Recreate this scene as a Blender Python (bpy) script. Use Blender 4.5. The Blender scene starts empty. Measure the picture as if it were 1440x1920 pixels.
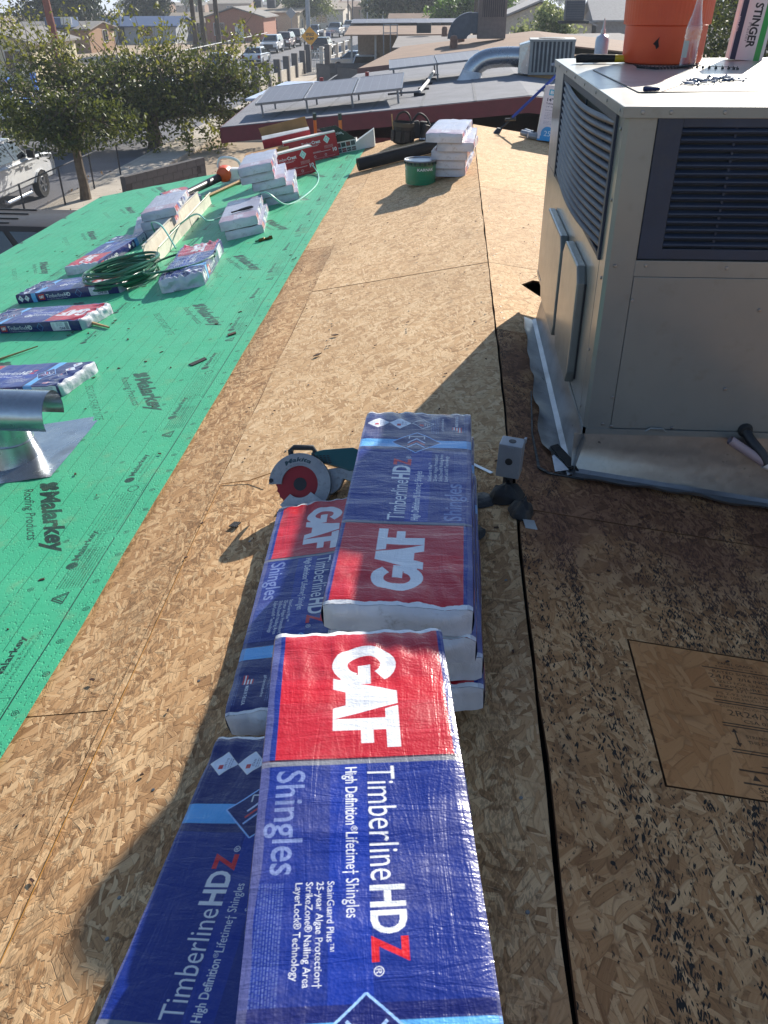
import bpy, bmesh, math, random
import numpy as np
from mathutils import Vector, Matrix, noise as mnoise
from mathutils.geometry import tessellate_polygon
random.seed(7); np.random.seed(7)
S = bpy.context.scene
COL = S.collection
R = math.radians
# ------------------------------------------------------------------ camera
CAM_F, CAM_PITCH, CAM_YAW, CAM_ROLL = 1540.6, .5635, .0805, -.0087
CAM_C = Vector((-.25, 0, 1.445))
cp, sp = math.cos(CAM_PITCH), math.sin(CAM_PITCH)
_F = Vector((-math.sin(CAM_YAW)*cp, math.cos(CAM_YAW)*cp, -sp))
_R = Vector((math.cos(CAM_YAW), math.sin(CAM_YAW), 0)); _U = _R.cross(_F)
_c, _s = math.cos(CAM_ROLL), math.sin(CAM_ROLL)
_R, _U = _R*_c+_U*_s, _U*_c-_R*_s
cam = bpy.data.cameras.new('camera'); cam_o = bpy.data.objects.new('camera', cam); COL.objects.link(cam_o)
cam.sensor_fit = 'VERTICAL'; cam.sensor_height = 36; cam.lens = CAM_F/1920*36
cam.clip_start = .05; cam.clip_end = 20000
cam_o.matrix_world = Matrix(((_R.x, _U.x, -_F.x, CAM_C.x), (_R.y, _U.y, -_F.y, CAM_C.y), (_R.z, _U.z, -_F.z, CAM_C.z), (0, 0, 0, 1)))
S.camera = cam_o
# ------------------------------------------------------------------ light
SUN_AZ, SUN_EL = R(23.5), R(27)
sun_dir = Vector((math.sin(SUN_AZ)*math.cos(SUN_EL), math.cos(SUN_AZ)*math.cos(SUN_EL), math.sin(SUN_EL)))
W = bpy.data.worlds.new('World'); S.world = W; W.use_nodes = True
nt = W.node_tree; nt.nodes.clear()
sky = nt.nodes.new('ShaderNodeTexSky'); sky.sky_type = 'NISHITA'; sky.sun_disc = False
sky.sun_elevation = SUN_EL; sky.sun_rotation = SUN_AZ; sky.altitude = 600; sky.air_density = 1.1; sky.dust_density = .25; sky.ozone_density = 2.5
bg = nt.nodes.new('ShaderNodeBackground'); bg.inputs[1].default_value = .082
wo = nt.nodes.new('ShaderNodeOutputWorld'); nt.links.new(sky.outputs[0], bg.inputs[0]); nt.links.new(bg.outputs[0], wo.inputs[0])
sl = bpy.data.lights.new('sun', 'SUN'); sl.energy = 4.7; sl.angle = R(.53); sl.color = (1, .93, .82)
so = bpy.data.objects.new('sun', sl); COL.objects.link(so); so.rotation_euler = (-sun_dir).to_track_quat('-Z', 'Y').to_euler()
S.view_settings.view_transform = 'Standard'; S.view_settings.look = 'None'; S.view_settings.gamma = 1
S.view_settings.use_curve_mapping = False; S.view_settings.exposure = .98
S.cycles.use_denoising = True; S.cycles.max_bounces = 6; S.cycles.transparent_max_bounces = 12
S.cycles.volume_bounces = 0; S.cycles.caustics_reflective = False; S.cycles.caustics_refractive = False

# ------------------------------------------------------------------ roof planes (ridge = world Y axis)
SL, SR = .183, .15
NL = Vector((-SL, 0, 1)).normalized(); NR = Vector((SR, 0, 1)).normalized()
def zroof(x): return SL*x if x < 0 else -SR*x
ROT_L = Matrix.Rotation(-math.atan(SL), 4, 'Y'); ROT_R = Matrix.Rotation(math.atan(SR), 4, 'Y')
GZ = -4.1                                               # street level

# ------------------------------------------------------------------ materials
def lin(v):
    v /= 255.
    return v/12.92 if v <= .04045 else ((v+.055)/1.055)**2.4
def rgb(r, g, b, k=1.): return (lin(r)*k, lin(g)*k, lin(b)*k, 1)
MATS = {}
class NT:
    """tiny node helper"""
    def __init__(s, name):
        s.m = bpy.data.materials.new(name); s.m.use_nodes = True; s.t = s.m.node_tree
        s.b = s.t.nodes['Principled BSDF']
    def n(s, typ, **kw):
        nd = s.t.nodes.new('ShaderNode'+typ)
        for k, v in kw.items():
            if k.startswith('i_'):
                key = k[2:]; key = int(key) if key.isdigit() else key.replace('_', ' ')
                s.set(nd.inputs[key], v)
            else: setattr(nd, k, v)
        return nd
    def set(s, sock, v):
        if isinstance(v, bpy.types.NodeSocket): s.t.links.new(v, sock)
        elif isinstance(v, bpy.types.Node): s.t.links.new(v.outputs[0], sock)
        else: sock.default_value = v
    def math(s, op, a, b=0., clamp=False):
        nd = s.t.nodes.new('ShaderNodeMath'); nd.operation = op; nd.use_clamp = clamp
        s.set(nd.inputs[0], a); s.set(nd.inputs[1], b); return nd.outputs[0]
    def mix(s, f, a, b, mode='MIX'):
        nd = s.t.nodes.new('ShaderNodeMix'); nd.data_type = 'RGBA'; nd.blend_type = mode
        s.set(nd.inputs[0], f); s.set(nd.inputs[6], a); s.set(nd.inputs[7], b); return nd.outputs[2]
    def fmix(s, f, a, b):
        nd = s.t.nodes.new('ShaderNodeMix'); nd.data_type = 'FLOAT'
        s.set(nd.inputs[0], f); s.set(nd.inputs[2], a); s.set(nd.inputs[3], b); return nd.outputs[0]
    def step(s, x, a, b):
        nd = s.t.nodes.new('ShaderNodeMapRange'); nd.interpolation_type = 'SMOOTHSTEP'
        s.set(nd.inputs[0], x); nd.inputs[1].default_value = a; nd.inputs[2].default_value = b; return nd.outputs[0]
    def obj(s, scale=None, rot=0, loc=None, src='Object'):
        tc = s.n('TexCoord'); o = tc.outputs[src]
        if scale or rot or loc:
            mp = s.n('Mapping'); s.t.links.new(o, mp.inputs[0])
            if scale: mp.inputs[3].default_value = scale
            mp.inputs[2].default_value = (0, 0, rot)
            if loc: mp.inputs[1].default_value = loc
            o = mp.outputs[0]
        return o
    def noise(s, scale, detail=3, vec=None, rough=.55, dist=0):
        nd = s.n('TexNoise'); nd.inputs['Scale'].default_value = scale; nd.inputs['Detail'].default_value = detail
        nd.inputs['Roughness'].default_value = rough; nd.inputs['Distortion'].default_value = dist
        s.t.links.new(vec if vec is not None else s.obj(), nd.inputs['Vector']); return nd.outputs[0]
    def bump(s, h, strength, dist, nrm=None):
        nd = s.n('Bump'); nd.inputs['Strength'].default_value = strength; nd.inputs['Distance'].default_value = dist
        s.set(nd.inputs['Height'], h)
        if nrm is not None: s.set(nd.inputs['Normal'], nrm)
        return nd.outputs[0]
    def out(s, **kw):
        for k, v in kw.items(): s.set(s.b.inputs[k.replace('_', ' ')], v)
        return s.m
def pm(name, col, rough=.55, metal=0., var=.12, vscale=6., bump=0., bscale=60., coat=0., dirt=0., spec=.5):
    """plain procedural material: base colour with soft uneven tone, optional relief and dust"""
    if name in MATS: return MATS[name]
    t = NT(name); c = col if len(col) == 4 else (*col, 1)
    n1 = t.noise(vscale, 4)
    col2 = t.mix(t.step(n1, .3, .7), tuple(x*(1-var) for x in c[:3])+(1,), tuple(min(1, x*(1+var)) for x in c[:3])+(1,))
    if dirt:
        col2 = t.mix(t.math('MULTIPLY', t.step(t.noise(vscale*2.3, 6, rough=.7), .48, .75), dirt), col2, (.10, .085, .065, 1))
    kw = dict(Base_Color=col2, Roughness=t.fmix(n1, max(0, rough-.08), min(1, rough+.1)), Metallic=metal, Coat_Weight=coat, Specular_IOR_Level=spec)
    if bump: kw['Normal'] = t.bump(t.noise(bscale, 4), bump, .01)
    MATS[name] = t.out(**kw); return MATS[name]

# ------------------------------------------------------------------ mesh builder
class MB:
    def __init__(s): s.v = []; s.f = []; s.mi = []; s.uv = {}; s.m = 0
    def add(s, vs, fs, M=None, uvs=None):
        o = len(s.v)
        s.v += [tuple(M @ Vector(v)) if M is not None else tuple(v) for v in vs]
        for i, f in enumerate(fs):
            if uvs: s.uv[len(s.f)] = uvs[i]
            s.f.append(tuple(o+k for k in f)); s.mi.append(s.m)
        return s
    def mat(s, i): s.m = i; return s
    def hexa(s, p, M=None):
        return s.add(p, [(3, 2, 1, 0), (4, 5, 6, 7), (0, 1, 5, 4), (1, 2, 6, 5), (2, 3, 7, 6), (3, 0, 4, 7)], M)
    def box(s, c, d, M=None, taper=1.):
        x, y, z = (k/2 for k in d); cx, cy, cz = c; q = taper
        return s.hexa([(cx-x, cy-y, cz-z), (cx+x, cy-y, cz-z), (cx+x, cy+y, cz-z), (cx-x, cy+y, cz-z),
                       (cx-x*q, cy-y*q, cz+z), (cx+x*q, cy-y*q, cz+z), (cx+x*q, cy+y*q, cz+z), (cx-x*q, cy+y*q, cz+z)], M)
    def bx(s, x0, x1, y0, y1, z0, z1, M=None): return s.box(((x0+x1)/2, (y0+y1)/2, (z0+z1)/2), (x1-x0, y1-y0, z1-z0), M)
    def prism(s, poly, h0, h1, M=None, axis='z'):
        n = len(poly)
        if axis == 'z': a = [(x, y, h0) for x, y in poly]+[(x, y, h1) for x, y in poly]
        elif axis == 'y': a = [(x, h0, y) for x, y in poly]+[(x, h1, y) for x, y in poly]
        else: a = [(h0, x, y) for x, y in poly]+[(h1, x, y) for x, y in poly]
        fs = [tuple(range(n-1, -1, -1)), tuple(range(n, 2*n))]+[(i, (i+1) % n, n+(i+1) % n, n+i) for i in range(n)]
        return s.add(a, fs, M)
    def tube(s, pts, r, n=8, M=None, cap=True, closed=False):
        pts = [Vector(p) for p in pts]; k = len(pts); rr = r if hasattr(r, '__len__') else [r]*k
        vs = []; fs = []; prev = None
        for i, p in enumerate(pts):
            a = pts[i-1] if (i > 0 or closed) else p; b = pts[(i+1) % k] if (i < k-1 or closed) else p
            d = (b-a).normalized() if (b-a).length > 1e-9 else Vector((0, 0, 1))
            if prev is None: u = d.orthogonal().normalized()
            else:
                u = prev-d*prev.dot(d); u = u.normalized() if u.length > 1e-6 else d.orthogonal().normalized()
            prev = u; w = d.cross(u)
            vs += [p+(u*math.cos(2*math.pi*j/n)+w*math.sin(2*math.pi*j/n))*rr[i] for j in range(n)]
        for i in range(k if closed else k-1):
            for j in range(n):
                i2 = (i+1) % k
                fs.append((i*n+j, i*n+(j+1) % n, i2*n+(j+1) % n, i2*n+j))
        if cap and not closed: fs += [tuple(range(n-1, -1, -1)), tuple((k-1)*n+j for j in range(n))]
        return s.add(vs, fs, M)
    def lathe(s, prof, n=24, M=None, cap=(True, True)):
        vs = []; fs = []; k = len(prof)
        for r, z in prof: vs += [(r*math.cos(2*math.pi*j/n), r*math.sin(2*math.pi*j/n), z) for j in range(n)]
        for i in range(k-1):
            for j in range(n): fs.append((i*n+j, i*n+(j+1) % n, (i+1)*n+(j+1) % n, (i+1)*n+j))
        if cap[0]: fs.append(tuple(range(n-1, -1, -1)))
        if cap[1]: fs.append(tuple((k-1)*n+j for j in range(n)))
        return s.add(vs, fs, M)
    def grid(s, fn, nu, nv, M=None, uvf=None):
        vs = [fn(i/nu, j/nv) for j in range(nv+1) for i in range(nu+1)]; fs = []; uvs = []
        for j in range(nv):
            for i in range(nu):
                a = j*(nu+1)+i; fs.append((a, a+1, a+nu+2, a+nu+1))
                if uvf: uvs.append([uvf(x/nu, y/nv) for x, y in ((i, j), (i+1, j), (i+1, j+1), (i, j+1))])
        return s.add(vs, fs, M, uvs or None)
    def quad(s, p, uv=None, M=None): return s.add(p, [tuple(range(len(p)))], M, [uv] if uv else None)
    def mesh(s, name, mats, smooth=False, bevel=0., auto=35, weld=False):
        me = bpy.data.meshes.new(name); me.from_pydata(s.v, [], s.f)
        for m in (mats if isinstance(mats, (list, tuple)) else [mats]): me.materials.append(m)
        me.polygons.foreach_set('material_index', s.mi)
        if s.uv:
            ul = me.uv_layers.new(name='UVMap')
            for i, uv in s.uv.items():
                for k, li in enumerate(me.polygons[i].loop_indices): ul.data[li].uv = uv[k]
        if bevel or weld or smooth:
            bm = bmesh.new(); bm.from_mesh(me)
            if weld: bmesh.ops.remove_doubles(bm, verts=bm.verts, dist=1e-5)
            if not s.uv or weld: bmesh.ops.recalc_face_normals(bm, faces=bm.faces)
            if bevel:
                es = [e for e in bm.edges if len(e.link_faces) == 2 and e.calc_face_angle(0) > R(30)]
                bmesh.ops.bevel(bm, geom=es, offset=bevel, segments=2, profile=.6, affect='EDGES', clamp_overlap=True)
            if smooth:
                for f in bm.faces: f.smooth = True
                for e in bm.edges:
                    if len(e.link_faces) == 2 and e.calc_face_angle(0) > R(auto): e.smooth = False
            bm.to_mesh(me); bm.free()
        me.update(); return me
    def build(s, name, mats, parent=None, smooth=False, bevel=0., auto=35, weld=False, loc=None, mw=None):
        o = bpy.data.objects.new(name, s.mesh(name, mats, smooth, bevel, auto, weld)); COL.objects.link(o)
        if parent: o.parent = parent
        if loc: o.location = loc
        if mw is not None: o.matrix_basis = mw
        return o
def tag(o, label, cat, group=None, kind=None):
    if label: o['label'] = label
    if cat: o['category'] = cat
    if group: o['group'] = group
    if kind: o['kind'] = kind
    return o
def thing(name, label, cat, mw=None, group=None):
    o = bpy.data.objects.new(name, None); COL.objects.link(o); o.empty_display_size = .1
    if mw is not None: o.matrix_basis = mw if isinstance(mw, Matrix) else Matrix.Translation(mw)
    return tag(o, label, cat, group)
def struct(o): o['kind'] = 'structure'; return o
def copy_tree(o, parent=None):
    c = o.copy(); COL.objects.link(c)
    if parent: c.parent = parent
    for ch in list(o.children): copy_tree(ch, c)
    return c
def T(*p): return Matrix.Translation(p if len(p) == 3 else p[0])
def RZ(a): return Matrix.Rotation(R(a), 4, 'Z')
def RX(a): return Matrix.Rotation(R(a), 4, 'X')
def RY(a): return Matrix.Rotation(R(a), 4, 'Y')
def onL(x, y, h=0, yaw=0): return T(x, y, zroof(x)) @ ROT_L @ T(0, 0, h) @ RZ(yaw)
def onR(x, y, h=0, yaw=0): return T(x, y, zroof(x)) @ ROT_R @ T(0, 0, h) @ RZ(yaw)
# ------------------------------------------------------------------ flat print, drawn into images made here in memory
_TXT = {}
def text_tris(s, bold=0., shear=0., spacing=1.):
    k = (s, bold, shear, spacing)
    if k in _TXT: return _TXT[k]
    cu = bpy.data.curves.new('print', 'FONT'); cu.body = s; cu.offset = bold; cu.shear = shear; cu.space_character = spacing; cu.resolution_u = 3
    o = bpy.data.objects.new('print', cu); COL.objects.link(o)
    dg = bpy.context.evaluated_depsgraph_get(); ev = o.evaluated_get(dg); me = ev.to_mesh()
    me.calc_loop_triangles()
    v = np.empty(len(me.vertices)*3, np.float32); me.vertices.foreach_get('co', v); v = v.reshape(-1, 3)[:, :2]
    t = np.empty(len(me.loop_triangles)*3, np.int32); me.loop_triangles.foreach_get('vertices', t)
    tri = v[t].reshape(-1, 3, 2).copy() if len(v) else np.zeros((0, 3, 2), np.float32)
    ev.to_mesh_clear(); bpy.data.objects.remove(o); bpy.data.curves.remove(cu)
    _TXT[k] = tri; return tri
class Canvas:
    """print sheet in metres; x to the right, y up"""
    def __init__(s, w, h, res, bg, ss=2):
        s.w, s.h, s.res, s.ss = w, h, res, ss; s.W, s.H = int(round(w/res)), int(round(h/res))
        s.a = np.empty((s.H*ss, s.W*ss, 3), np.float32); s.a[:] = bg[:3]; s.k = ss/res; s.wrap = False
    def tris(s, tri, col, alpha=1.):
        tri = tri*s.k; HH, WW = s.a.shape[:2]; col = np.array(col[:3], np.float32)
        for t in tri:
            x0, y0 = np.floor(t.min(0)).astype(int); x1, y1 = np.ceil(t.max(0)).astype(int)+1
            if s.wrap:
                pass
            else:
                x0, y0, x1, y1 = max(x0, 0), max(y0, 0), min(x1, WW), min(y1, HH)
            if x1 <= x0 or y1 <= y0: continue
            (ax, ay), (bx, by), (cx, cy) = t
            d = (bx-ax)*(cy-ay)-(cx-ax)*(by-ay)
            if abs(d) < 1e-9: continue
            X = np.arange(x0, x1)+.5; Y = (np.arange(y0, y1)+.5)[:, None]
            u = ((bx-X)*(cy-Y)-(cx-X)*(by-Y))/d; v = ((cx-X)*(ay-Y)-(ax-X)*(cy-Y))/d
            m = (u >= -1e-4) & (v >= -1e-4) & (1-u-v >= -1e-4)
            if s.wrap:
                yy, xx = np.nonzero(m); yy = (yy+y0) % HH; xx = (xx+x0) % WW
                s.a[yy, xx] = s.a[yy, xx]*(1-alpha)+col*alpha
            else:
                sub = s.a[y0:y1, x0:x1]; sub[m] = sub[m]*(1-alpha)+col*alpha
    def poly(s, pts, col, alpha=1.):
        vs = [Vector((*p, 0)) for p in pts]; ti = tessellate_polygon([vs])
        s.tris(np.array([[pts[i] for i in t] for t in ti], np.float32), col, alpha)
    def rect(s, x0, x1, y0, y1, col, alpha=1.): s.poly([(x0, y0), (x1, y0), (x1, y1), (x0, y1)], col, alpha)
    def line(s, a, b, w, col, alpha=1.):
        a, b = np.array(a, float), np.array(b, float); d = (b-a)/np.linalg.norm(b-a); n = np.array((-d[1], d[0]))*w/2
        s.poly([tuple(a-n), tuple(b-n), tuple(b+n), tuple(a+n)], col, alpha)
    def ring(s, c, r, w, col, n=20):
        for i in range(n):
            a0, a1 = 2*math.pi*i/n, 2*math.pi*(i+1)/n
            s.poly([(c[0]+math.cos(a)*q, c[1]+math.sin(a)*q) for a, q in ((a0, r-w/2), (a0, r+w/2), (a1, r+w/2), (a1, r-w/2))], col)
    def disc(s, c, r, col, n=24, sy=1.): s.poly([(c[0]+r*math.cos(2*math.pi*i/n), c[1]+r*sy*math.sin(2*math.pi*i/n)) for i in range(n)], col)
    def text(s, st, x, y, cap, col, bold=0., d=(1, 0), up=None, width=None, shear=0., alpha=1., align='l'):
        tri = text_tris(st, bold, shear)
        if not len(tri): return
        k = cap/.73; dx, dy = d; up = up or (-dy, dx); L0 = tri[..., 0].max()
        kx = k if width is None else width/L0
        off = {'l': 0, 'c': -L0*kx/2, 'r': -L0*kx}[align]
        X = tri[..., 0]*kx+off; Yv = tri[..., 1]*k
        s.tris(np.stack([x+X*dx+Yv*up[0], y+X*dy+Yv*up[1]], -1), col, alpha)
    def smear(s, x0, x1, y0, y1, rows, col, d='x', alpha=.8, seed=0):
        """rows of tiny print too small to read"""
        r = random.Random(seed); hgt = (y1-y0)/rows
        for i in range(rows):
            x = x0
            while x < x1:
                w = r.uniform(.4, 1.6)*hgt
                s.rect(x, min(x+w, x1), y0+hgt*(i+.25), y0+hgt*(i+.7), col, alpha*r.uniform(.5, 1)); x += w+hgt*.35
    def image(s, name):
        q = s.ss; a = s.a.reshape(s.H, q, s.W, q, 3).mean((1, 3))
        im = bpy.data.images.new(name, s.W, s.H, alpha=False, float_buffer=True)
        im.colorspace_settings.name = 'Linear Rec.709'
        px = np.ones((s.H, s.W, 4), np.float32); px[..., :3] = a; im.pixels.foreach_set(px.ravel()); im.pack(); im.update(); return im
WHITE, NAVY, BLUE, REDP, SKYB = rgb(225, 226, 228), rgb(20, 28, 98), rgb(20, 42, 126), rgb(186, 26, 40), rgb(95, 170, 228)
GREYB = rgb(112, 128, 178)
def gaf(c, x, y, h, w, col):
    """three heavy block letters run together; x,y = lower left"""
    q = w/2.5
    def P(pts): c.poly([(x+a*w, y+b*h) for a, b in pts], col)
    g = [(math.cos(a), math.sin(a)) for a in np.radians(np.linspace(38, 335, 22))]
    cx, cy, rx, ry, tx, ty = .20, .5, .20, .52, .092, .27
    P([(cx+rx*a, cy+ry*b) for a, b in g]+[(cx+tx*a, cy+ty*b) for a, b in reversed(g)])
    P([(.20, .40), (.395, .40), (.395, .60), (.20, .60)]); P([(.30, .12), (.395, .12), (.395, .5), (.30, .5)])
    P([(.335, 0), (.445, 0), (.475, .20), (.60, .20), (.63, 0), (.735, 0), (.60, 1.0), (.475, 1.0)][::1])
    P([(.735, 0), (.84, 0), (.84, 1), (.735, 1)]); P([(.735, .80), (1, .80), (1, 1), (.62, 1), (.65, .8)]); P([(.735, .42), (.96, .42), (.96, .61), (.735, .61)])
def diamond(c, x, y, rx, ry, col, line=0, lc=None):
    p = [(x-rx, y), (x, y-ry), (x+rx, y), (x, y+ry)]; c.poly(p, col)
    if line:
        for i in range(4): c.line(p[i], p[(i+1) % 4], line, lc)
def flag(c, x, y, w, h):
    for i in range(7): c.rect(x, x+w, y+h*i/7, y+h*(i+1)/7, REDP if i % 2 == 0 else WHITE)
    c.rect(x, x+w*.45, y+h*3/7, y+h, NAVY)
def print_top(hdz=True):
    c = Canvas(1.0, .337, .0011, BLUE)
    c.rect(0, 1, 0, .337, BLUE); c.rect(.345, 1, .115, .175, rgb(18, 48, 146)); c.rect(.73, 1, 0, .337, NAVY)
    c.rect(.0, .333, .022, .325, REDP); c.rect(.14, .20, .022, .325, rgb(198, 20, 36))
    rr = random.Random(12)
    for i in range(150): x = i*.337/150; c.rect(0, .011+.005*mnoise.noise((x*22, 1, 0))+.002*mnoise.noise((x*80, 5, 0)), x, x+.337/150, WHITE); c.rect(.992-.004*mnoise.noise((x*22, 9, 0)), 1, x, x+.337/150, WHITE)
    gaf(c, .052, .118, .118, .258, WHITE)
    c.rect(.334, .344, 0, .337, rgb(122, 124, 134)); c.rect(.330, .334, 0, .337, rgb(60, 20, 40))
    c.text('Timberline', .350, .176, .048, WHITE, -.004, width=.207)
    if hdz:
        c.text('HD', .562, .176, .050, WHITE, .03, width=.077); c.text('Z', .643, .176, .050, rgb(208, 28, 38), .03, width=.036); c.text('®', .683, .176, .014, WHITE)
    else: c.text('HD', .562, .176, .050, WHITE, .03, width=.08); c.text('™', .646, .21, .012, WHITE)
    c.text('High Definition', .350, .140, .020, WHITE, .014, width=.112); c.text('®', .464, .148, .010, WHITE); c.text('Lifetime† Shingles', .474, .140, .020, WHITE, -.002, width=.138)
    c.text('Shingles', .352, .028, .048, GREYB, .01, width=.19)
    for i, s in enumerate(('StainGuard Plus™', '25-year Algae Protection†', 'StrikeZone® Nailing Area', 'LayerLock® Technology')):
        c.text(s, .555, .113-.0155*i, .0105, WHITE, 0)
    c.smear(.555, .73, .012, .05, 9, GREYB, seed=3, alpha=.55)
    c.rect(.752, .802, 0, .337, SKYB); diamond(c, .785, .165, .068, .075, NAVY, .0035, rgb(150, 190, 240))
    for dx, col in ((0, rgb(205, 60, 60)), (.016, rgb(205, 215, 240)), (-.016, rgb(160, 190, 235))):
        for sg in (-1, 1): c.line((.785+dx-.018, .165+sg*.026), (.785+dx+.010, .165), .0045, col)
    c.line((.808, .142), (.825, .142), .003, WHITE); c.line((.808, .188), (.825, .188), .003, WHITE); c.line((.825, .142), (.825, .188), .003, WHITE)
    for v, nm in ((.292, 'LIFETIME'), (.222, 'STAIN'), (.150, 'WIND')):
        diamond(c, .915, v, .034, .034, rgb(214, 222, 236) if v > .16 else NAVY, .002, WHITE)
        c.rect(.898, .910, v-.002, v+.010, REDP); c.text(nm, .915, v-.010, .006, NAVY if v > .16 else WHITE, align='c'); c.smear(.902, .930, v-.022, v-.012, 2, NAVY if v > .16 else WHITE, seed=int(v*100))
    flag(c, .865, .028, .034, .03); c.text('MADE IN THE U.S.A.', .905, .040, .009, WHITE, .02, width=.07)
    c.smear(.865, .975, .008, .022, 3, GREYB, seed=9); c.text('gaf.com/timberline', .87, .085, .008, WHITE); c.smear(.85, .97, .098, .125, 5, GREYB, seed=11)
    for i in range(240):
        x = i/240; c.rect(x, x+1/240, 0, .013+.006*mnoise.noise((x*9, 3, 0)), rgb(120, 120, 150), .4); c.rect(x, x+1/240, .331+.003*mnoise.noise((x*9, 7, 0)), .337, rgb(120, 120, 150), .4)
    return c.image('print_top')
def print_side(flip=False):
    c = Canvas(1.0, .08, .0011, NAVY)
    lab = rgb(222, 226, 230)
    if not flip:      # reads from the far end of the pack: diamonds, band, red block, name, label
        for x in (.045, .105): diamond(c, x, .042, .026, .03, lab); c.rect(x-.008, x+.004, .045, .052, REDP)
        c.rect(.155, .20, 0, .08, SKYB); c.rect(.225, .285, .016, .064, REDP); gaf(c, .232, .028, .024, .046, WHITE)
        c.text('Timberline', .30, .026, .034, WHITE, -.002, width=.175); c.text('HD', .479, .026, .034, WHITE, .03, width=.06)
        c.smear(.30, .50, .008, .018, 1, WHITE, seed=4); diamond(c, .62, .04, .03, .034, NAVY, .002, SKYB)
        c.rect(.73, .90, .006, .074, lab); c.smear(.735, .76, .012, .068, 14, rgb(60, 60, 70), seed=1); c.smear(.78, .84, .04, .07, 4, NAVY, seed=2); c.text('OAK', .80, .014, .02, NAVY, .03); c.rect(.86, .89, .012, .07, rgb(140, 150, 160))
    else:
        c.rect(.02, .30, .02, .06, NAVY); c.rect(.045, .105, .016, .064, REDP); gaf(c, .052, .028, .024, .046, WHITE); c.text('Timberline', .13, .026, .034, WHITE, -.002, width=.175); c.text('HD', .31, .026, .034, WHITE, .03, width=.06)
        for x in (.62, .70): diamond(c, x, .042, .026, .03, lab); c.rect(x-.008, x+.004, .045, .052, REDP)
        c.rect(.745, .81, 0, .08, SKYB); c.text('SF', .765, .03, .022, rgb(190, 220, 245), .02)
        c.rect(.81, .985, .004, .076, lab); c.smear(.835, .87, .012, .068, 14, rgb(60, 60, 70), seed=1); c.smear(.885, .96, .052, .07, 3, NAVY, seed=2); c.text('OAK', .89, .024, .02, NAVY, .03); c.rect(.89, .95, .008, .018, rgb(40, 50, 60))
    return c.image('print_side')
def print_pale():
    """faded whitish pack: mostly bare film with glare coloured in, a red corner and dim print"""
    c = Canvas(1.0, .337, .0025, rgb(164, 166, 186))
    c.rect(0, .22, 0, .337, rgb(164, 140, 156)); gaf(c, .03, .12, .09, .17, rgb(186, 186, 200)); c.text('Timberline', .3, .17, .05, rgb(160, 166, 192), width=.3)
    c.smear(.3, .8, .04, .12, 5, rgb(165, 170, 192), seed=8, alpha=.6); c.rect(.80, .84, 0, .337, rgb(172, 184, 206)); diamond(c, .82, .165, .06, .07, rgb(160, 168, 196))
    return c.image('print_pale')
def print_pale_side():
    c = Canvas(1.0, .08, .0025, rgb(190, 194, 208))
    r = random.Random(5)
    for i in range(26): x = r.random(); c.poly([(x, r.uniform(0, .05)), (x+.06, r.uniform(0, .04)), (x+.08, r.uniform(.04, .08)), (x-.02, .08)], r.choice([NAVY, REDP, WHITE, rgb(70, 90, 160), WHITE]), .75)
    c.text('Timberline HD', .3, .03, .03, WHITE)
    return c.image('print_pale_side')
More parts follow.
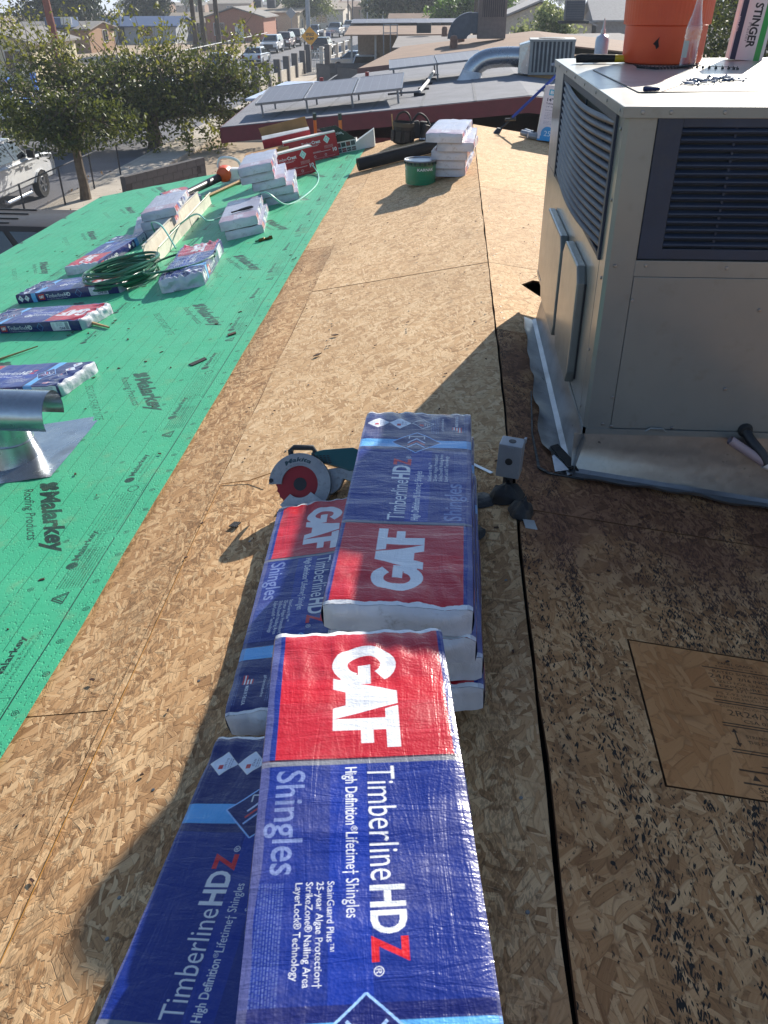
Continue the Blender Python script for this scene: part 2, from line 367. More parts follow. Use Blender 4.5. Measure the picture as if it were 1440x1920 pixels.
def print_membrane():
    PER, WID = 1.22, 2.3; G0 = rgb(64, 172, 126); K = rgb(18, 44, 36); K2 = rgb(14, 62, 44)
    c = Canvas(PER, WID, .0013, G0, 2); c.wrap = True
    # canvas x = world y (mod 1.22), canvas y = distance down-slope from the upper edge
    def yx(wx, wy): return (wy, -1.37-wx)
    for i in range(20):
        y = .12+.105*i
        if i == 0: continue
        x = 0.
        while x < PER: c.rect(x, x+.27, y-.0013, y+.0013, K2); x += .305
    c.rect(.02, PER, .078, .083, K)
    for i in range(8): c.ring((i*PER/8+.03, .02 if i % 2 else .045), .010, .003, K); c.ring((i*PER/8+.03, .02 if i % 2 else .045), .004, .003, K)
    for k in (1, 4, 8, 12, 16, 19):
        for i in range(4): c.ring((i*PER/4+.02, .285+.105*(k-1)), .010, .003, K); c.ring((i*PER/4+.02, .285+.105*(k-1)), .004, .003, K)
    x = 0
    while x < PER: c.rect(x, x+.02, .030, .0315, K2); x += .03
    def logo(wx, wy, s=1., d=(.32, -.61), up=(1, -.1), t2='Roofing Products'):
        L = math.hypot(*d); d = (d[0]/L, d[1]/L); u = math.hypot(*up); up = (up[0]/u, up[1]/u)
        dc = (d[1], -d[0]); uc = (up[1], -up[0]); o = yx(wx, wy)
        P = lambda a, b: (o[0]+dc[0]*a*s+uc[0]*b*s, o[1]+dc[1]*a*s+uc[1]*b*s)
        for a, b, r in ((.045, .05, .030), (.025, .085, .024), (.068, .088, .024), (.018, .035, .016), (.075, .045, .018)):
            c.poly([P(a+r*math.cos(q), b+r*1.1*math.sin(q)) for q in np.linspace(0, 2*math.pi, 12)[:-1]], K)
        q = P(.10, .02); c.text('Malarkey', q[0], q[1], .092*s, K, .045, d=dc, up=uc, width=.56*s)
        q = P(.05, -.062); c.text(t2, q[0], q[1], .05*s, K, .008, d=dc, up=uc, width=.5*s)
    for wx in (-2.03, -2.03-1.15):
        logo(wx, 2.98 if wx > -2.5 else 2.98+.61)
        q = yx(wx-.24, (2.9 if wx > -2.5 else 3.51)); dc = (-.61/.69, -.32/.69); uc = (-.1, -.99); c.text('SECURE START LITE', q[0], q[1], .052, K2, -.006, d=dc, up=uc, width=.6)
    for wx, wy in ((-1.555, 2.89), (-1.555, 2.28), (-2.62, 2.5), (-2.62, 3.1)):
        o = yx(wx, wy); c.text('Malarkey', o[0]+.03, o[1]-.01, .028, K, .03, d=(1, 0), up=(0, 1), width=.20); c.disc((o[0], o[1]), .022, K); c.text('Roofing Products', o[0]+.05, o[1]-.035, .014, K2, 0, d=(1, 0), up=(0, 1), width=.18)
        c.text('WWW.MALARKEYROOFING.COM', o[0]-.03, o[1]-.055, .011, K2, 0, d=(1, 0), up=(0, 1), width=.28)
    for wy in (2.09, 3.3-.0):
        o = yx(-1.515, wy); p = [(o[0]-.025, o[1]-.02), (o[0]+.03, o[1]-.02), (o[0]+.0, o[1]+.03)]
        for i in range(3): c.line(p[i], p[(i+1) % 3], .006, K)
        c.text('5', o[0]-.006, o[1]-.012, .016, K, d=(1, 0), up=(0, 1))
    for wy in (2.48,):
        o = yx(-1.46, wy); b = (o[0], o[0]+.36, o[1], o[1]+.115)
        for p, q in (((b[0], b[2]), (b[1], b[2])), ((b[0], b[3]), (b[1], b[3])), ((b[0], b[2]), (b[0], b[3])), ((b[1], b[2]), (b[1], b[3]))): c.line(p, q, .002, K2)
        c.smear(b[0]+.02, b[1]-.06, b[2]+.015, b[3]-.01, 7, K2, seed=2, alpha=.7); c.ring((b[1]-.03, b[2]+.05), .022, .005, K)
    for wy in (2.15, 3.36):
        o = yx(-1.46, wy); c.smear(o[0], o[0]+.24, o[1], o[1]+.1, 9, K2, seed=6, alpha=.75)
    return c.image('print_membrane')
# ------------------------------------------------------------------ oriented strand board
def osb(name, dark, mid, pale, stain=0., tar=0., wet=0., grey=0., scale=1.):
    t = NT(name); oi = t.n('ObjectInfo')
    tc = t.n('TexCoord'); off = t.n('VectorMath', operation='SCALE'); off.inputs[0].default_value = (37., 23., 0)
    t.set(off.inputs['Scale'], oi.outputs['Random'])
    base = t.n('VectorMath', operation='ADD'); t.set(base.inputs[0], tc.outputs['Object']); t.set(base.inputs[1], off.outputs[0])
    wob = t.n('TexNoise', i_Scale=9., i_Detail=2.); t.set(wob.inputs['Vector'], base.outputs[0])
    wv = t.n('VectorMath', operation='MULTIPLY_ADD'); t.set(wv.inputs[0], wob.outputs['Color']); wv.inputs[1].default_value = (.035, .035, 0); t.set(wv.inputs[2], base.outputs[0])
    val = None; rim = None
    layers = [(8, 8, 26, .0), (95, 12, 46, .35), (-28, 6, 19, .45), (52, 14, 50, .45), (-70, 7, 24, .5), (20, 16, 70, .66), (-45, 9, 32, .55), (78, 20, 84, .68)]
    for i, (a, sx, sy, skip) in enumerate(layers):
        mp = t.n('Mapping'); t.set(mp.inputs[0], wv.outputs[0]); mp.inputs[1].default_value = (i*3.7, i*5.1, 0); mp.inputs[2].default_value = (0, 0, R(a)); mp.inputs[3].default_value = (1, 1, 1)
        m2 = t.n('Mapping'); t.set(m2.inputs[0], mp.outputs[0]); m2.inputs[3].default_value = (sx*scale*1.0, sy*scale*1.12, 1)
        v = t.n('TexVoronoi', voronoi_dimensions='2D', distance='CHEBYCHEV' if i % 2 else 'EUCLIDEAN', i_Scale=1.); t.set(v.inputs['Vector'], m2.outputs[0])
        sep = t.n('SeparateColor'); t.set(sep.inputs[0], v.outputs['Color'])
        g = t.n('TexNoise', i_Scale=1., i_Detail=2.); m3 = t.n('Mapping'); t.set(m3.inputs[0], mp.outputs[0]); m3.inputs[3].default_value = (14, 260, 1); t.set(g.inputs['Vector'], m3.outputs[0])
        shade = t.math('ADD', t.math('MULTIPLY', t.math('POWER', sep.outputs[1], .8), .62), t.math('MULTIPLY', g.outputs[0], .42))
        if val is None: val = shade; rim = t.step(v.outputs['Distance'], .62, .40); continue
        inside = t.step(v.outputs['Distance'], .50, .44); m = t.math('MULTIPLY', inside, t.math('GREATER_THAN', sep.outputs[0], skip))
        edge = t.step(v.outputs['Distance'], .47, .36)
        val = t.fmix(m, val, shade); rim = t.fmix(m, rim, edge)
    cr = t.n('ValToRGB'); e = cr.color_ramp.elements; e[0].position = .08; e[0].color = dark; e[1].position = .98; e[1].color = pale
    x = e.new(.5); x.color = mid; t.set(cr.inputs[0], val)
    col = t.mix(t.math('MULTIPLY', t.math('SUBTRACT', 1., rim), .36), cr.outputs[0], tuple(k*.35 for k in dark[:3])+(1,))
    hv = t.n('HueSaturation'); t.set(hv.inputs['Color'], col); t.set(hv.inputs['Value'], t.math('ADD', .90, t.math('MULTIPLY', oi.outputs['Random'], .18))); col = hv.outputs[0]
    geo = t.n('NewGeometry'); pos = geo.outputs['Position']
    big = t.noise(1.3, 5, pos, .6); col = t.mix(t.math('MULTIPLY', t.step(big, .35, .7), .30), col, tuple(k*.72 for k in mid[:3])+(1,))
    spk = t.step(t.noise(160, 2, pos), .66, .74); col = t.mix(t.math('MULTIPLY', spk, .35), col, (.05, .03, .02, 1))
    if grey: col = t.mix(t.math('MULTIPLY', t.step(t.noise(3.1, 5, pos, .65), .3, .62), grey), col, t.mix(t.step(val, .1, .9), (.12, .105, .09, 1), (.36, .32, .27, 1)))
    if stain:
        sm = t.n('Mapping'); t.set(sm.inputs[0], pos); sm.inputs[3].default_value = (1.5, .5, 1)
        col = t.mix(t.math('MULTIPLY', t.step(t.noise(2.2, 6, sm.outputs[0], .7), .5, .72), stain), col, (.10, .055, .03, 1))
    if tar:
        sk = []
        for a_, sx_, sy_ in ((75, 34, 190), (112, 40, 170), (95, 60, 260)):
            q1 = t.n('Mapping'); t.set(q1.inputs[0], wv.outputs[0]); q1.inputs[2].default_value = (0, 0, R(a_)); q2 = t.n('Mapping'); t.set(q2.inputs[0], q1.outputs[0]); q2.inputs[3].default_value = (sx_, sy_, 1)
            vv = t.n('TexVoronoi', voronoi_dimensions='2D', i_Scale=1.); t.set(vv.inputs['Vector'], q2.outputs[0]); s3 = t.n('SeparateColor'); t.set(s3.inputs[0], vv.outputs['Color'])
            sk.append(t.math('MULTIPLY', t.step(vv.outputs['Distance'], .5, .35), s3.outputs[0]))
        skm = t.math('MAXIMUM', sk[0], t.math('MAXIMUM', sk[1], sk[2]))
        lane = t.n('Mapping'); t.set(lane.inputs[0], pos); lane.inputs[3].default_value = (7.5, .35, 1)
        frag = t.n('Mapping'); t.set(frag.inputs[0], pos); frag.inputs[3].default_value = (62, 34, 1); frag.inputs[2].default_value = (0, 0, .35)
        tm = t.math('ADD', t.math('MULTIPLY', t.noise(1., 3, lane.outputs[0]), 1.0), t.math('MULTIPLY', t.noise(1., 4, frag.outputs[0], .6, .8), .75))
        tm = t.math('MULTIPLY', t.step(t.math('ADD', t.math('MULTIPLY', tm, 1.15), t.math('MULTIPLY', skm, .42)), 1.32, 1.44), tar); col = t.mix(tm, col, (.022, .017, .013, 1))
        dots = t.n('TexVoronoi', i_Scale=26.); t.set(dots.inputs['Vector'], pos); sp2 = t.n('SeparateColor'); t.set(sp2.inputs[0], dots.outputs['Color'])
        dm = t.math('MULTIPLY', t.step(dots.outputs['Distance'], .17, .12), t.math('GREATER_THAN', sp2.outputs[0], .86)); col = t.mix(t.math('MULTIPLY', dm, tar), col, (.024, .018, .014, 1))
    if wet:
        xs = t.n('SeparateXYZ'); t.set(xs.inputs[0], pos)
        q = t.math('MULTIPLY', t.step(xs.outputs[1], 1.75, 2.25), t.math('MULTIPLY', t.step(xs.outputs[1], 4.05, 3.75), t.step(xs.outputs[0], -.12, .10)))
        col = t.mix(t.math('MULTIPLY', t.math('MULTIPLY', q, t.step(t.noise(3.5, 4, pos), .25, .55)), wet), col, t.mix(t.step(val, .1, .9), (.075, .03, .018, 1), (.20, .085, .05, 1)))
    h = t.math('ADD', val, t.math('MULTIPLY', rim, .8))
    return t.out(Base_Color=col, Roughness=.8, Normal=t.bump(h, .55, .0022), Specular_IOR_Level=.25)
M_OSB = osb('osb_fresh', rgb(150, 112, 74), rgb(204, 166, 122), rgb(234, 206, 166), stain=.18)
M_OSB2 = osb('osb_fresh_fine', rgb(150, 112, 74), rgb(200, 160, 114), rgb(230, 200, 158), stain=.16, scale=1.25)
M_OSBOLD = osb('osb_aged', rgb(122, 86, 54), rgb(186, 144, 100), rgb(228, 194, 148), stain=.4, tar=.35)
M_OSBW = osb('osb_tarred', rgb(112, 72, 42), rgb(180, 130, 84), rgb(224, 180, 130), stain=.5, tar=1., wet=.8, grey=.0, scale=1.)
M_OSBP = osb('osb_patch', rgb(166, 106, 60), rgb(184, 126, 76), rgb(196, 140, 90), stain=.35, scale=.6)
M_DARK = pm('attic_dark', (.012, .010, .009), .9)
M_EDGE = pm('board_edge', rgb(96, 66, 38), .9, bump=.4)
TH = .0115
deck = None
def panel(x0, x1, y0, y1, mat, dz=0., tilt=0., hole=None, jag=0., name='osb_panel', th=TH):
    """one sheet; its own object, origin at its middle on the slope; wavy long edges"""
    left = (x0+x1)/2 < 0; xm, ym = (x0+x1)/2, (y0+y1)/2
    M = (onL if left else onR)(xm, ym, dz) @ RY(tilt)
    cs = math.cos(math.atan(SL if left else SR)); hx, hy = (x1-x0)/2/cs, (y1-y0)/2
    rnd = random.Random(int((x0+9)*1000+y0*77))
    n = 14; o = []
    for k in range(n): o.append((hx+rnd.uniform(-jag, jag)*(1 if not left or x1 > -.1 else .4), -hy+2*hy*k/n))
    for k in range(6): o.append((hx-2*hx*k/6, hy))
    for k in range(n): o.append((-hx+rnd.uniform(-jag, jag), hy-2*hy*k/n))
    for k in range(6): o.append((-hx+2*hx*k/6, -hy))
    mb = MB(); loops = [o]
    if hole: loops.append([((px-xm)/cs, py-ym) for px, py in hole])
    flat = [p for l in loops for p in l]; N = len(flat)
    tris = tessellate_polygon([[Vector((x, y, 0)) for x, y in l] for l in loops])
    vs = [(x, y, 0) for x, y in flat]+[(x, y, -th) for x, y in flat]; fs = []
    for t in tris:
        a, b, c = (Vector((*flat[i], 0)) for i in t)
        fs.append(t if (b-a).cross(c-a).z > 0 else t[::-1])
    mb.add(vs, fs); mb.mat(1); k0 = 0
    sv = []; sf = []
    for l in loops:
        m = len(l)
        for i in range(m): sf.append((k0+i, k0+(i+1) % m, N+k0+(i+1) % m, N+k0+i))
        k0 += m
    mb.add(vs, [f[::-1] for f in sf])
    ob = mb.build(name, [mat, M_EDGE], deck); ob.matrix_basis = M
    return ob
YEND = 11.72
deck = thing('roof_deck', 'bare strand board roof deck with a dark open gap along its ridge', 'roof')
J = [-2.12, .33, 2.77, 5.27, 7.69, YEND-1.6, YEND]
g = .012
gap = .004
for i in range(len(J)-1):        # left of the ridge, first row
    panel(-1.135, -gap, J[i]+.002, J[i+1]-.002, [M_OSBOLD, M_OSBOLD, M_OSB, M_OSB, M_OSB2, M_OSB2][i], dz=.002*(i % 2), jag=.003)
J2 = [-2.4, 1.55, 3.99, 6.46, 8.93, YEND]
for i in range(len(J2)-1): panel(-2.33, -1.139, J2[i]+.002, J2[i+1]-.002, [M_OSBOLD, M_OSBOLD, M_OSBOLD, M_OSB, M_OSB2][i], dz=-.003, jag=.002)
J3 = [-2.4, 1.0, 3.4, 5.9, 8.4, YEND]
for i in range(len(J3)-1):
    for x0, x1 in ((-3.55, -2.335), (-5.0, -3.555)): panel(x0, x1, J3[i], J3[i+1], M_OSB2, dz=-.004)
hole = [(.185, 4.90), (.265, 5.03), (.42, 5.02), (.46, 4.84), (.40, 4.70), (.28, 4.72)]
patch_hole = [(.264, 1.248), (.264, 1.738), (.756, 1.738), (.756, 1.248)]
JR = [-2.1, -.1, 2.33, 4.05, 5.27, 7.69, YEND]
RM = [M_OSBW, M_OSBW, M_OSBW, M_OSB2, M_OSB2, M_OSB2]
for i in range(len(JR)-1):
    w = [.009, .007, .006, .004, .003, .003][i]
    panel(w, 1.22, JR[i]+.003, JR[i+1]-.003, RM[i], dz=.004 if i < 3 else .001, jag=.005 if i < 3 else .002, hole=hole if i == 3 else patch_hole if i == 1 else None)
for y0, y1, m in ((-2.1, 1.2, M_OSBW), (1.204, 3.6, M_OSBW), (3.604, 6.0, M_OSB2), (6.004, 8.4, M_OSB2), (8.404, YEND, M_OSB2)):
    panel(1.224, 2.44, y0, y1, m, dz=.001); panel(2.444, 5.0, y0, y1, m, dz=.001)
# replacement square let into the right slope, with its stamped mill print
def stamp_img():
    c = Canvas(.50, .44, .0012, (1, 1, 1), 2); K = (.10, .12, .17)
    def ln(x0, x1, y, w=.0035): c.rect(x0, x1, y, y+w, K)
    X0, X1 = .19, .40
    c.text('PANEL GRADE', .24, .405, .009, K, .01, width=.10); c.smear(.23, .36, .392, .402, 1, K, seed=1); ln(X0, X1, .386)
    c.text('RATED SHEATHING', .215, .372, .009, K, .01, width=.17); c.text('24/0', X0+.01, .352, .016, K, .0, width=.065); c.text('7/16 INCH', .28, .354, .010, K, .02, width=.09)
    c.text('SIZED FOR SPACING', .21, .338, .009, K, .0, width=.17); c.text('EXPOSURE 1', .22, .324, .009, K, .01, width=.13); ln(X0, .255, .316); c.text('371', .26, .312, .011, K, width=.03); ln(.30, X1, .316)
    c.text('PS 2-92 SHEATHING', .205, .298, .009, K, .0, width=.17); c.text('PRP-108 HUD-UM-40C', .20, .286, .008, K, .0, width=.18); ln(X0, X1, .276); ln(X0, X1, .268)
    c.text('CONSTRUCTION SHEATHING', .20, .256, .008, K, .0, width=.19); c.text('2R24/W24', .215, .232, .019, K, .0, width=.17); c.text('CSA 0325', .25, .214, .010, K, .01, width=.09); ln(X0, X1, .204); ln(X0, X1, .196)
    for x in (.215, .375):
        c.rect(x-.002, x+.002, .145, .185, K); c.poly([(x-.008, .18), (x+.008, .18), (x, .192)], K); c.poly([(x-.008, .15), (x, .138), (x+.008, .15)], K)
    c.text('STRENGTH AXIS', .24, .168, .009, K, .01, width=.11); c.text('THIS DIRECTION', .24, .152, .009, K, .01, width=.11); ln(X0, X1, .128); ln(X0, X1, .120)
    ln(.25, .29, .088, .003); ln(.32, .41, .088, .003); ln(X0, X1+.02, .070, .005); c.poly([(.215, .048), (.235, .048), (.225, .064)], K); c.text('Weyerhaeuser', .25, .05, .013, K, .01, width=.12); ln(X0, X1+.02, .036, .005)
    c.text('Structurwood', .22, .018, .014, K, .02, width=.15); c.text('Structural Panels', .22, .002, .012, K, .01, width=.17)
    return c.image('mill_stamp')
mstamp = M_OSBP.copy(); mstamp.name = 'osb_patch_stamped'; tt = mstamp.node_tree
uvn = tt.nodes.new('ShaderNodeUVMap'); im = tt.nodes.new('ShaderNodeTexImage'); im.image = stamp_img(); im.extension = 'EXTEND'; tt.links.new(uvn.outputs[0], im.inputs[0])
mx = tt.nodes.new('ShaderNodeMix'); mx.data_type = 'RGBA'; mx.blend_type = 'MULTIPLY'; mx.inputs[0].default_value = .95
src = tt.nodes['Principled BSDF'].inputs['Base Color'].links[0].from_socket; tt.links.new(src, mx.inputs[6]); tt.links.new(im.outputs[0], mx.inputs[7]); tt.links.new(mx.outputs[2], tt.nodes['Principled BSDF'].inputs['Base Color'])
pp = MB(); hw, hl = .243, .24
pp.grid(lambda u, v: ((u-.5)*2*hw, (v-.5)*2*hl, 0), 1, 1, uvf=lambda u, v: (u, v))
pp.mat(1); pp.hexa([(-hw, -hl, -.012), (hw, -hl, -.012), (hw, hl, -.012), (-hw, hl, -.012), (-hw, -hl, -.0005), (hw, -hl, -.0005), (hw, hl, -.0005), (-hw, hl, -.0005)])
pp.build('patch_panel', [mstamp, M_EDGE], deck, mw=onR(.51, 1.493, .004))['label'] = 'orange brown replacement square stamped with mill print'
# near-black block below the gap and holes, painted as the unlit attic
ab = MB(); ab.prism([(-4.9, -.98), (0, -.09), (4.9, -.82), (4.9, -1.2), (-4.9, -1.3)], -2.3, YEND-.05, axis='y'); ab.build('attic_shade_block', M_DARK, deck)
nm = MB()
nr = random.Random(3)
for i in range(120):
    x = nr.choice([.05, .36, .74, -.05, -.46, -.9]) + nr.uniform(-.012, .012); y = nr.uniform(.3, 7)
    nm.lathe([(.0045, 0), (.0045, .0012), (.003, .0016)], 8, (onL if x < 0 else onR)(x, y, .002))
nl = nm.build('nail_heads', pm('nail_zinc', rgb(120, 120, 118), .4, .8), deck); nl['kind'] = 'stuff'
# ------------------------------------------------------------------ green underlayment
def fabric():
    im = print_membrane(); t = NT('green_underlayment'); uv = t.n('UVMap'); tx = t.n('TexImage'); tx.image = im; tx.extension = 'REPEAT'; t.set(tx.inputs[0], uv.outputs[0])
    geo = t.n('NewGeometry'); P = geo.outputs['Position']
    m = t.n('Mapping'); t.set(m.inputs[0], P); m.inputs[3].default_value = (105, 62, 1)
    m.inputs[2].default_value = (0, 0, .2)
    emb = t.n('TexVoronoi', i_Scale=1., distance='MANHATTAN'); t.set(emb.inputs['Vector'], m.outputs[0])
    big = t.noise(2.2, 5, P); col = t.mix(t.math('MULTIPLY', t.step(big, .35, .7), .22), tx.outputs[0], rgb(96, 178, 138)); dust = t.noise(9, 6, P, .7)
    col = t.mix(t.math('MULTIPLY', t.step(dust, .52, .74), .22), col, rgb(150, 150, 110))
    h = t.math('ADD', t.math('MULTIPLY', t.step(emb.outputs['Distance'], .05, .55), 1.), t.math('MULTIPLY', t.noise(14, 4, P), 1.2))
    MATS['fab'] = t.out(Base_Color=col, Roughness=t.fmix(dust, .42, .62), Normal=t.bump(h, .5, .004), Specular_IOR_Level=.4, Sheen_Weight=.0)
    return MATS['fab']
M_FAB = fabric()
memb = thing('roof_underlayment', 'green printed roofing underlayment rolled out over the left roof slope', 'underlayment')
def sheet(name, x0, x1, y0, y1, lift, nx, ny, seed, vofs=0.):
    cs = math.cos(math.atan(SL)); mb = MB()
    def P(u, v):
        x = x0+(x1-x0)*u; y = y0+(y1-y0)*v
        w = .006*mnoise.noise((x*2.3, y*1.7, seed))+.004*mnoise.noise((x*7, y*4, seed+5))
        e = min(u, 1-u)*(x1-x0)
        ed = .008*mnoise.noise((y*1.3, seed, 0)) if u in (0., 1.) else 0
        if x < -4.75: w -= (-4.75-x)*.15+.02*mnoise.noise((y*3, 1, seed))*(-4.75-x)*4
        return (x+ed, y, zroof(x)+lift+.004+max(-.003, w))
    mb.grid(P, nx, ny, uvf=lambda u, v: ((y0+(y1-y0)*v)/1.22, (-1.37-(x0+(x1-x0)*u))/cs/2.3+vofs))
    o = mb.build(name, M_FAB, memb, smooth=True); return o
sheet('course', -5.12, -1.37, -1.2, YEND-.02, .006, 90, 240, 1)
# lap of the next roll, seen as a long step
# ------------------------------------------------------------------ the house under the roof
M_STUC = pm('cream_stucco', rgb(206, 194, 168), .9, bump=.4, bscale=90)
hs = thing('roof_house', 'single storey house being re-roofed, below the deck', 'house')
mb = MB(); mb.prism([(-4.55, GZ), (4.55, GZ), (4.55, -.98), (-4.55, -1.22)], -2.2, YEND-.5, axis='y'); mb.build('wall', M_STUC, hs)
fm = pm('fascia_brown', rgb(92, 66, 50), .8, bump=.3)
for nm_, pts in (('fascia', [(-5.02, -2.3), (-5.02, YEND)]),):
    mb = MB(); mb.bx(-5.05, -5.02, -2.3, YEND, zroof(-5.02)-.19, zroof(-5.02)-.005); mb.build('fascia', fm, hs)
for s, x1, sl_ in ((-1, -5.0, SL), (1, 5.0, SR)):
    mb = MB(); z1 = zroof(x1); mb.hexa([(min(0, x1), YEND, (0 if x1 > 0 else z1)-.19), (max(0, x1), YEND, (z1 if x1 > 0 else 0)-.19), (max(0, x1), YEND+.03, (z1 if x1 > 0 else 0)-.19), (min(0, x1), YEND+.03, (0 if x1 > 0 else z1)-.19),
             (min(0, x1), YEND, (0 if x1 > 0 else z1)-.014), (max(0, x1), YEND, (z1 if x1 > 0 else 0)-.014), (max(0, x1), YEND+.03, (z1 if x1 > 0 else 0)-.014), (min(0, x1), YEND+.03, (0 if x1 > 0 else z1)-.014)])
    mb.build('rake_board', fm, hs)
# ------------------------------------------------------------------ shingle packs
def film(name, img, wr=1., rough=.3, tint=None, pebble=.28, dust=.1, coat=.35):
    t = NT(name); uv = t.n('UVMap'); tx = t.n('TexImage'); tx.image = img; tx.extension = 'EXTEND'; t.set(tx.inputs[0], uv.outputs[0])
    oi = t.n('ObjectInfo'); of = t.n('VectorMath', operation='SCALE'); of.inputs[0].default_value = (31, 17, 3); t.set(of.inputs['Scale'], oi.outputs['Random'])
    ad = t.n('VectorMath', operation='ADD'); t.set(ad.inputs[0], t.obj()); t.set(ad.inputs[1], of.outputs[0]); P = ad.outputs[0]
    d = t.step(t.noise(7, 6, P, .7), .45, .72); d2 = t.step(t.noise(60, 3, P), .5, .7)
    col = t.mix(t.math('MULTIPLY', t.math('ADD', t.math('MULTIPLY', d, .7), t.math('MULTIPLY', d2, .3)), dust), tx.outputs[0], rgb(150, 142, 146))
    m = t.n('Mapping'); t.set(m.inputs[0], P); m.inputs[3].default_value = (3.5, 20, 6); m.inputs[2].default_value = (0, 0, .5)
    m2 = t.n('Mapping'); t.set(m2.inputs[0], P); m2.inputs[3].default_value = (30, 7, 6); m2.inputs[2].default_value = (0, 0, -.35)
    wv = t.math('MULTIPLY', t.math('ADD', t.noise(1., 3, m.outputs[0], .6, 1.2), t.noise(1., 3, m2.outputs[0], .6, 1.0)), wr)
    peb = t.n('TexVoronoi', i_Scale=210.); t.set(peb.inputs['Vector'], P)
    nrm = t.bump(wv, .34, .009); nrm = t.bump(peb.outputs['Distance'], pebble, .0012, nrm)
    return t.out(Base_Color=col, Roughness=t.fmix(d, rough, rough+.22), Normal=nrm, Coat_Weight=coat, Coat_Roughness=.14, Specular_IOR_Level=.4, Coat_Normal=nrm)
IMT, IMT2, IMS, IMS2, IMP, IMPS = print_top(), print_top(False), print_side(), print_side(True), print_pale(), print_pale_side()
F_TOP = film('wrap_print', IMT); F_TOPO = film('wrap_print_older', IMT2, 1.6, dust=.3); F_SIDE = film('wrap_side', IMS, dust=.15); F_SIDE2 = film('wrap_side_labels', IMS2, dust=.15)
F_PALE = film('wrap_faded_glare', IMP, 1.8, .34, dust=.3, coat=.35); F_PSIDE = film('wrap_faded_side', IMPS, 1.4, .34, coat=.3)  # sun-faded film whose pale top print also carries painted sun and sky glare
F_WRK = film('wrap_crumpled', IMT2, 3.4, .22, dust=.4, coat=.8)
def endfilm():
    t = NT('wrap_end'); n1 = t.noise(26, 4, None, .6, 1.5); n2 = t.noise(5, 4)
    col = t.mix(t.step(n2, .35, .65), rgb(176, 180, 190), rgb(206, 208, 214)); col = t.mix(t.math('MULTIPLY', t.step(t.noise(18, 5, None, .7), .56, .72), .5), col, rgb(120, 116, 112))
    return t.out(Base_Color=col, Roughness=.38, Normal=t.bump(n1, .6, .006), Coat_Weight=.2, Coat_Roughness=.2)
M_END = endfilm(); M_SPEC = pm('end_grey', rgb(88, 90, 96), .9, bump=.4)
L_, W_, T_ = 1.0, .337, .08
def pack_meshes(seed, hi=True, top=None, side=None, side2=None, T0=T_, crumple=1., sag=.0):
    """wrapper (printed film over top and long sides) and two folded white ends; local x along the pack, 0 at its middle, z=0 underneath"""
    nx, ny, nz = (84, 32, 5) if hi else (26, 10, 3)
    def N(x, y, z, f): return mnoise.noise((x*f+seed*7.3, y*f-seed*3.1, z*f+seed))
    def bul(x, y):                                            # top height
        ex = max(0, abs(x)/(L_/2)-.9)/.1; ey = max(0, abs(y)/(W_/2)-.84)/.16
        z = T0-.005*ex**3-.004*ey**3
        z += crumple*(.0035*N(x, y, 0, 5)+.0022*N(x*2, y, 0, 11))
        rr = max(0, 1-min(abs(abs(x)-L_/2), .22)/.22)
        z += crumple*rr*.0085*N((x+y*1.4)*1.6, (y-x*.4)*5, 3, 6)
        return z
    def out(x, y, z):                                         # horizontal bulge of the walls
        b = .004*math.sin(math.pi*min(1, max(0, z/T0)))+crumple*.003*N(x, y, z, 9)
        return b
    w = MB(); hx, hy = L_/2-.004, W_/2-.002
    w.grid(lambda u, v: ((u-.5)*2*hx, (v-.5)*2*hy, bul((u-.5)*2*hx, (v-.5)*2*hy)), nx, ny, uvf=lambda u, v: (u, v))
    for k, sg in ((1, -1), (2, 1)):
        w.mat(k)
        def side_pt(u, v, sg=sg):
            x = (u-.5)*2*hx*(1 if sg < 0 else -1); zt = bul(x, sg*hy); z = zt*v
            return (x, sg*(hy+out(x, sg*hy, z)*(1-v**8)), z)
        w.grid(side_pt, nx, nz, uvf=lambda u, v: (u, v))
    w.mat(0); w.quad([(-hx, -hy, 0), (-hx, hy, 0), (hx, hy, 0), (hx, -hy, 0)], [(0, 0)]*4)
    wm = w.mesh('wrapper', [top, side, side2], smooth=True, weld=True, auto=50)
    es = []
    for sg in (-1, 1):
        e = MB()
        def ept(u, v, sg=sg):
            y = (u-.5)*2*hy*(-1 if sg > 0 else 1)*-1; zt = bul(sg*hx, y); z = zt*v*.998
            edge = (1-v**6)*(1-abs(2*u-1)**10)
            fold = .012*(1-abs(N(0, y*1.5, z*1.5, 10)))*.8+.006*N(0, y, z, 26)
            return (sg*(hx+.001+edge*(.004+crumple*max(0, fold))), y*.998, z)
        e.grid(ept, 24 if hi else 10, 8 if hi else 4); es.append(e.mesh('end_fold', M_END, smooth=True))
    return wm, es
PACKS = {}
def pack(label, mw, kind='new', seed=1, hi=True, group=None, **kw):
    key = (kind, seed, hi)
    if key not in PACKS:
        tp, s1, s2 = {'new': (F_TOP, F_SIDE2, F_SIDE), 'old': (F_TOPO, F_SIDE2, F_SIDE), 'pale': (F_PALE, F_PSIDE, F_PSIDE), 'crumpled': (F_WRK, F_PSIDE, F_SIDE)}[kind]
        PACKS[key] = pack_meshes(seed, hi, tp, s1, s2, T0={'new': .069, 'old': .076, 'pale': .08, 'crumpled': .102}[kind], crumple={'new': 1., 'old': 1.3, 'pale': 1.0, 'crumpled': 2.6}[kind])
    wm, es = PACKS[key]; t = thing('shingle_bundle', label, 'shingle bundle', mw, group)
    for nm, me in (('wrapper', wm), ('end_fold', es[0]), ('end_fold', es[1])):
        o = bpy.data.objects.new(nm, me); COL.objects.link(o); o.parent = t
    return t
def flat(cx, cy, z, yaw, tilt=0.): return T(cx, cy, z) @ RZ(yaw) @ RY(tilt)
G1 = 'shingle packs on the ridge in the foreground'
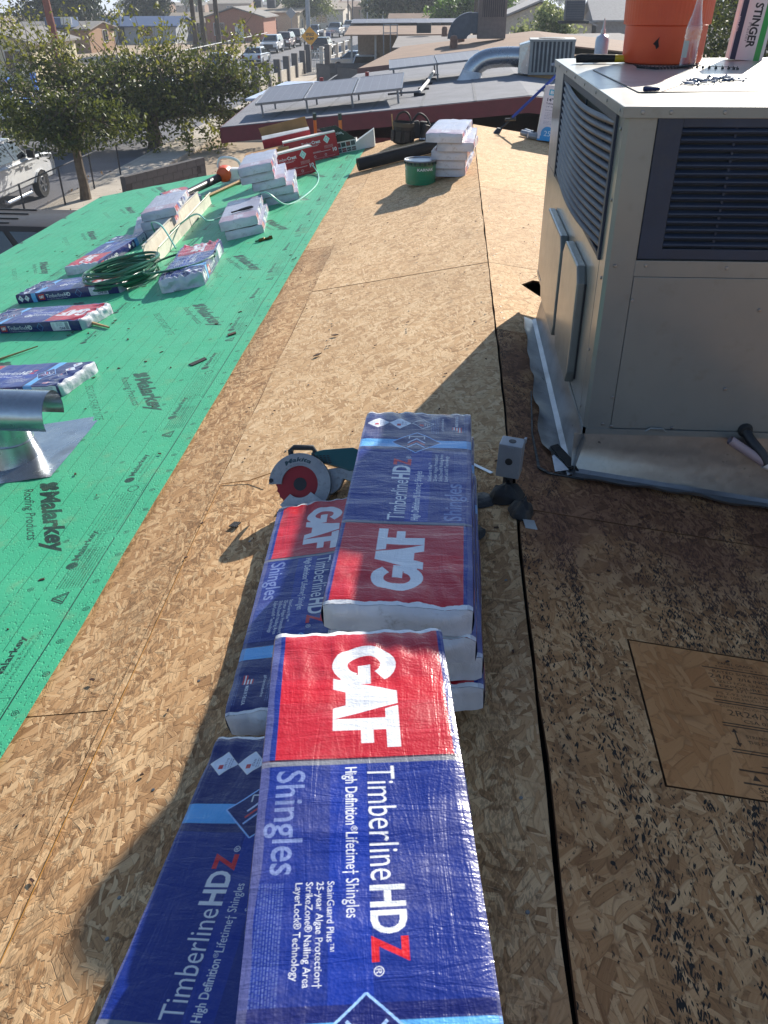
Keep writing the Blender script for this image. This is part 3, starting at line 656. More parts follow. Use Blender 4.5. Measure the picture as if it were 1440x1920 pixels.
# nearest pack, printed side up, red end away from the camera
d = Vector((.1045, -.9945)); c0 = Vector((-.398, 1.267))+d*.5
pack('nearest shingle pack, sunlit blue with a red end, topmost in the foreground', flat(c0.x, c0.y, .294, -84+.9), 'new', 1, group=G1)
for k, (dx, dy, z, yw) in enumerate(((-.005, -.02, .224, -84), (-.01, -.01, .154, -84), (-.01, -.03, .084, -84))):
    pack('shingle pack under the nearest pack, '+['next below it', 'third from the top', 'lowest of its stack'][k], flat(c0.x+dx, c0.y+dy, z, yw) @ Matrix.Rotation(-.03*k, 4, 'X'), 'new', 2, group=G1)
# pack lying at lower left, text reading away from the camera
pack('dark blue shingle pack at the lower left, shaded, tucked beside the nearest pack', onL(-.80+.168, .845, .002, 85.), 'new', 3, group=G1)
# pack under the second stack, red end beside the saw
pack('shingle pack lying below the circular saw, half under the second stack', onL(-.615, 1.925, .002, -87.2), 'new', 4, group=G1)
# second stack
pack('top pack of the second stack, blue with its red end toward the camera', flat(-.333, 1.915, .234, 89.6), 'new', 5, group=G1)
for k, (x, y, z, yw) in enumerate(((-.322, 1.90, .164, 89.5), (-.315, 1.915, .094, 91), (-.30, 1.89, .022, 90))):
    pack(['second shingle pack from the top of the stack by the saw, white end showing', 'third shingle pack from the top of the stack by the saw, white end showing', 'lowest shingle pack of the stack by the saw, white end showing'][k], flat(x, y, z, yw) @ Matrix.Rotation(-.02*k, 4, 'X'), 'new', (2, 6, 4)[k], group=G1)
# packs scattered over the green slope
G2 = 'shingle packs laid out on the green underlayment'
def fromend(px, py, yaw, u=1., v=.5, h=.01):
    """matrix for a pack whose end point (u along, v across) sits at px,py"""
    return onL(px, py, h, yaw) @ T(-(u-.5)*L_, -(v-.5)*W_, 0)
pack('blue shingle pack with a light blue band just beyond the metal vent', fromend(-2.34, 4.01, -15.5, 1, 0), 'new', 1, group=G2)
pack('crumpled white end of a pack at left edge behind the metal vent', fromend(-2.60, 3.98, -10, 1, 1), 'new', 6, group=G2)
pack('shingle pack with red top and dark Timberline side, at left edge', fromend(-2.725, 5.235, 161, 0, 1), 'old', 2, group=G2)
pack('blue shingle pack lying crosswise with green hose coiled on its right end', fromend(-3.72, 6.30, 167, 1, 1), 'old', 3, group=G2)
pack('shingle pack with a red near end left of the white gutter', fromend(-3.45, 7.02, 84, 0, .5), 'old', 4, group=G2)
pack('lone wrinkled shingle pack right of the hose coil, plastic glinting', fromend(-2.19, 5.87, 276, 1, .5), 'crumpled', 7, group=G2)
pack('shingle pack with a red far end, farthest left behind the white gutter', fromend(-3.22, 9.58, -63, 1, .5), 'old', 5, hi=False, group=G2)
G3 = 'stacks of faded shingle packs'
for k in range(3):
    pack(['lowest of the three faded packs left of the white gutter', 'middle of the three faded packs left of the white gutter', 'top of the three faded packs left of the white gutter'][k], fromend(-3.05+[-.10, .0, .03][k], 8.05, 101+[6, 0, -2][k], 0, .5, .008+.081*k), 'pale', (1, 2, 3)[k], hi=False, group=G3)
for k in range(2):
    pack(['lower of the two faded packs beside the white gutter', 'upper of the two faded packs beside the white gutter, pliers on top'][k], fromend(-2.07+[.03, 0][k], 7.30, 99, 0, .5, .008+.084*k), 'pale', (2, 4)[k], hi=False, group=G3)
for k in range(5):
    pack('%s pack of the tall faded stack in front of the red boxes' % ['lowest', 'second lowest', 'middle', 'second highest', 'topmost'][k], fromend(-2.06+[.12, .10, .06, -.02, 0][k]-.05*k/4, 8.62-.03*k, 99+[2, -1, 1, 0, -1][k], 0, .5, .008+.083*k), 'pale', (3, 1, 4, 2, 1)[k], hi=False, group=G3)
for k in range(5):
    pack('%s pack of the stack on the ridge beside the green bucket' % ['lowest', 'second lowest', 'middle', 'second highest', 'topmost'][k], flat([-.24, -.26, -.22, -.20, -.28][k], 8.82-.04*k, [-.035, .045, .125, .205, .285][k], 84+[0, 2, -1, 3, 0][k]), 'pale', (4, 3, 2, 1, 5)[k], hi=False, group=G3)
# ------------------------------------------------------------------ things on the deck
def pmat(name, img, rough=.6, coat=0., metal=0., bump=.15, scuff=.15):
    t = NT(name); uv = t.n('UVMap'); tx = t.n('TexImage'); tx.image = img; tx.extension = 'EXTEND'; t.set(tx.inputs[0], uv.outputs[0])
    n = t.noise(9, 6, None, .7); col = t.mix(t.math('MULTIPLY', t.step(n, .5, .72), scuff), tx.outputs[0], rgb(150, 140, 125))
    return t.out(Base_Color=col, Roughness=rough, Metallic=metal, Coat_Weight=coat, Normal=t.bump(t.noise(50, 4), bump, .004))
GALV = None
def galv():
    t = NT('galvanised_steel'); v = t.n('TexVoronoi', i_Scale=55.); t.set(v.inputs['Vector'], t.obj()); n = t.noise(5, 5)
    sc = t.n('SeparateColor'); t.set(sc.inputs[0], v.outputs['Color'])
    col = t.mix(t.math('MULTIPLY', sc.outputs[0], .35), rgb(178, 182, 186), rgb(150, 155, 160)); col = t.mix(t.math('MULTIPLY', t.step(n, .55, .72), .35), col, rgb(140, 120, 96))
    return t.out(Base_Color=col, Metallic=.95, Roughness=t.fmix(n, .16, .36), Normal=t.bump(t.noise(3, 3), .35, .02))
GALV = galv()
BLK = pm('black_plastic', (.016, .016, .018), .42, bump=.1); RUB = pm('black_rubber', (.012, .012, .012), .75, bump=.3)
STEEL = pm('bare_steel', rgb(150, 150, 150), .35, .9); DKST = pm('dark_steel', rgb(70, 70, 72), .45, .8)
WOOD = pm('raw_timber', rgb(176, 140, 96), .8, bump=.4, vscale=20); CARD = pm('brown_cardboard', rgb(166, 124, 78), .85, bump=.2)
# galvanised roof vent at the left edge
v = thing('roof_vent', 'galvanised T-top roof vent with its square flashing, lying at left edge', 'vent', onL(-2.28, 3.335, .012))
mb = MB(); mb.grid(lambda a, b: ((a-.5)*.64, (b-.5)*.62, .012*math.exp(-((a-.5)**2+(b-.5)**2)*60)+.004*mnoise.noise((a*4, b*4, 3))), 20, 20); mb.build('flashing_plate', GALV, v, smooth=True)
VX, VY = .02, -.055
ct = math.atan(SL)
UP = T(VX, VY, 0) @ RY(math.degrees(ct))
mb = MB(); mb.lathe([(.135, -.03), (.122, .03), (.104, .10), (.100, .16), (.100, .26)], 40, UP, cap=(False, True)); mb.build('cone', GALV, v, smooth=True)
mb = MB(); mb.lathe([(.1035, .098), (.107, .104), (.1035, .11)], 40, UP, cap=(False, False)); mb.box((.0, -.1015, .18), (.006, .004, .16), UP); mb.build('seam', GALV, v, smooth=True)
mb = MB(); rr = .108
mb.grid(lambda a, b: (-.36+.60*a, rr*math.cos(math.pi*(1.12-1.24*b)), .235+rr*math.sin(math.pi*(1.12-1.24*b))), 2, 24, UP)
mb.grid(lambda a, b: (-.36+.60*a, (rr-.002)*math.cos(math.pi*(1.12-1.24*b)), .235+(rr-.002)*math.sin(math.pi*(1.12-1.24*b))), 2, 24, UP)
mb.build('hood', GALV, v, smooth=True)
# white gutter trough
g = thing('gutter_trough', 'off-white metal gutter length lying down the middle of the green slope', 'gutter', onL(-2.86, 8.15, .014, 94.5))
prof = [(-.055, .0), (.055, 0), (.060, .145), (.045, .145), (.045, .150), (.064, .150), (.060, -.0045), (-.060, -.0045), (-.060, .09), (-.082, .112), (-.078, .116), (-.055, .092)]
CREAM = pm('cream_paint', rgb(208, 202, 186), .45, dirt=.35, bump=.1)
mb = MB(); mb.prism(prof, -1.22, 1.22, axis='x'); mb.build('trough', CREAM, g)
mb = MB(); mb.box((.1, -.062, .05), (.004, .004, .11)); mb.box((-.6, .064, .07), (.05, .004, .14)); mb.build('joint_clip', CREAM, g)
# hoses
def loop_path(cx, cy, n, r0, r1, turns, seed, h=.02, sq=.75):
    rn = random.Random(seed); pts = []
    k = int(turns*n)
    for i in range(k+1):
        a = 2*math.pi*i/n; r = r0+(r1-r0)*(.5+.5*mnoise.noise((i*.11, seed, 0))); ox, oy = .07*mnoise.noise((i*.02, seed, 3)), .09*mnoise.noise((i*.02, seed, 9))
        x, y = cx+ox+r*math.cos(a), cy+oy+r*sq*1.5*math.sin(a)
        pts.append((x, y, zroof(x)+h+.05*max(0, mnoise.noise((i*.13, seed, 5)))+.012*(i/n)))
    return pts
HOSE = pm('green_hose', rgb(30, 104, 74), .4, coat=.3); HOSE2 = pm('pale_hose', rgb(120, 190, 170), .35, coat=.3)
mb = MB(); mb.tube(loop_path(-2.86, 6.42, 30, .17, .38, 11, 2), .0105, 6)
pts = []
for i in range(25):
    s_ = i/24; x = -2.86+.25*math.sin(s_*3)+.75*s_; y = 6.7+1.75*s_; pts.append((x-.12*math.sin(6*s_), y, zroof(x)+.05+.10*math.sin(math.pi*s_)))
mb.tube(loop_path(-2.35, 6.35, 26, .22, .34, 1, 5, .10), .0095, 6)
hz = mb.build('garden_hose', HOSE, smooth=True); tag(hz, 'dark green air hose coiled over the shingle packs and gutter end', 'hose')
mb = MB()
ctl = [(-2.55, 6.9, .1), (-2.75, 7.2, .25), (-2.98, 7.6, .22), (-3.0, 7.9, .03), (-2.62, 7.75, .2), (-2.45, 7.6, .15), (-2.5, 8.3, .04), (-2.35, 8.7, .03), (-2.05, 8.25, .2), (-1.85, 8.35, .03), (-1.70, 9.0, .02), (-1.75, 9.8, .02), (-1.93, 10.4, .12), (-1.95, 10.6, .25)]
def spline(c, n=8):
    out = []
    for i in range(len(c)-1):
        p0, p1, p2, p3 = (Vector(c[max(0, min(len(c)-1, i+k))]) for k in (-1, 0, 1, 2))
        for j in range(n):
            t_ = j/n; out.append(.5*((2*p1)+(p2-p0)*t_+(2*p0-5*p1+4*p2-p3)*t_*t_+(3*p1-p0-3*p2+p3)*t_**3))
    return out+[Vector(c[-1])]
mb.tube([(p.x, p.y, zroof(p.x)+max(.012, p.z)) for p in spline(ctl)], .008, 6)
hz = mb.build('air_hose', HOSE2, smooth=True); tag(hz, 'pale teal air hose looping over the gutter to the red boxes', 'hose')
# loose tools on the packs
def pliers(lab, mw):
    t = thing('pliers', lab, 'pliers', mw)
    for s in (-1, 1):
        mb = MB(); mb.tube([(0, 0, .008), (.03, .012*s, .008), (.10, .024*s, .008), (.15, .020*s, .008)], [.006, .008, .009, .007], 8); mb.build('handle', BLK, t, smooth=True)
    mb = MB(); mb.box((-.025, 0, .008), (.06, .022, .012)); mb.build('jaw', DKST, t, bevel=.003); return t
pliers('black pliers lying on the upper pack of two beside the gutter', fromend(-2.07, 7.30, 99, 0, .5, .178) @ T(-.20, .02, 0) @ RZ(-70))
t = thing('hose_coupler', 'small dark brass hose coupler on green underlayment beside the wrinkled pack', 'coupler', onL(-1.80, 7.02, .02, 20))
mb = MB(); mb.lathe([(.012, -.06), (.016, -.05), (.016, -.01), (.011, -.005), (.011, .03), (.017, .032), (.017, .06)], 12, RY(90)); mb.build('body', pm('brass', rgb(120, 96, 50), .4, .8), t, smooth=True)
mb = MB(); mb.tube([(-.09, 0, 0), (-.06, 0, 0)], .008, 8); mb.build('stub', HOSE, t)
# wooden stake and scraps on the fabric
st = MB(); st.tube([(0, 0, .012), (.30, 0, .012)], [.012, .007], 5); tag(st.build('wood_stake', WOOD, mw=onL(-2.72, 5.36, .01, -42)), 'splintered wooden stake sticking out from the red-topped pack', 'stake')
st = MB(); st.tube([(0, 0, .01), (.26, 0, .012)], [.008, .004], 5); tag(st.build('wood_splinter', WOOD, mw=onL(-3.15, 4.85, .01, 35)), 'thin wood splinter on green underlayment behind the blue pack', 'splinter')
def scrap(lab, x, y, poly, m, yaw=0, h=.012, name='shingle_scrap', cat='scrap', right=False):
    mb = MB(); mb.prism(poly, 0, .004); return tag(mb.build(name, m, mw=(onR if (right or x > 0) else onL)(x, y, h, yaw)), lab, cat)
ASPH = pm('asphalt_scrap', (.03, .03, .033), .9, bump=.6, bscale=300); BRN = pm('brown_scrap', rgb(70, 46, 34), .9, bump=.5)
scrap('dark shingle scrap on green underlayment near its upper edge', -1.62, 4.22, [(-.05, -.015), (.045, -.028), (.06, .012), (-.045, .03)], ASPH, 55)
scrap('small brown curled scrap on green underlayment near its upper edge', -1.52, 4.62, [(-.03, -.012), (.02, -.02), (.032, .012), (-.02, .02)], BRN, 40)
scrap('small dark scrap on bare board left of the saw shadow', -.985, 2.43, [(-.02, -.008), (.012, -.02), (.022, .01), (-.005, .018)], ASPH, 0, .008)
scrap('dark leaf shaped scrap on sunlit board, nearer of two', -.92, 4.05, [(-.026, -.004), (0, -.013), (.028, .003), (0, .011)], BRN, 30, .008)
scrap('dark leaf shaped scrap on sunlit board, farther of two', -.86, 4.32, [(-.022, -.003), (0, -.010), (.022, .003), (0, .009)], BRN, -20, .008)
gl = random.Random(11); mb = MB()
for i in range(150):
    x, y = gl.uniform(-4.5, -1.4), gl.uniform(1.2, 9); s_ = gl.uniform(.004, .014); mb.prism([(-s_, -s_*.3), (s_, -s_*.4), (s_*.7, s_*.5), (-s_*.6, s_*.4)], 0, .003, onL(x, y, .013, gl.uniform(0, 360)))
for i in range(110):
    x, y = gl.uniform(-1.3, .9), gl.uniform(.5, 7); s_ = gl.uniform(.003, .009); mb.prism([(-s_, -s_*.3), (s_, -s_*.4), (s_*.7, s_*.5), (-s_*.6, s_*.4)], 0, .003, (onL if x < 0 else onR)(x, y, .006, gl.uniform(0, 360)))
tag(mb.build('roof_litter', BRN), 'bits of bark and shingle grit scattered over the deck', 'litter', kind='stuff')
# chalk line
CH = pm('yellow_line', rgb(150, 104, 34), .8)
mb = MB(); mb.tube([(x, y, zroof(x)+.006+dz) for x, y, dz in ((-.90, 2.745, .03), (-1.0, 2.752, .004), (-1.118, 2.76, 0), (-1.122, 2.4, 0), (-1.112, 1.8, 0), (-1.108, 1.36, 0), (-1.10, .95, 0), (-1.095, .3, 0))], .0015, 5); tag(mb.build('chalk_line', CH), 'yellow string line stretched over bare boards to the saw', 'string')
# circular saw
SM = T(-.758, 2.535, -.055) @ RZ(3) @ RY(-3) @ RX(-34)
saw = thing('circular_saw', 'teal and grey circular saw with a red blade, standing behind the foreground packs', 'saw', SM)
k = .00188
def q(px, py): return ((px-565)*k, -(py-908)*k/.985)
SGREY = pm('cast_grey', rgb(150, 154, 158), .45, .3, bump=.25, dirt=.6, vscale=20); TEAL = pm('teal_plastic', rgb(16, 84, 88), .42, bump=.1, dirt=.2)
SRED = pm('red_blade', rgb(150, 20, 30), .4, .1, dirt=.2)
arc = lambda r, a0, a1, n=24: [(r*math.cos(R(a0+(a1-a0)*i/n)), r*math.sin(R(a0+(a1-a0)*i/n))) for i in range(n+1)]
mb = MB(); tp = []
for i in range(72): tp.append(((.088 if i % 3 == 0 else .084)*math.cos(2*math.pi*i/72), (.088 if i % 3 == 0 else .084)*math.sin(2*math.pi*i/72)))
mb.prism(tp, -.001, .001, axis='y'); mb.build('blade', SRED, saw)
mb = MB(); mb.lathe([(.024, -.012), (.024, .0)], 20, RX(90)@T(0, 0, .002)); mb.build('arbor_flange', BLK, saw)

def annulus(mb, r0, r1, a0, a1, ya, yb, n=24):
    for i in range(n):
        b0, b1 = R(a0+(a1-a0)*i/n), R(a0+(a1-a0)*(i+1)/n); P = lambda r, b, y: (r*math.cos(b), y, r*math.sin(b))
        mb.add([P(r0, b0, ya), P(r1, b0, ya), P(r1, b1, ya), P(r0, b1, ya), P(r0, b0, yb), P(r1, b0, yb), P(r1, b1, yb), P(r0, b1, yb)], [(0, 1, 2, 3), (7, 6, 5, 4), (1, 5, 6, 2), (0, 3, 7, 4)]+([(0, 4, 5, 1)] if i == 0 else [])+([(3, 2, 6, 7)] if i == n-1 else []))
mb = MB(); annulus(mb, .066, .112, 178, -38, -.012, .002); annulus(mb, .106, .112, 178, -38, .002, .05); gd = mb.build('upper_guard', SGREY, saw, weld=True)
cc = Canvas(.12, .04, .0006, rgb(150, 154, 158)); cc.text('Makita', .005, .008, .020, rgb(20, 60, 70), .03, width=.10, shear=.2); mkm = pmat('saw_name', cc.image('saw_name'), .45)
mb = MB(); mb.grid(lambda a, b: (math.cos(R(130-80*a))*(.076+.030*b), -.0128, math.sin(R(130-80*a))*(.076+.030*b)), 12, 1, uvf=lambda a, b: (a, b)); mb.build('name_decal', mkm, gd)
mb = MB(); annulus(mb, .05, .104, 225, 322, -.016, -.004); mb.build('lower_guard', pm('bright_guard', rgb(176, 178, 180), .35, .5, dirt=.4, vscale=30), saw)
body = [q(585, 848), q(610, 843), q(668, 841), q(690, 850), q(690, 884), q(660, 886), q(640, 878), q(608, 868)]
mb = MB(); mb.prism(body, .02, .10, axis='y'); mb.build('motor_housing', TEAL, saw, bevel=.006)
mb = MB()
for i in range(5):
    for j in range(4): x, z = q(598+j*7+i*1.2, 855+i*3.4); mb.box((x, .0195, z), (.009, .002, .0035))
mb.build('cooling_slots', BLK, saw)
hp = [q(640, 878), q(690, 884), q(692, 930), q(672, 934), q(660, 905), q(648, 900), q(640, 918), q(622, 930), q(612, 920), q(618, 880)]
mb = MB(); mb.prism(hp, .025, .075, axis='y'); mb.build('rear_handle', SGREY, saw, bevel=.005)
mb = MB(); mb.tube([(*q(548, 858), .03)[0:1]+(.03, q(548, 858)[1]), (q(546, 842)[0], .03, q(546, 842)[1]), (q(553, 836)[0], .03, q(553, 836)[1]), (q(590, 838)[0], .03, q(590, 838)[1]), (q(594, 846)[0], .03, q(594, 846)[1]), (q(590, 856)[0], .03, q(590, 856)[1])], .0105, 10); mb.build('front_handle', BLK, saw, smooth=True)
mb = MB(); mb.bx(-.09, .20, .004, .07, -.100, -.096); mb.build('base_plate', DKST, saw)
mb = MB(); mb.lathe([(.008, -.01), (.008, .012)], 10, T(*((-.103,)+(-.004,)+(.016,)))@RX(90)); mb.build('guide_knob', BLK, saw)
# electrical box on its stub, tar round it
jb = thing('junction_box', 'grey metal electrical box with round knockouts on a tarred pipe stub', 'electrical box', T(-.022, 2.455, .062) @ RZ(-14) @ RY(2))
GREYM = pm('grey_enamel', rgb(150, 154, 160), .4, .35, dirt=.2)
mb = MB(); w_, d_, h_ = .078, .066, .122; mb.box((0, 0, h_/2), (w_, d_, h_)); mb.build('box', GREYM, jb, bevel=.003)
mb = MB(); mb.lathe([(.0125, 0), (.0125, .0015)], 18, T(0, -d_/2, .062)@RX(90)); mb.build('knockout', DKST, jb)
mb = MB(); mb.lathe([(.0125, 0), (.0125, .0015)], 18, T(0, 0, h_)); mb.build('knockout', DKST, jb)
mb = MB(); mb.bx(-.01, .01, -d_/2-.003, -d_/2, .098, .116); mb.bx(.034, .042, .02, .035, h_-.01, h_+.006); mb.build('mounting_ear', GREYM, jb)
mb = MB(); mb.lathe([(.017, -.075), (.017, 0)], 14); mb.build('pipe_stub', DKST, jb)
TAR = pm('roof_tar', (.010, .010, .011), .55, bump=.8, bscale=30)
tp_ = thing('tar_patch', 'lumps of black roofing tar around the electrical box', 'tar')
def blob(mb, x, y, rx, ry, h, seed):
    f = onL if x < 0 else onR
    mb.add(*(lambda vs, fs: (vs, fs))(*([(rx*(r_)*math.cos(a)*(1+.25*mnoise.noise((math.cos(a)*2, math.sin(a)*2, seed))), ry*r_*math.sin(a)*(1+.25*mnoise.noise((math.cos(a)*2, math.sin(a)*2, seed))), h*(1-r_**3)*(1+.5*mnoise.noise((r_*math.cos(a)*3, r_*math.sin(a)*3, seed+2)))) for r_ in (0.02, .35, .65, .85, 1.) for a in (2*math.pi*i/20 for i in range(20))],
        [tuple(range(20))]+[(r_*20+i, (r_+1)*20+i, (r_+1)*20+(i+1) % 20, r_*20+(i+1) % 20) for r_ in range(4) for i in range(20)])), M=f(x, y, .005))
for a_ in ((-.025, 2.40, .062, .05, .05, 1), (.012, 2.30, .042, .05, .045, 2), (-.125, 2.40, .08, .05, .012, 3), (-.175, 2.50, .055, .075, .010, 4), (-.155, 2.20, .055, .06, .016, 6)): mb = MB(); blob(mb, *a_); mb.build('lump', TAR, tp_, smooth=True, auto=60)
MT = pm('bent_strip', rgb(190, 194, 196), .35, .7)
mb = MB(); mb.box((0, 0, .003), (.012, .15, .003)); tag(mb.build('metal_strip', MT, mw=onL(-.115, 2.63, .005, 38)), 'thin bright metal strip left of the electrical box', 'strip')
mb = MB(); mb.prism([(-.02, -.018), (.018, -.03), (.022, .012), (-.015, .02)], 0, .002); tag(mb.build('metal_offcut', MT, mw=onR(.035, 2.235, .008, 20) @ RX(12)), 'torn bright metal offcut beside the ridge gap', 'offcut')
# green pail
PH = .205
cc = Canvas(.94, .27, .002, rgb(22, 122, 84)); cc.rect(0, .94, .215, .27, rgb(12, 84, 60))
for x0 in (.02, .33, .65): cc.text('KARNAK', x0, .165, .032, WHITE, .02, width=.17); cc.smear(x0+.02, x0+.22, .06, .12, 4, rgb(30, 140, 100), seed=5)
cc.text('19', .60, .07, .05, WHITE); 
pl = thing('paint_pail', 'green metal pail of roof coating with a grey lid on bare boards', 'pail', T(-.545, 8.30, zroof(-.545)+.012) @ RZ(-108))
mb = MB(); mb.grid(lambda a, b: ((.142+.006*b)*math.cos(2*math.pi*a), (.142+.006*b)*math.sin(2*math.pi*a), PH*b), 40, 6, uvf=lambda a, b: (a, b)); mb.lathe([(.142, 0), (.0, .0)], 40, cap=(False, False)); mb.build('body', pmat('pail_print', cc.image('pail_print'), .35, .4), pl, smooth=True)
mb = MB(); mb.lathe([(.140, PH-.008), (.152, PH-.008), (.156, PH), (.152, PH+.007), (.143, PH+.004), (.138, PH-.004), (0, PH-.003)], 40, cap=(False, False)); mb.build('lid', pm('tin_lid', rgb(150, 156, 162), .35, .6, dirt=.2), pl, smooth=True)
mb = MB()
for i in range(20): mb.box((.152, 0, PH-.018), (.008, .022, .022), RZ(18*i))
mb.build('lid_tabs', pm('lid_tab', rgb(30, 60, 60), .4, .4), pl)
mb = MB(); mb.tube([(.15*math.cos(a), .15*math.sin(a)-.01, PH-.035-.08*math.sin(a-.0)**2) for a in np.linspace(math.pi*.75, math.pi*1.35, 12)], .0025, 6); mb.build('bail', STEEL, pl)
# roll of black felt
rl = thing('felt_roll', 'roll of black roofing felt lying on bare boards behind the pail', 'roll', None)
a, b = Vector((-1.29, 9.70, zroof(-1.29)+.072)), Vector((-.40, 10.03, zroof(-.40)+.072)); dd = (b-a).normalized(); Mr = T(a) @ dd.to_track_quat('Z', 'Y').to_matrix().to_4x4(); rl.matrix_basis = Mr
FELT = pm('black_felt', (.016, .017, .018), .8, bump=.3)
mb = MB(); mb.lathe([(.03, 0), (.066, 0), (.067, .01), (.067, .94), (.066, .95), (.03, .95)], 28, cap=(False, False)); mb.build('felt', FELT, rl, smooth=True)
mb = MB(); mb.lathe([(.030, .004), (.030, .946), (.026, .946), (.026, .004)], 20, cap=(False, False)); mb.build('core_tube', CARD, rl, smooth=True)
mb = MB(); mb.grid(lambda u, v: ((.0675+.004*u)*math.cos(1.2+.9*u), (.0675+.004*u)*math.sin(1.2+.9*u), .95*v), 8, 1); mb.build('loose_edge', FELT, rl, smooth=True)
# ------------------------------------------------------------------ boxes and gear at the far end of the roof
def printed_box(name, lab, cat, mw, w, d, h, front, side_m, top_m, group=None, lid=True):
    t = thing(name, lab, cat, mw, group)
    mb = MB(); mb.grid(lambda a, b: ((a-.5)*w, -d/2+.003*math.sin(math.pi*a)*-1, b*h), 8, 4, uvf=lambda a, b: (a, b)); mb.mat(1)
    mb.quad([(w/2, -d/2, 0), (w/2, d/2, 0), (w/2, d/2, h), (w/2, -d/2, h)]); mb.quad([(-w/2, d/2, 0), (-w/2, -d/2, 0), (-w/2, -d/2, h), (-w/2, d/2, h)]); mb.quad([(w/2, d/2, 0), (-w/2, d/2, 0), (-w/2, d/2, h), (w/2, d/2, h)])
    mb.mat(1); mb.quad([(-w/2, d/2, 0), (w/2, d/2, 0), (w/2, -d/2, 0), (-w/2, -d/2, 0)])
    mb.build('carton', [front, side_m], t)
    if lid:
        for s in (-1, 1):
            mb = MB(); mb.hexa([(-w/2, s*.002 if s > 0 else -d/2, h), (w/2, s*.002 if s > 0 else -d/2, h), (w/2, d/2 if s > 0 else -.002, h), (-w/2, d/2 if s > 0 else -.002, h),
                                (-w/2, .002 if s > 0 else -d/2, h+.004), (w/2, .002 if s > 0 else -d/2, h+.004), (w/2, d/2 if s > 0 else -.002, h+.004), (-w/2, d/2 if s > 0 else -.002, h+.004)])
            mb.build('lid_flap', top_m, t)
    return t
def crest_img(nm, w, h):
    c = Canvas(w, h, .0016, rgb(172, 30, 42)); x0 = w-.67
    c.rect(0, w, h-.012, h, rgb(215, 212, 208)); c.text('Timber', x0+.22, .195, .036, WHITE, -.003, width=.13); c.text('Crest', x0+.352, .195, .036, WHITE, .03, width=.11)
    c.smear(x0+.22, x0+.44, .176, .184, 1, WHITE, seed=1); c.line((x0+.22, .168), (x0+.42, .168), .003, WHITE)
    diamond(c, x0+.545, .215, .042, .05, rgb(205, 225, 220)); diamond(c, x0+.545, .215, .026, .03, rgb(140, 190, 180)); diamond(c, x0+.545, .215, .016, .02, rgb(205, 225, 220))
    c.smear(x0+.50, x0+.61, .115, .15, 4, WHITE, seed=2, alpha=.5); c.line((x0+.25, .088), (x0+.57, .088), .0025, WHITE); c.smear(x0+.27, x0+.45, .092, .104, 1, WHITE, seed=3); c.text('10', x0+.59, .065, .042, WHITE, .03, width=.06)
    for x in (.36, .50): c.ring((x0+x, .045), .012, .003, WHITE)
    c.smear(x0+.30, x0+.62, .012, .026, 2, WHITE, seed=4, alpha=.5)
    return c.image(nm)
BWHITE = pm('white_carton', rgb(214, 212, 206), .6, bump=.1, dirt=.2); BRED = pm('red_carton', rgb(160, 30, 42), .55)
G4 = 'red ridge vent cartons'
crest = pmat('crest_print', crest_img('crest_print', .67, .285), .5)
printed_box('vent_carton', 'nearer red carton marked 10, just behind the tall faded stack', 'carton', T(-2.16, 10.15, zroof(-2.16)+.01) @ ROT_L @ RZ(25), .67, .16, .285, crest, BWHITE, BWHITE, G4)
printed_box('vent_carton', 'farther red carton with TimberCrest print and diamond, beside the ladder', 'carton', T(-2.02, 11.20, zroof(-2.02)+.01) @ ROT_L @ RZ(14), .67, .17, .285, crest, BWHITE, BWHITE, G4)
printed_box('cardboard_carton', 'long plain cardboard carton behind the tall faded stack', 'carton', T(-2.54, 11.05, zroof(-2.54)+.008) @ ROT_L @ RZ(10), .56, .3, .24, CARD, CARD, CARD)
ob = thing('open_carton', 'opened carton with brown flaps standing behind the red cartons', 'carton', T(-2.36, 11.52, zroof(-2.36)+.008) @ ROT_L @ RZ(12))
mb = MB()
for s in (-1, 1): mb.box((0, s*.17, .17), (.62, .005, .34)); mb.box((s*.31, 0, .17), (.005, .335, .34))
mb.box((0, 0, .003), (.61, .33, .005)); mb.build('carton', BRED, ob)
mb = MB(); mb.hexa([(-.31, .172, .34), (.31, .172, .34), (.31, .177, .34), (-.31, .177, .34), (-.33, .20, .45), (.30, .20, .47), (.30, .205, .47), (-.33, .205, .45)]); mb.build('flap', CARD, ob)
mb = MB(); mb.hexa([(-.31, -.175, .335), (.31, -.175, .335), (.31, -.171, .339), (-.31, -.171, .339), (-.31, -.06, .37), (.31, -.06, .36), (.31, -.056, .364), (-.31, -.056, .374)]); mb.build('flap', BWHITE, ob)
mb = MB()
for i in range(3): mb.box((-.2+.2*i, .02, .33), (.16, .22, .03), RZ(6*i-6))
mb.build('contents', pm('pale_wrap', rgb(190, 196, 214), .4), ob)
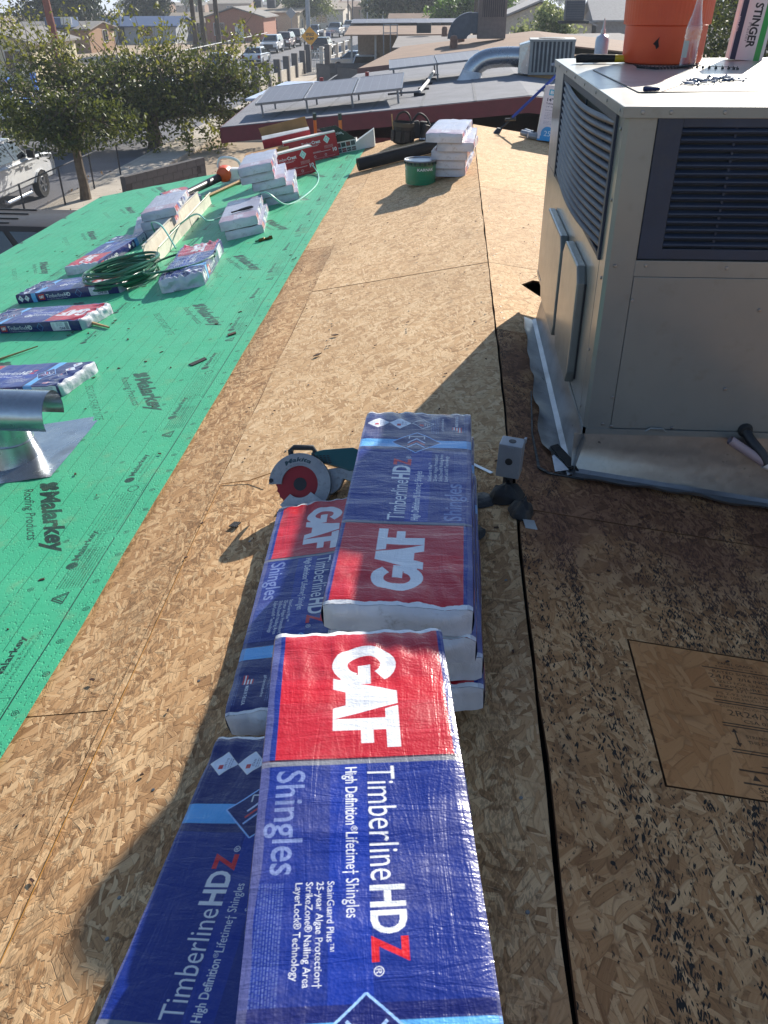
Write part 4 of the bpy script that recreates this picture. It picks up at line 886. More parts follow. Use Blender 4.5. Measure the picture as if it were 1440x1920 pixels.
# dark green display carton with propped flaps
cc = Canvas(.30, .13, .0015, rgb(196, 200, 196)); 
for i in range(4): cc.rect(.01+.07*i, .07+.07*i, .07, .12, [rgb(130, 40, 46), rgb(40, 60, 56), rgb(120, 60, 50), rgb(60, 70, 72)][i]); cc.rect(.01+.07*i, .07+.07*i, .01, .055, [rgb(60, 70, 72), rgb(130, 40, 46), rgb(48, 70, 62), rgb(90, 80, 76)][i]); cc.smear(.015+.07*i, .065+.07*i, .025, .04, 1, WHITE, seed=i)
dm = pmat('cell_print', cc.image('cell_print'), .5)
gc = thing('green_carton', 'dark green open carton with a raised flap, beside the upper edge of the underlayment', 'carton', T(-1.60, 11.42, zroof(-1.60)+.008) @ ROT_L @ RZ(2))
mb = MB(); mb.grid(lambda a, b: (-.13+.27*a, -.09, .135*b), 1, 1, uvf=lambda a, b: (a, b)); mb.mat(1); mb.bx(-.13, .14, -.089, .09, 0, .01); mb.bx(-.13, -.125, -.088, .09, .01, .135); mb.bx(.135, .14, -.088, .09, .01, .135); mb.bx(-.124, .134, .085, .09, .01, .135); mb.build('carton', [dm, BWHITE], gc)
cc = Canvas(.27, .2, .0015, rgb(12, 44, 36)); cc.text('Progressing', .05, .09, .036, WHITE, .01, width=.17); fl = pmat('flap_print', cc.image('flap_print'), .45)
mb = MB(); mb.grid(lambda a, b: (-.13-.17*b+.27*a-.05*a*b, -.09+.0*b, .138+.20*b), 2, 2, uvf=lambda a, b: (a, b)); mb.mat(1); mb.grid(lambda a, b: (-.13-.17*b+.27*a-.05*a*b, -.086, .138+.20*b), 2, 2); mb.build('flap', [fl, BWHITE], gc)
mb = MB(); mb.hexa([(.14, -.09, .0), (.36, -.06, -.0), (.36, .09, 0), (.14, .09, 0), (.14, -.09, .10), (.38, -.03, .20), (.38, .09, .205), (.14, .09, .105)]); mb.build('flap', dm, gc)
# ladder against the gable
ld = thing('ladder', 'orange fibreglass ladder whose two capped rails rise above the far roof edge', 'ladder', T(-1.93, YEND+.06, 0))
ORG = pm('fibreglass_orange', rgb(190, 112, 58), .5)
for s in (-1, 1):
    mb = MB(); mb.tube([(s*.17, 1.0, GZ), (s*.17, .2, .02)], .024, 6); mb.build('rail', ORG, ld); mb = MB(); mb.tube([(s*.17, .2, .018), (s*.17, .185, .10)], .027, 6); mb.build('cap', pm('cap_green', rgb(30, 60, 60), .5), ld)
for i in range(12): mb = MB(); z = -.11-.3*i; mb.tube([(-.15, .2+(.02-z)*.194, z), (.15, .2+(.02-z)*.194, z)], .014, 6); mb.build('rung', STEEL, ld)
# leaf blower
bl = thing('leaf_blower', 'white and orange leaf blower with a long black tube, lying beyond the faded stacks', 'leaf blower', T(-3.08, 10.55, zroof(-3.08)+.02))
WHP = pm('white_plastic', rgb(214, 216, 214), .4); ORP = pm('orange_plastic', rgb(222, 84, 30), .4)
mb = MB(); mb.lathe([(.03, -.11), (.085, -.09), (.10, 0), (.085, .09), (.03, .11)], 18, T(.06, 0, .13)@RX(90)); mb.build('fan_housing', ORP, bl, smooth=True)
mb = MB(); mb.box((.18, .02, .12), (.14, .15, .15)); mb.build('engine', WHP, bl, bevel=.03)
mb = MB(); mb.tube(spline([(-.02, 0, .2), (.02, 0, .30), (.14, 0, .31), (.24, 0, .27), (.27, 0, .17)]), .018, 8); mb.build('handle', WHP, bl, smooth=True)
mb = MB(); mb.tube([(.02, 0, .10), (-.12, -.5, .07), (-.26, -1.2, .06)], [.05, .042, .034], 14); mb.build('tube', BLK, bl, smooth=True)
mb = MB(); mb.tube([(-.26, -1.2, .06), (-.30, -1.36, .03)], [.037, .03], 14); mb.build('nozzle', pm('red_nozzle', rgb(170, 30, 34), .4), bl, smooth=True)
mb = MB(); mb.tube([(0, 0, .02), (-.3, -1.0, .02)], .02, 5); tag(mb.build('broom_stick', WOOD, mw=T(-2.72, 10.75, zroof(-2.72)+.01)@ROT_L@RZ(-3)), 'wooden stick lying beside the leaf blower tube', 'stick')
# tool bag with its pouch belt
LEA = pm('dark_leather', rgb(52, 46, 42), .65, bump=.5, var=.3, dirt=.3)
tb = thing('tool_bag', 'round dark leather tool bag on bare boards at the far roof edge', 'tool bag', T(-.885, 11.2, zroof(-.885)+.005) @ RY(4))
mb = MB(); mb.lathe([(.10, 0), (.125, .02), (.128, .18), (.138, .235), (.132, .24), (.12, .18), (.115, .03), (.0, .03)], 24, cap=(True, False)); mb.build('body', LEA, tb, smooth=True)
mb = MB(); mb.lathe([(.138, .20), (.142, .215), (.142, .245), (.137, .248)], 24, cap=(False, False)); mb.build('rim_band', pm('tan_webbing', rgb(86, 78, 66), .8), tb, smooth=True)
for i in range(5): mb = MB(); mb.box((.134, 0, .09), (.03, .075, .13)); mb.build('pouch', LEA, tb, bevel=.012, mw=RZ(-150+42*i))
mb = MB(); mb.tube(spline([(-.10, 0, .23), (-.07, .0, .32), (.0, 0, .36), (.06, 0, .33), (.10, 0, .24)]), .012, 8); mb.build('handle', LEA, tb, smooth=True)
mb = MB(); mb.tube([(-.11, -.05, .1), (-.15, -.05, .33)], .009, 6); mb.build('hammer_handle', WOOD, tb)
pb = thing('tool_belt', 'black tool belt and pouches heaped right of the tool bag', 'tool belt', T(-.64, 11.22, zroof(-.64)+.005))
for i, (x, y, z, a) in enumerate(((-.08, 0, .11, 10), (.02, .05, .10, -20), (.06, -.06, .07, 35))): mb = MB(); mb.box((0, 0, 0), (.14, .09, .2), taper=.8); mb.build('pouch', LEA if i else pm('black_nylon', (.02, .02, .022), .7), pb, bevel=.02, mw=T(x, y, z)@RZ(a)@RY(12*i-8))
mb = MB(); mb.tube(spline([(-.12, .02, .2), (-.04, .0, .29), (.05, .03, .24), (.12, -.03, .12), (.16, -.06, .03), (.20, -.05, .02)]), .014, 6); mb.build('belt', pm('black_nylon', (.02, .02, .022), .7), pb, smooth=True)
mb = MB(); mb.tube([(.10, -.04, .14), (.20, -.08, .20)], .02, 8); mb.build('holster', BLK, pb)
mb = MB(); mb.grid(lambda a, b: (-.02+.3*a, -.16+.14*b-.1*a, .02+.04*abs(mnoise.noise((a*5, b*5, 2)))), 10, 6); mb.build('rag', pm('pale_rag', rgb(196, 190, 186), .8), pb, smooth=True)
# spray of small cans
G5 = 'small metal cylinders beside the turbine carton'
CANM = pm('can_silver', rgb(150, 156, 164), .4, .5)
for i, (x, y, a) in enumerate(((.665, 11.30, 60), (.74, 11.18, 100), (.80, 11.30, 75), (.70, 11.46, 30))):
    t = thing('pipe_sleeve', ['silver pipe sleeve lying leftmost of four beside the turbine carton', 'silver pipe sleeve nearest the camera of four beside the turbine carton', 'silver pipe sleeve touching the turbine carton, rightmost of four', 'silver pipe sleeve at the back of four beside the turbine carton'][i], 'pipe sleeve', onR(x, y, .042, a), G5)
    mb = MB(); mb.lathe([(.034, -.08), (.034, .055), (.040, .06), (.040, .085)], 18, RX(90), cap=(False, False)); mb.build('sleeve', CANM, t, smooth=True)
    mb = MB(); mb.lathe([(.031, -.076), (.0, -.076)], 18, RX(90), cap=(False, False)); mb.build('end_disc', BWHITE, t)
# turbine carton leaning by the air handler
cc = Canvas(.46, .60, .0015, rgb(206, 206, 216)); cc.rect(.05, .45, .50, .565, rgb(70, 170, 206)); cc.text('Big', .062, .515, .036, WHITE, .02, width=.09); cc.text('White', .16, .515, .036, WHITE, .03, width=.17)
cc.text('14" Turbine', .03, .435, .036, rgb(24, 30, 70), .02, width=.30); cc.text('Turbina de ventilacion de techo', .035, .402, .020, rgb(40, 46, 90), .02, width=.34); cc.text('(14" Galv. with base)', .04, .370, .016, rgb(60, 66, 110), .01, width=.24)
cc.smear(.04, .25, .33, .345, 1, rgb(50, 60, 110), seed=1); cc.smear(.04, .36, .24, .32, 5, rgb(110, 120, 160), seed=2, alpha=.6); cc.smear(.04, .34, .18, .225, 3, rgb(110, 120, 160), seed=3, alpha=.6)
cc.disc((.11, .085), .075, rgb(50, 150, 214)); cc.text('25', .07, .055, .06, rgb(200, 225, 240), .0, width=.08); cc.rect(.03, .19, 0, .055, rgb(50, 150, 214)); cc.rect(.0, .46, 0, .018, rgb(50, 150, 214)); cc.rect(.25, .33, .03, .10, rgb(224, 150, 170)); cc.smear(.26, .32, .05, .08, 3, WHITE, seed=7)
bw = printed_box('turbine_carton', 'tall white carton with blue print standing behind the air handler', 'carton', T(1.02, 11.30, zroof(1.02)+.01) @ RY(6) @ RZ(-4) @ RX(-5), .46, .40, .60, pmat('turbine_print', cc.image('turbine_print'), .55), BWHITE, BWHITE)
# blue-handled roofing tool leaning on the turbine carton
P0, P1 = Vector((.297, 11.24, -.03)), Vector((1.10, 11.50, .68))
lt = thing('shingle_ripper', 'long blue-handled roofing tool leaning against the turbine carton, steel tip on the deck', 'tool', None)
mb = MB(); mb.tube([P0.lerp(P1, .22), P1], .017, 10); mb.build('handle', pm('blue_handle', rgb(40, 66, 150), .5), lt, smooth=True)
mb = MB(); mb.tube([P0.lerp(P1, .06), P0.lerp(P1, .24)], .013, 8); mb.tube([P0.lerp(P1, .15)+Vector((-.03, -.01, .03)), P0.lerp(P1, .2)+Vector((.06, 0, .0))], .018, 8); mb.build('shank', DKST, lt)
mb = MB(); mb.hexa([tuple(P0+Vector(v)) for v in ((-.05, -.05, -.01), (.03, -.05, -.012), (.03, .05, -.012), (-.05, .05, -.01), (0, -.025, .05), (.06, -.025, .04), (.06, .025, .04), (0, .025, .05))]); mb.build('blade', DKST, lt)
# ------------------------------------------------------------------ rooftop air handler
def enamel():
    t = NT('beige_enamel'); n = t.noise(1.6, 5); d = t.noise(14, 6, None, .7)
    col = t.mix(t.step(n, .3, .7), rgb(120, 125, 125), rgb(138, 139, 134)); col = t.mix(t.math('MULTIPLY', t.step(d, .54, .75), .28), col, rgb(106, 92, 76))
    return t.out(Base_Color=col, Metallic=.25, Roughness=t.fmix(d, .22, .42), Coat_Weight=.35, Coat_Roughness=.12, Normal=t.bump(t.noise(2.2, 2), .12, .05))
ENA = enamel()
def enamel_top():
    t = NT('top_enamel'); n = t.noise(1.2, 4); d = t.noise(8, 6, None, .7)
    col = t.mix(t.step(n, .35, .65), rgb(168, 166, 156), rgb(186, 184, 176)); col = t.mix(t.math('MULTIPLY', t.step(d, .5, .72), .3), col, rgb(150, 128, 104))
    return t.out(Base_Color=col, Metallic=.2, Roughness=t.fmix(d, .28, .5), Coat_Weight=.35, Coat_Roughness=.2, Normal=t.bump(t.noise(1.1, 1), .08, .02))
ETOP = enamel_top()
GRL = pm('grille_slate', rgb(46, 54, 72), .5, .15, bump=.08, dirt=.15); GBK = pm('coil_dark', (.02, .021, .024), .7)
X0, X1, Y0, Y1, ZB, ZM, ZT = .245, 1.78, 2.66, 4.62, .13, .695, 1.168
ac = thing('air_handler', 'large beige rooftop air conditioning unit with dark louvred grilles', 'air conditioner')
mb = MB(); mb.bx(X0+.012, X1, Y0+.012, Y1, ZB, ZT-.02); mb.build('inner_case', GBK, ac)
mb = MB()                                                        # corner posts and rails
mb.prism([(X0, Y0+.012), (X0+.012, Y0), (X0+.092, Y0), (X0+.092, Y0+.01), (X0+.01, Y0+.01), (X0+.01, Y0+.115), (X0, Y0+.115)], ZB, ZT-.03); mb.build('corner_post', ENA, ac)
mb = MB(); mb.bx(X0+.094, X1, Y0+.001, Y0+.011, ZB+.012, ZM-.02); mb.build('access_panel', ENA, ac, bevel=.002)
mb = MB(); mb.bx(X0+.092, X1, Y0-.002, Y0+.009, ZM-.018, .728); mb.bx(X0+.092, X1, Y0-.002, Y0+.009, ZT-.028, ZT-.014); mb.build('rail', ENA, ac, bevel=.001)
mb = MB(); mb.bx(X0-.002, X1, Y0-.003, Y0+.009, ZB-.012, ZB+.010); mb.bx(X0-.003, X0+.008, Y0-.003, Y1, ZB-.012, ZB+.010); mb.tube([(X0+.25-.035, Y0-.003, ZB+.004), (X0+.25-.02, Y0-.008, ZB+.018), (X0+.25+.02, Y0-.008, ZB+.018), (X0+.25+.035, Y0-.003, ZB+.004)], .004, 6); mb.build('base_rail', ENA, ac)
def louvers(t_par, n, z0, z1, a0, a1, put, sag, rows=8, name='louver'):
    """n bent slats; put(a, z, out) gives the point on the face at run a, height z, out from the face"""
    for i in range(n):
        zc = z0+(z1-z0)*(i+.5)/n; h = (z1-z0)/n; mb = MB()
        def P(u, v):
            a = a0+(a1-a0)*u; s_ = sag*math.sin(math.pi*u)
            o = .003+.012*math.sin(math.pi*(.15+.85*v)); return put(a, zc-s_+h*(.44-.72*v), o*(1-.0*u)-.012*(1-v))
        mb.grid(P, 12 if sag else 2, 5); mb.build(name, GRL, t_par, smooth=True)
# front grille
fg = MB(); yf = Y0-.001
fg.bx(X0+.094, X0+.166, yf-.004, yf+.008, .733, ZT-.030); fg.bx(X0+.166, X1, yf-.004, yf+.008, ZT-.058, ZT-.030); fg.bx(X0+.120, X1, yf-.002, yf+.008, .733, .765)
fgo = fg.build('front_grille', GRL, ac, bevel=.002)
louvers(fgo, 15, .765, ZT-.058, X0+.166, X1, lambda a, z, o: (a, yf-.004-o+.006, z), 0)
mb = MB()
for x in (X0+.32, X0+.62, X0+.95, X0+1.3): mb.bx(x-.003, x+.003, yf+.001, yf+.007, .765, ZT-.058)
mb.build('grille_stay', GRL, fgo)
# left grille
xf = X0-.001; ya, yb = Y0+.13, Y1-.42
fg = MB(); fg.bx(xf-.008, xf+.008, ya-.03, ya, .70, ZT-.03); fg.bx(xf-.008, xf+.008, yb, yb+.03, .70, ZT-.03); fg.bx(xf-.006, xf+.008, ya, yb, ZT-.06, ZT-.03); fg.bx(xf-.006, xf+.008, ya, yb, .70, .715)
lgo = fg.build('side_grille', GRL, ac, bevel=.002)
louvers(lgo, 15, .722, ZT-.052, ya, yb, lambda a, z, o: (xf-.002-o+.006-.022*math.sin(math.pi*(a-ya)/(yb-ya)), a, z), .022)
mb = MB()
for f_ in (.16, .5, .84): mb.bx(xf+.001, xf+.007, ya+(yb-ya)*f_-.003, ya+(yb-ya)*f_+.003, .715, ZT-.06)
mb.build('grille_stay', GRL, lgo)
mb = MB(); mb.bx(xf, xf+.009, ya-.018, Y1, ZB+.012, .696); mb.bx(xf, xf+.009, yb+.032, Y1, .70, ZT-.03); mb.build('side_panel', ENA, ac, bevel=.001)
def door(y0, y1, z0, z1, c=.05, d=.034):
    poly = [(y0+c*.6, z0), (y1-c, z0), (y1, z0+c), (y1, z1-c), (y1-c, z1), (y0+c, z1), (y0, z1-c), (y0, z0+c)]
    mb = MB(); mb.prism(poly, xf-d, xf-.0005, axis='x'); return mb.build('hood_panel', ENA, ac, bevel=.007)
door(3.50, 4.12, .16, .585); door(2.965, 3.42, .17, .61)
for y0, y1 in ((3.50, 4.12), (2.965, 3.42)): mb = MB(); mb.bx(xf-.006, xf-.0008, y0-.012, y0-.001, .2, .56); mb.build('panel_gasket', GBK, ac)
# top cover with its lip, crease and rivets
mb = MB(); Z1 = ZT
def topf(u, v):
    x, y = X0-.008+(X1-X0+.008)*u, Y0-.008+(Y1-Y0+.016)*v
    e = max(0, 1-min(x-X0+.008, y-Y0+.008, .05)/.05)
    z = ZT+.004*math.sin(math.pi*v)*math.sin(math.pi*min(1, u*1.4))-.004*e
    if .30 < (y-Y0) < .306 or abs((x-X0)-.085-(0.0)) < .0025: z -= .002
    return (x, y, z)
mb.grid(topf, 70, 60); mb.build('top_sheet', ETOP, ac, smooth=True)
mb = MB(); mb.bx(X0-.010, X1, Y0-.010, Y0-.003, ZT-.034, ZT-.003); mb.bx(X0-.010, X0-.003, Y0-.0095, Y1+.008, ZT-.034, ZT-.003); mb.build('top_lip', ENA, ac, bevel=.002)
mb = MB(); mb.prism([(.335, 2.985), (.338, 2.982), (1.75, 3.075), (1.75, 3.078)], ZT+.0008, ZT+.0045); mb.prism([(.335, 2.985), (.339, 2.985), (.316, 3.86), (.312, 3.86)], ZT+.0008, ZT+.0045); mb.build('seam', DKST, ac)
mb = MB()
def screw(mb, M): mb.lathe([(.0055, 0), (.0055, .0015), (.004, .003), (0, .0032)], 10, M, cap=(False, False))
for x in (.29, .37, .52, .72, .92): screw(mb, T(x, Y0-.010, ZT-.018)@RX(90))
for y in (2.70, 2.95, 3.2, 3.5, 3.8, 4.1, 4.4): screw(mb, T(X0-.010, y, ZT-.018)@RY(-90))
for x, z in ((.345, .60), (.75, .575), (.330, .26), (.70, .30), (.31, .158), (.34, .15), (.55, .15), (.275, .71), (.37, .712), (.62, .708)): screw(mb, T(x, Y0-.0022, z)@RX(90))
for y, z in ((2.70, .66), (2.76, .18), (2.74, .40), (2.705, 1.1), (2.70, .9)): screw(mb, T(X0-.001, y, z)@RY(-90))
mb.build('screw_heads', STEEL, ac, smooth=True)
# galvanised curb and flashing skirt
fl = thing('curb_flashing', 'bent galvanised flashing skirt around the foot of the air handler', 'flashing')
def tarred_galv():
    t = NT('old_flashing'); n = t.noise(4, 5); n2 = t.noise(22, 5, None, .7); v = t.n('TexVoronoi', i_Scale=60.); t.set(v.inputs['Vector'], t.obj()); sc = t.n('SeparateColor'); t.set(sc.inputs[0], v.outputs['Color'])
    col = t.mix(t.math('MULTIPLY', sc.outputs[0], .25), rgb(146, 148, 150), rgb(120, 122, 126)); col = t.mix(t.math('MULTIPLY', t.step(n, .5, .72), .5), col, rgb(74, 70, 66)); m = t.math('MULTIPLY', t.step(n2, .64, .70), t.step(n, .4, .6)); col = t.mix(m, col, (.014, .013, .014, 1))
    return t.out(Base_Color=col, Metallic=t.fmix(m, .85, .0), Roughness=t.fmix(n, .22, .42), Normal=t.bump(t.noise(3.5, 3), .35, .02))
OLDF = tarred_galv()
mb = MB()
def rz(x): return zroof(x)+.012
def skl(u, v):                                                    # left skirt: wall, fold, flange on the deck
    y = 2.60+1.66*u; w = 1.6*mnoise.noise((y*6, 1, 0))
    P = [(X0+.004, ZB-.008), (X0-.012, .06), (X0-.026, rz(X0)+.012), (X0-.045, rz(X0)+.004), (X0-.09, rz(.15)+.006+.006*w), (.118+.02*w*.5+.035*u+(.09*max(0, .12-u)/.12)**1, rz(.12)+.008+.014*max(0, w))]
    k = v*5; i = min(4, int(k)); f = k-i; a, b = P[i], P[i+1]
    return (a[0]+(b[0]-a[0])*f, y, a[1]+(b[1]-a[1])*f)
mb.grid(skl, 60, 15); mb.build('side_skirt', OLDF, fl, smooth=True, auto=24)
mb = MB()
def skn(u, v):
    x = .215+1.6*u; w = 1.6*mnoise.noise((x*7, 3, 0))
    P = [(Y0-.001, ZB-.010), (Y0-.012, .045-.1*u), (Y0-.030, rz(x)+.016), (Y0-.045, rz(x)+.006), (Y0-.085+.008*w, rz(x)+.006+.006*w), (Y0-.092+.012*w, rz(x)+.016+.012*max(0, w))]
    k = v*5; i = min(4, int(k)); f = k-i; a, b = P[i], P[i+1]
    return (x, a[0]+(b[0]-a[0])*f, a[1]+(b[1]-a[1])*f)
mb.grid(skn, 60, 15); mb.build('front_skirt', OLDF, fl, smooth=True, auto=24)
mb = MB(); mb.bx(X0+.006, X1, Y0+.004, Y1-.3, -.36, ZB-.001); mb.build('curb', WOOD, fl)
mb = MB(); mb.prism([(.155, 2.78), (.185, 2.80), (.222, 2.69), (.238, 2.60), (.20, 2.63)], 0, .006, T(0, 0, rz(.2)+.014)); mb.build('tar_corner', pm('felt_scrap', (.018, .016, .016), .9, bump=.6), fl)
mb = MB(); mb.prism([(.095, 2.62), (.13, 2.58), (.25, 2.545), (.25, 2.555), (.135, 2.592), (.105, 2.63), (.10, 2.9), (.125, 3.3), (.12, 3.3), (.093, 2.9)], 0, .004, T(0, 0, rz(.1)-.006)); mb.build('tar_bead', TAR, fl)
# drain pipes
PVC = pm('sun_baked_pvc', rgb(150, 132, 136), .5, dirt=.3)
dp = thing('drain_pipe', 'cut plastic drain pipe with dark elbow at the foot of the air handler, right edge', 'pipe')
mb = MB(); mb.tube([(.735, 2.60, .138), (.86, 2.585, .062)], .0155, 16, cap=False); mb.tube([(.735, 2.60, .138), (.86, 2.585, .062)], .0125, 16, cap=False); mb.build('cut_pipe', PVC, dp, smooth=True)
mb = MB(); mb.tube([(.80, 2.665, .148), (.812, 2.62, .128), (.845, 2.595, .095), (.868, 2.584, .06)], [.016, .018, .018, .019], 14); mb.build('elbow', BLK, dp, smooth=True)
mb = MB(); mb.tube([(.862, 2.585, .060), (1.05, 2.57, -.02)], .018, 14); mb.build('white_pipe', pm('white_pvc', rgb(206, 200, 196), .45), dp, smooth=True)
mb = MB(); mb.lathe([(.026, 0), (.024, .006), (.017, .012)], 16, T(.80, 2.659, .148)@RX(90)); mb.build('collar', RUB, dp, smooth=True)
# ------------------------------------------------------------------ things on top of it
ZP = ZT+.003
def ribbed():
    t = NT('orange_cooler'); n = t.noise(5, 5); col = t.mix(t.step(n, .3, .7), rgb(214, 74, 34), rgb(226, 88, 44))
    col = t.mix(t.math('MULTIPLY', t.step(t.noise(18, 6, None, .75), .58, .72), .25), col, rgb(150, 90, 60)); return t.out(Base_Color=col, Roughness=.42, Coat_Weight=.1, Subsurface_Weight=.0)
CO = ribbed()
ck = thing('drink_cooler', 'large round orange drink cooler with ribbed upper wall on the air handler', 'cooler', T(.668, 4.27, ZP))
mb = MB(); mb.lathe([(.158, 0), (.168, .006), (.172, .02), (.174, .13), (.174, .145), (.181, .150)], 64, cap=(True, False)); mb.build('lower_wall', CO, ck, smooth=True)
mb = MB(); n_ = 64*3
mb.grid(lambda u, v: ((.182+.010*v+(.0022 if int(u*n_+.5) % 3 else 0))*math.cos(2*math.pi*u), (.182+.010*v+(.0022 if int(u*n_+.5) % 3 else 0))*math.sin(2*math.pi*u), .150+.30*v), n_, 6); mb.build('ribbed_wall', CO, ck, smooth=True, auto=60)
mb = MB(); mb.lathe([(.193, .45), (.198, .46), (.198, .50), (.18, .52), (.0, .525)], 48, cap=(False, False)); mb.build('lid', pm('white_lid', rgb(216, 214, 208), .4), ck, smooth=True)
mb = MB(); mb.prism([(-.014, -.002), (-.002, .012), (.010, .024), (.006, .010), (.012, -.012), (.002, -.022), (-.004, -.008)], 0, .002, T(.0, -.1745, .083) @ RX(90)); o_ = mb.build('burn_mark', pm('burn', (.02, .01, .01), .8), ck); o_.matrix_basis = RZ(-22)
def glass(nm, tint, rough=.03):
    t = NT(nm); t.out(Base_Color=tint, Roughness=rough)
    tr_ = t.n('BsdfTransparent'); tr_.inputs[0].default_value = (.93, .95, .95, 1); gl_ = t.n('BsdfGlossy'); gl_.inputs['Roughness'].default_value = rough; lw = t.n('LayerWeight'); lw.inputs[0].default_value = .35
    n_ = t.bump(t.noise(40, 3), .5, .004); t.set(gl_.inputs['Normal'], n_); t.set(lw.inputs['Normal'], n_)
    mx = t.n('MixShader'); t.set(mx.inputs[0], t.math('ADD', .10, t.math('MULTIPLY', lw.outputs['Facing'], .55))); t.set(mx.inputs[1], tr_.outputs[0]); t.set(mx.inputs[2], gl_.outputs[0]); t.set(t.t.nodes['Material Output'].inputs[0], mx.outputs[0]); return t.m
GLS = glass('clear_plastic', (.93, .95, .96, 1), .05)
bt = thing('water_bottle', 'empty clear plastic bottle leaning in front of the orange cooler', 'bottle', T(.705, 3.945, ZP) @ RY(2))
pr_ = [(.0, .004), (.026, .0), (.031, .006), (.031, .10), (.033, .115), (.031, .125), (.033, .14), (.028, .16), (.018, .20), (.0125, .235), (.0115, .26), (.0125, .262), (.0125, .285)]
mb = MB(); mb.lathe(pr_, 36, cap=(False, False)); mb.build('shell', GLS, bt, smooth=True, auto=70)
mb = MB(); mb.grid(lambda u, v: (.0322*math.cos(3.3+.9*u), .0322*math.sin(3.3+.9*u), .04+.06*v), 8, 1); mb.build('label', pm('pale_label', rgb(186, 186, 176), .5), bt)
mb = MB(); mb.lathe([(.014, .270), (.014, .288), (0, .288)], 20, cap=(False, False)); mb.build('cap', WHP, bt, smooth=True)
sb = thing('squeeze_bottle', 'small translucent squeeze bottle standing left of the orange cooler', 'bottle', T(.425, 4.45, ZP))
mb = MB(); mb.lathe([(.0, 0), (.029, 0), (.031, .005), (.031, .082), (.026, .096), (.011, .104), (.010, .11)], 28, cap=(False, False)); mb.build('body', pm('hazy_plastic', rgb(170, 186, 206), .35, coat=.4), sb, smooth=True)
mb = MB(); mb.lathe([(.012, .106), (.011, .122), (.006, .128), (.0028, .168), (.0, .168)], 18, cap=(False, False)); mb.build('nozzle', pm('pale_nozzle', rgb(204, 206, 204), .4), sb, smooth=True)
cc = Canvas(.148, .42, .001, rgb(206, 207, 206)); cc.rect(.006, .030, .0, .42, rgb(24, 30, 64)); cc.rect(.108, .134, 0, .42, rgb(40, 150, 66)); cc.text('STINGER', .062, .225, .034, rgb(30, 34, 40), .035, d=(0, -1), up=(1, 0), width=.175); cc.text('Master', .050, .15, .014, rgb(110, 114, 120), 0, d=(0, -1), up=(1, 0), width=.08); cc.text('Cap Nails', .010, .11, .010, WHITE, 0, d=(0, 1), up=(-1, 0), width=.06)
for sx in (-1, 1):
    for k_ in range(3): cc.line((.078, .255+.012*k_), (.078+sx*(.03), .262+.017*k_), .0035, rgb(30, 34, 40))
cc.disc((.078, .265), .012, rgb(30, 34, 40), sy=1.7); cc.disc((.078, .292), .008, rgb(30, 34, 40))
stg = pmat('nail_carton_print', cc.image('nail_carton_print'), .45)
printed_box('nail_carton', 'tall white STINGER carton with a navy and a green stripe on the air handler', 'carton', T(1.085, 4.475, ZP) @ RZ(-9) @ RY(3.5), .148, .13, .42, stg, BWHITE, BWHITE)
hm = thing('hammer', 'hammer with black and yellow grip lying in front of the orange cooler', 'hammer', T(.29, 4.265, ZP) @ RZ(-2))
mb = MB(); mb.tube([(0, 0, .016), (.02, 0, .019), (.17, 0, .018)], [.016, .0185, .016], 12); mb.build('grip', RUB, hm, smooth=True)
mb = MB(); mb.tube([(.17, 0, .018), (.225, 0, .017)], [.0165, .014], 12); mb.build('yellow_grip', pm('yellow_rubber', rgb(196, 170, 30), .5), hm, smooth=True)
mb = MB(); mb.tube([(.22, 0, .016), (.345, 0, .016)], .0075, 10); mb.build('shaft', DKST, hm, smooth=True)
mb = MB(); mb.tube([(.352, -.055, .017), (.352, -.035, .017), (.352, -.03, .017), (.352, .01, .018)], [.014, .014, .010, .012], 12); mb.tube([(.352, .01, .018), (.352, .05, .014), (.352, .09, .004)], [.012, .010, .004], 8); mb.build('head', pm('worn_steel', rgb(128, 130, 134), .4, .8, dirt=.3), hm, smooth=True)
# strip of collated nails in front of the cooler
cn = thing('nail_strip', 'curved strip of collated coil nails lying on the air handler before the bottle', 'nails')
ps = spline([(.50, 3.96, 0), (.56, 3.875, 0), (.66, 3.89, 0), (.75, 3.93, 0), (.88, 3.84, 0)], 7)
for i, p in enumerate(ps):
    dx = ps[min(i+1, len(ps)-1)]-ps[max(0, i-1)]; a = math.degrees(math.atan2(dx.y, dx.x))
    mb = MB(); mb.lathe([(.006, 0), (.006, .0012), (.0018, .0014), (.0018, .038), (.0003, .042)], 7, RX(72)@T(0, 0, -.02)); mb.build('nail', DKST, cn, mw=T(p.x, p.y, ZP+.009)@RZ(a+18))
mb = MB(); mb.tube([(p.x, p.y, ZP+.010) for p in ps], .0012, 5); mb.build('collating_wire', DKST, cn)
SCW = pm('zinc_screw', rgb(140, 146, 158), .3, .9)
me_sc = MB(); me_sc.lathe([(.0, 0), (.0058, 0), (.0058, .004), (.0028, .005), (.0024, .036), (.0003, .042)], 8, cap=(False, False)); me_sc = me_sc.mesh('screw', SCW, smooth=True)
rn = random.Random(4); G6 = 'loose screws heaped on the air handler'
for i in range(46):
    u = rn.random(); x = .545+.21*u+rn.gauss(0, .012); y = 3.25+.14*u+rn.gauss(0, .028)
    o = bpy.data.objects.new('hex_screw', me_sc); COL.objects.link(o); o.matrix_basis = T(x, y, ZP+.005+.010*rn.random()*(1 if .2 < u < .85 else .2)) @ RZ(rn.uniform(0, 360)) @ RY(90+rn.uniform(-14, 14)) @ T(0, 0, -.02)
    tag(o, 'loose zinc hex screw in the heap on top of the air handler', 'screw', G6)
sd = thing('screwdriver', 'small screwdriver with dark blue handle lying before the loose screws', 'screwdriver', T(.352, 3.0, ZP+.008) @ RZ(48))
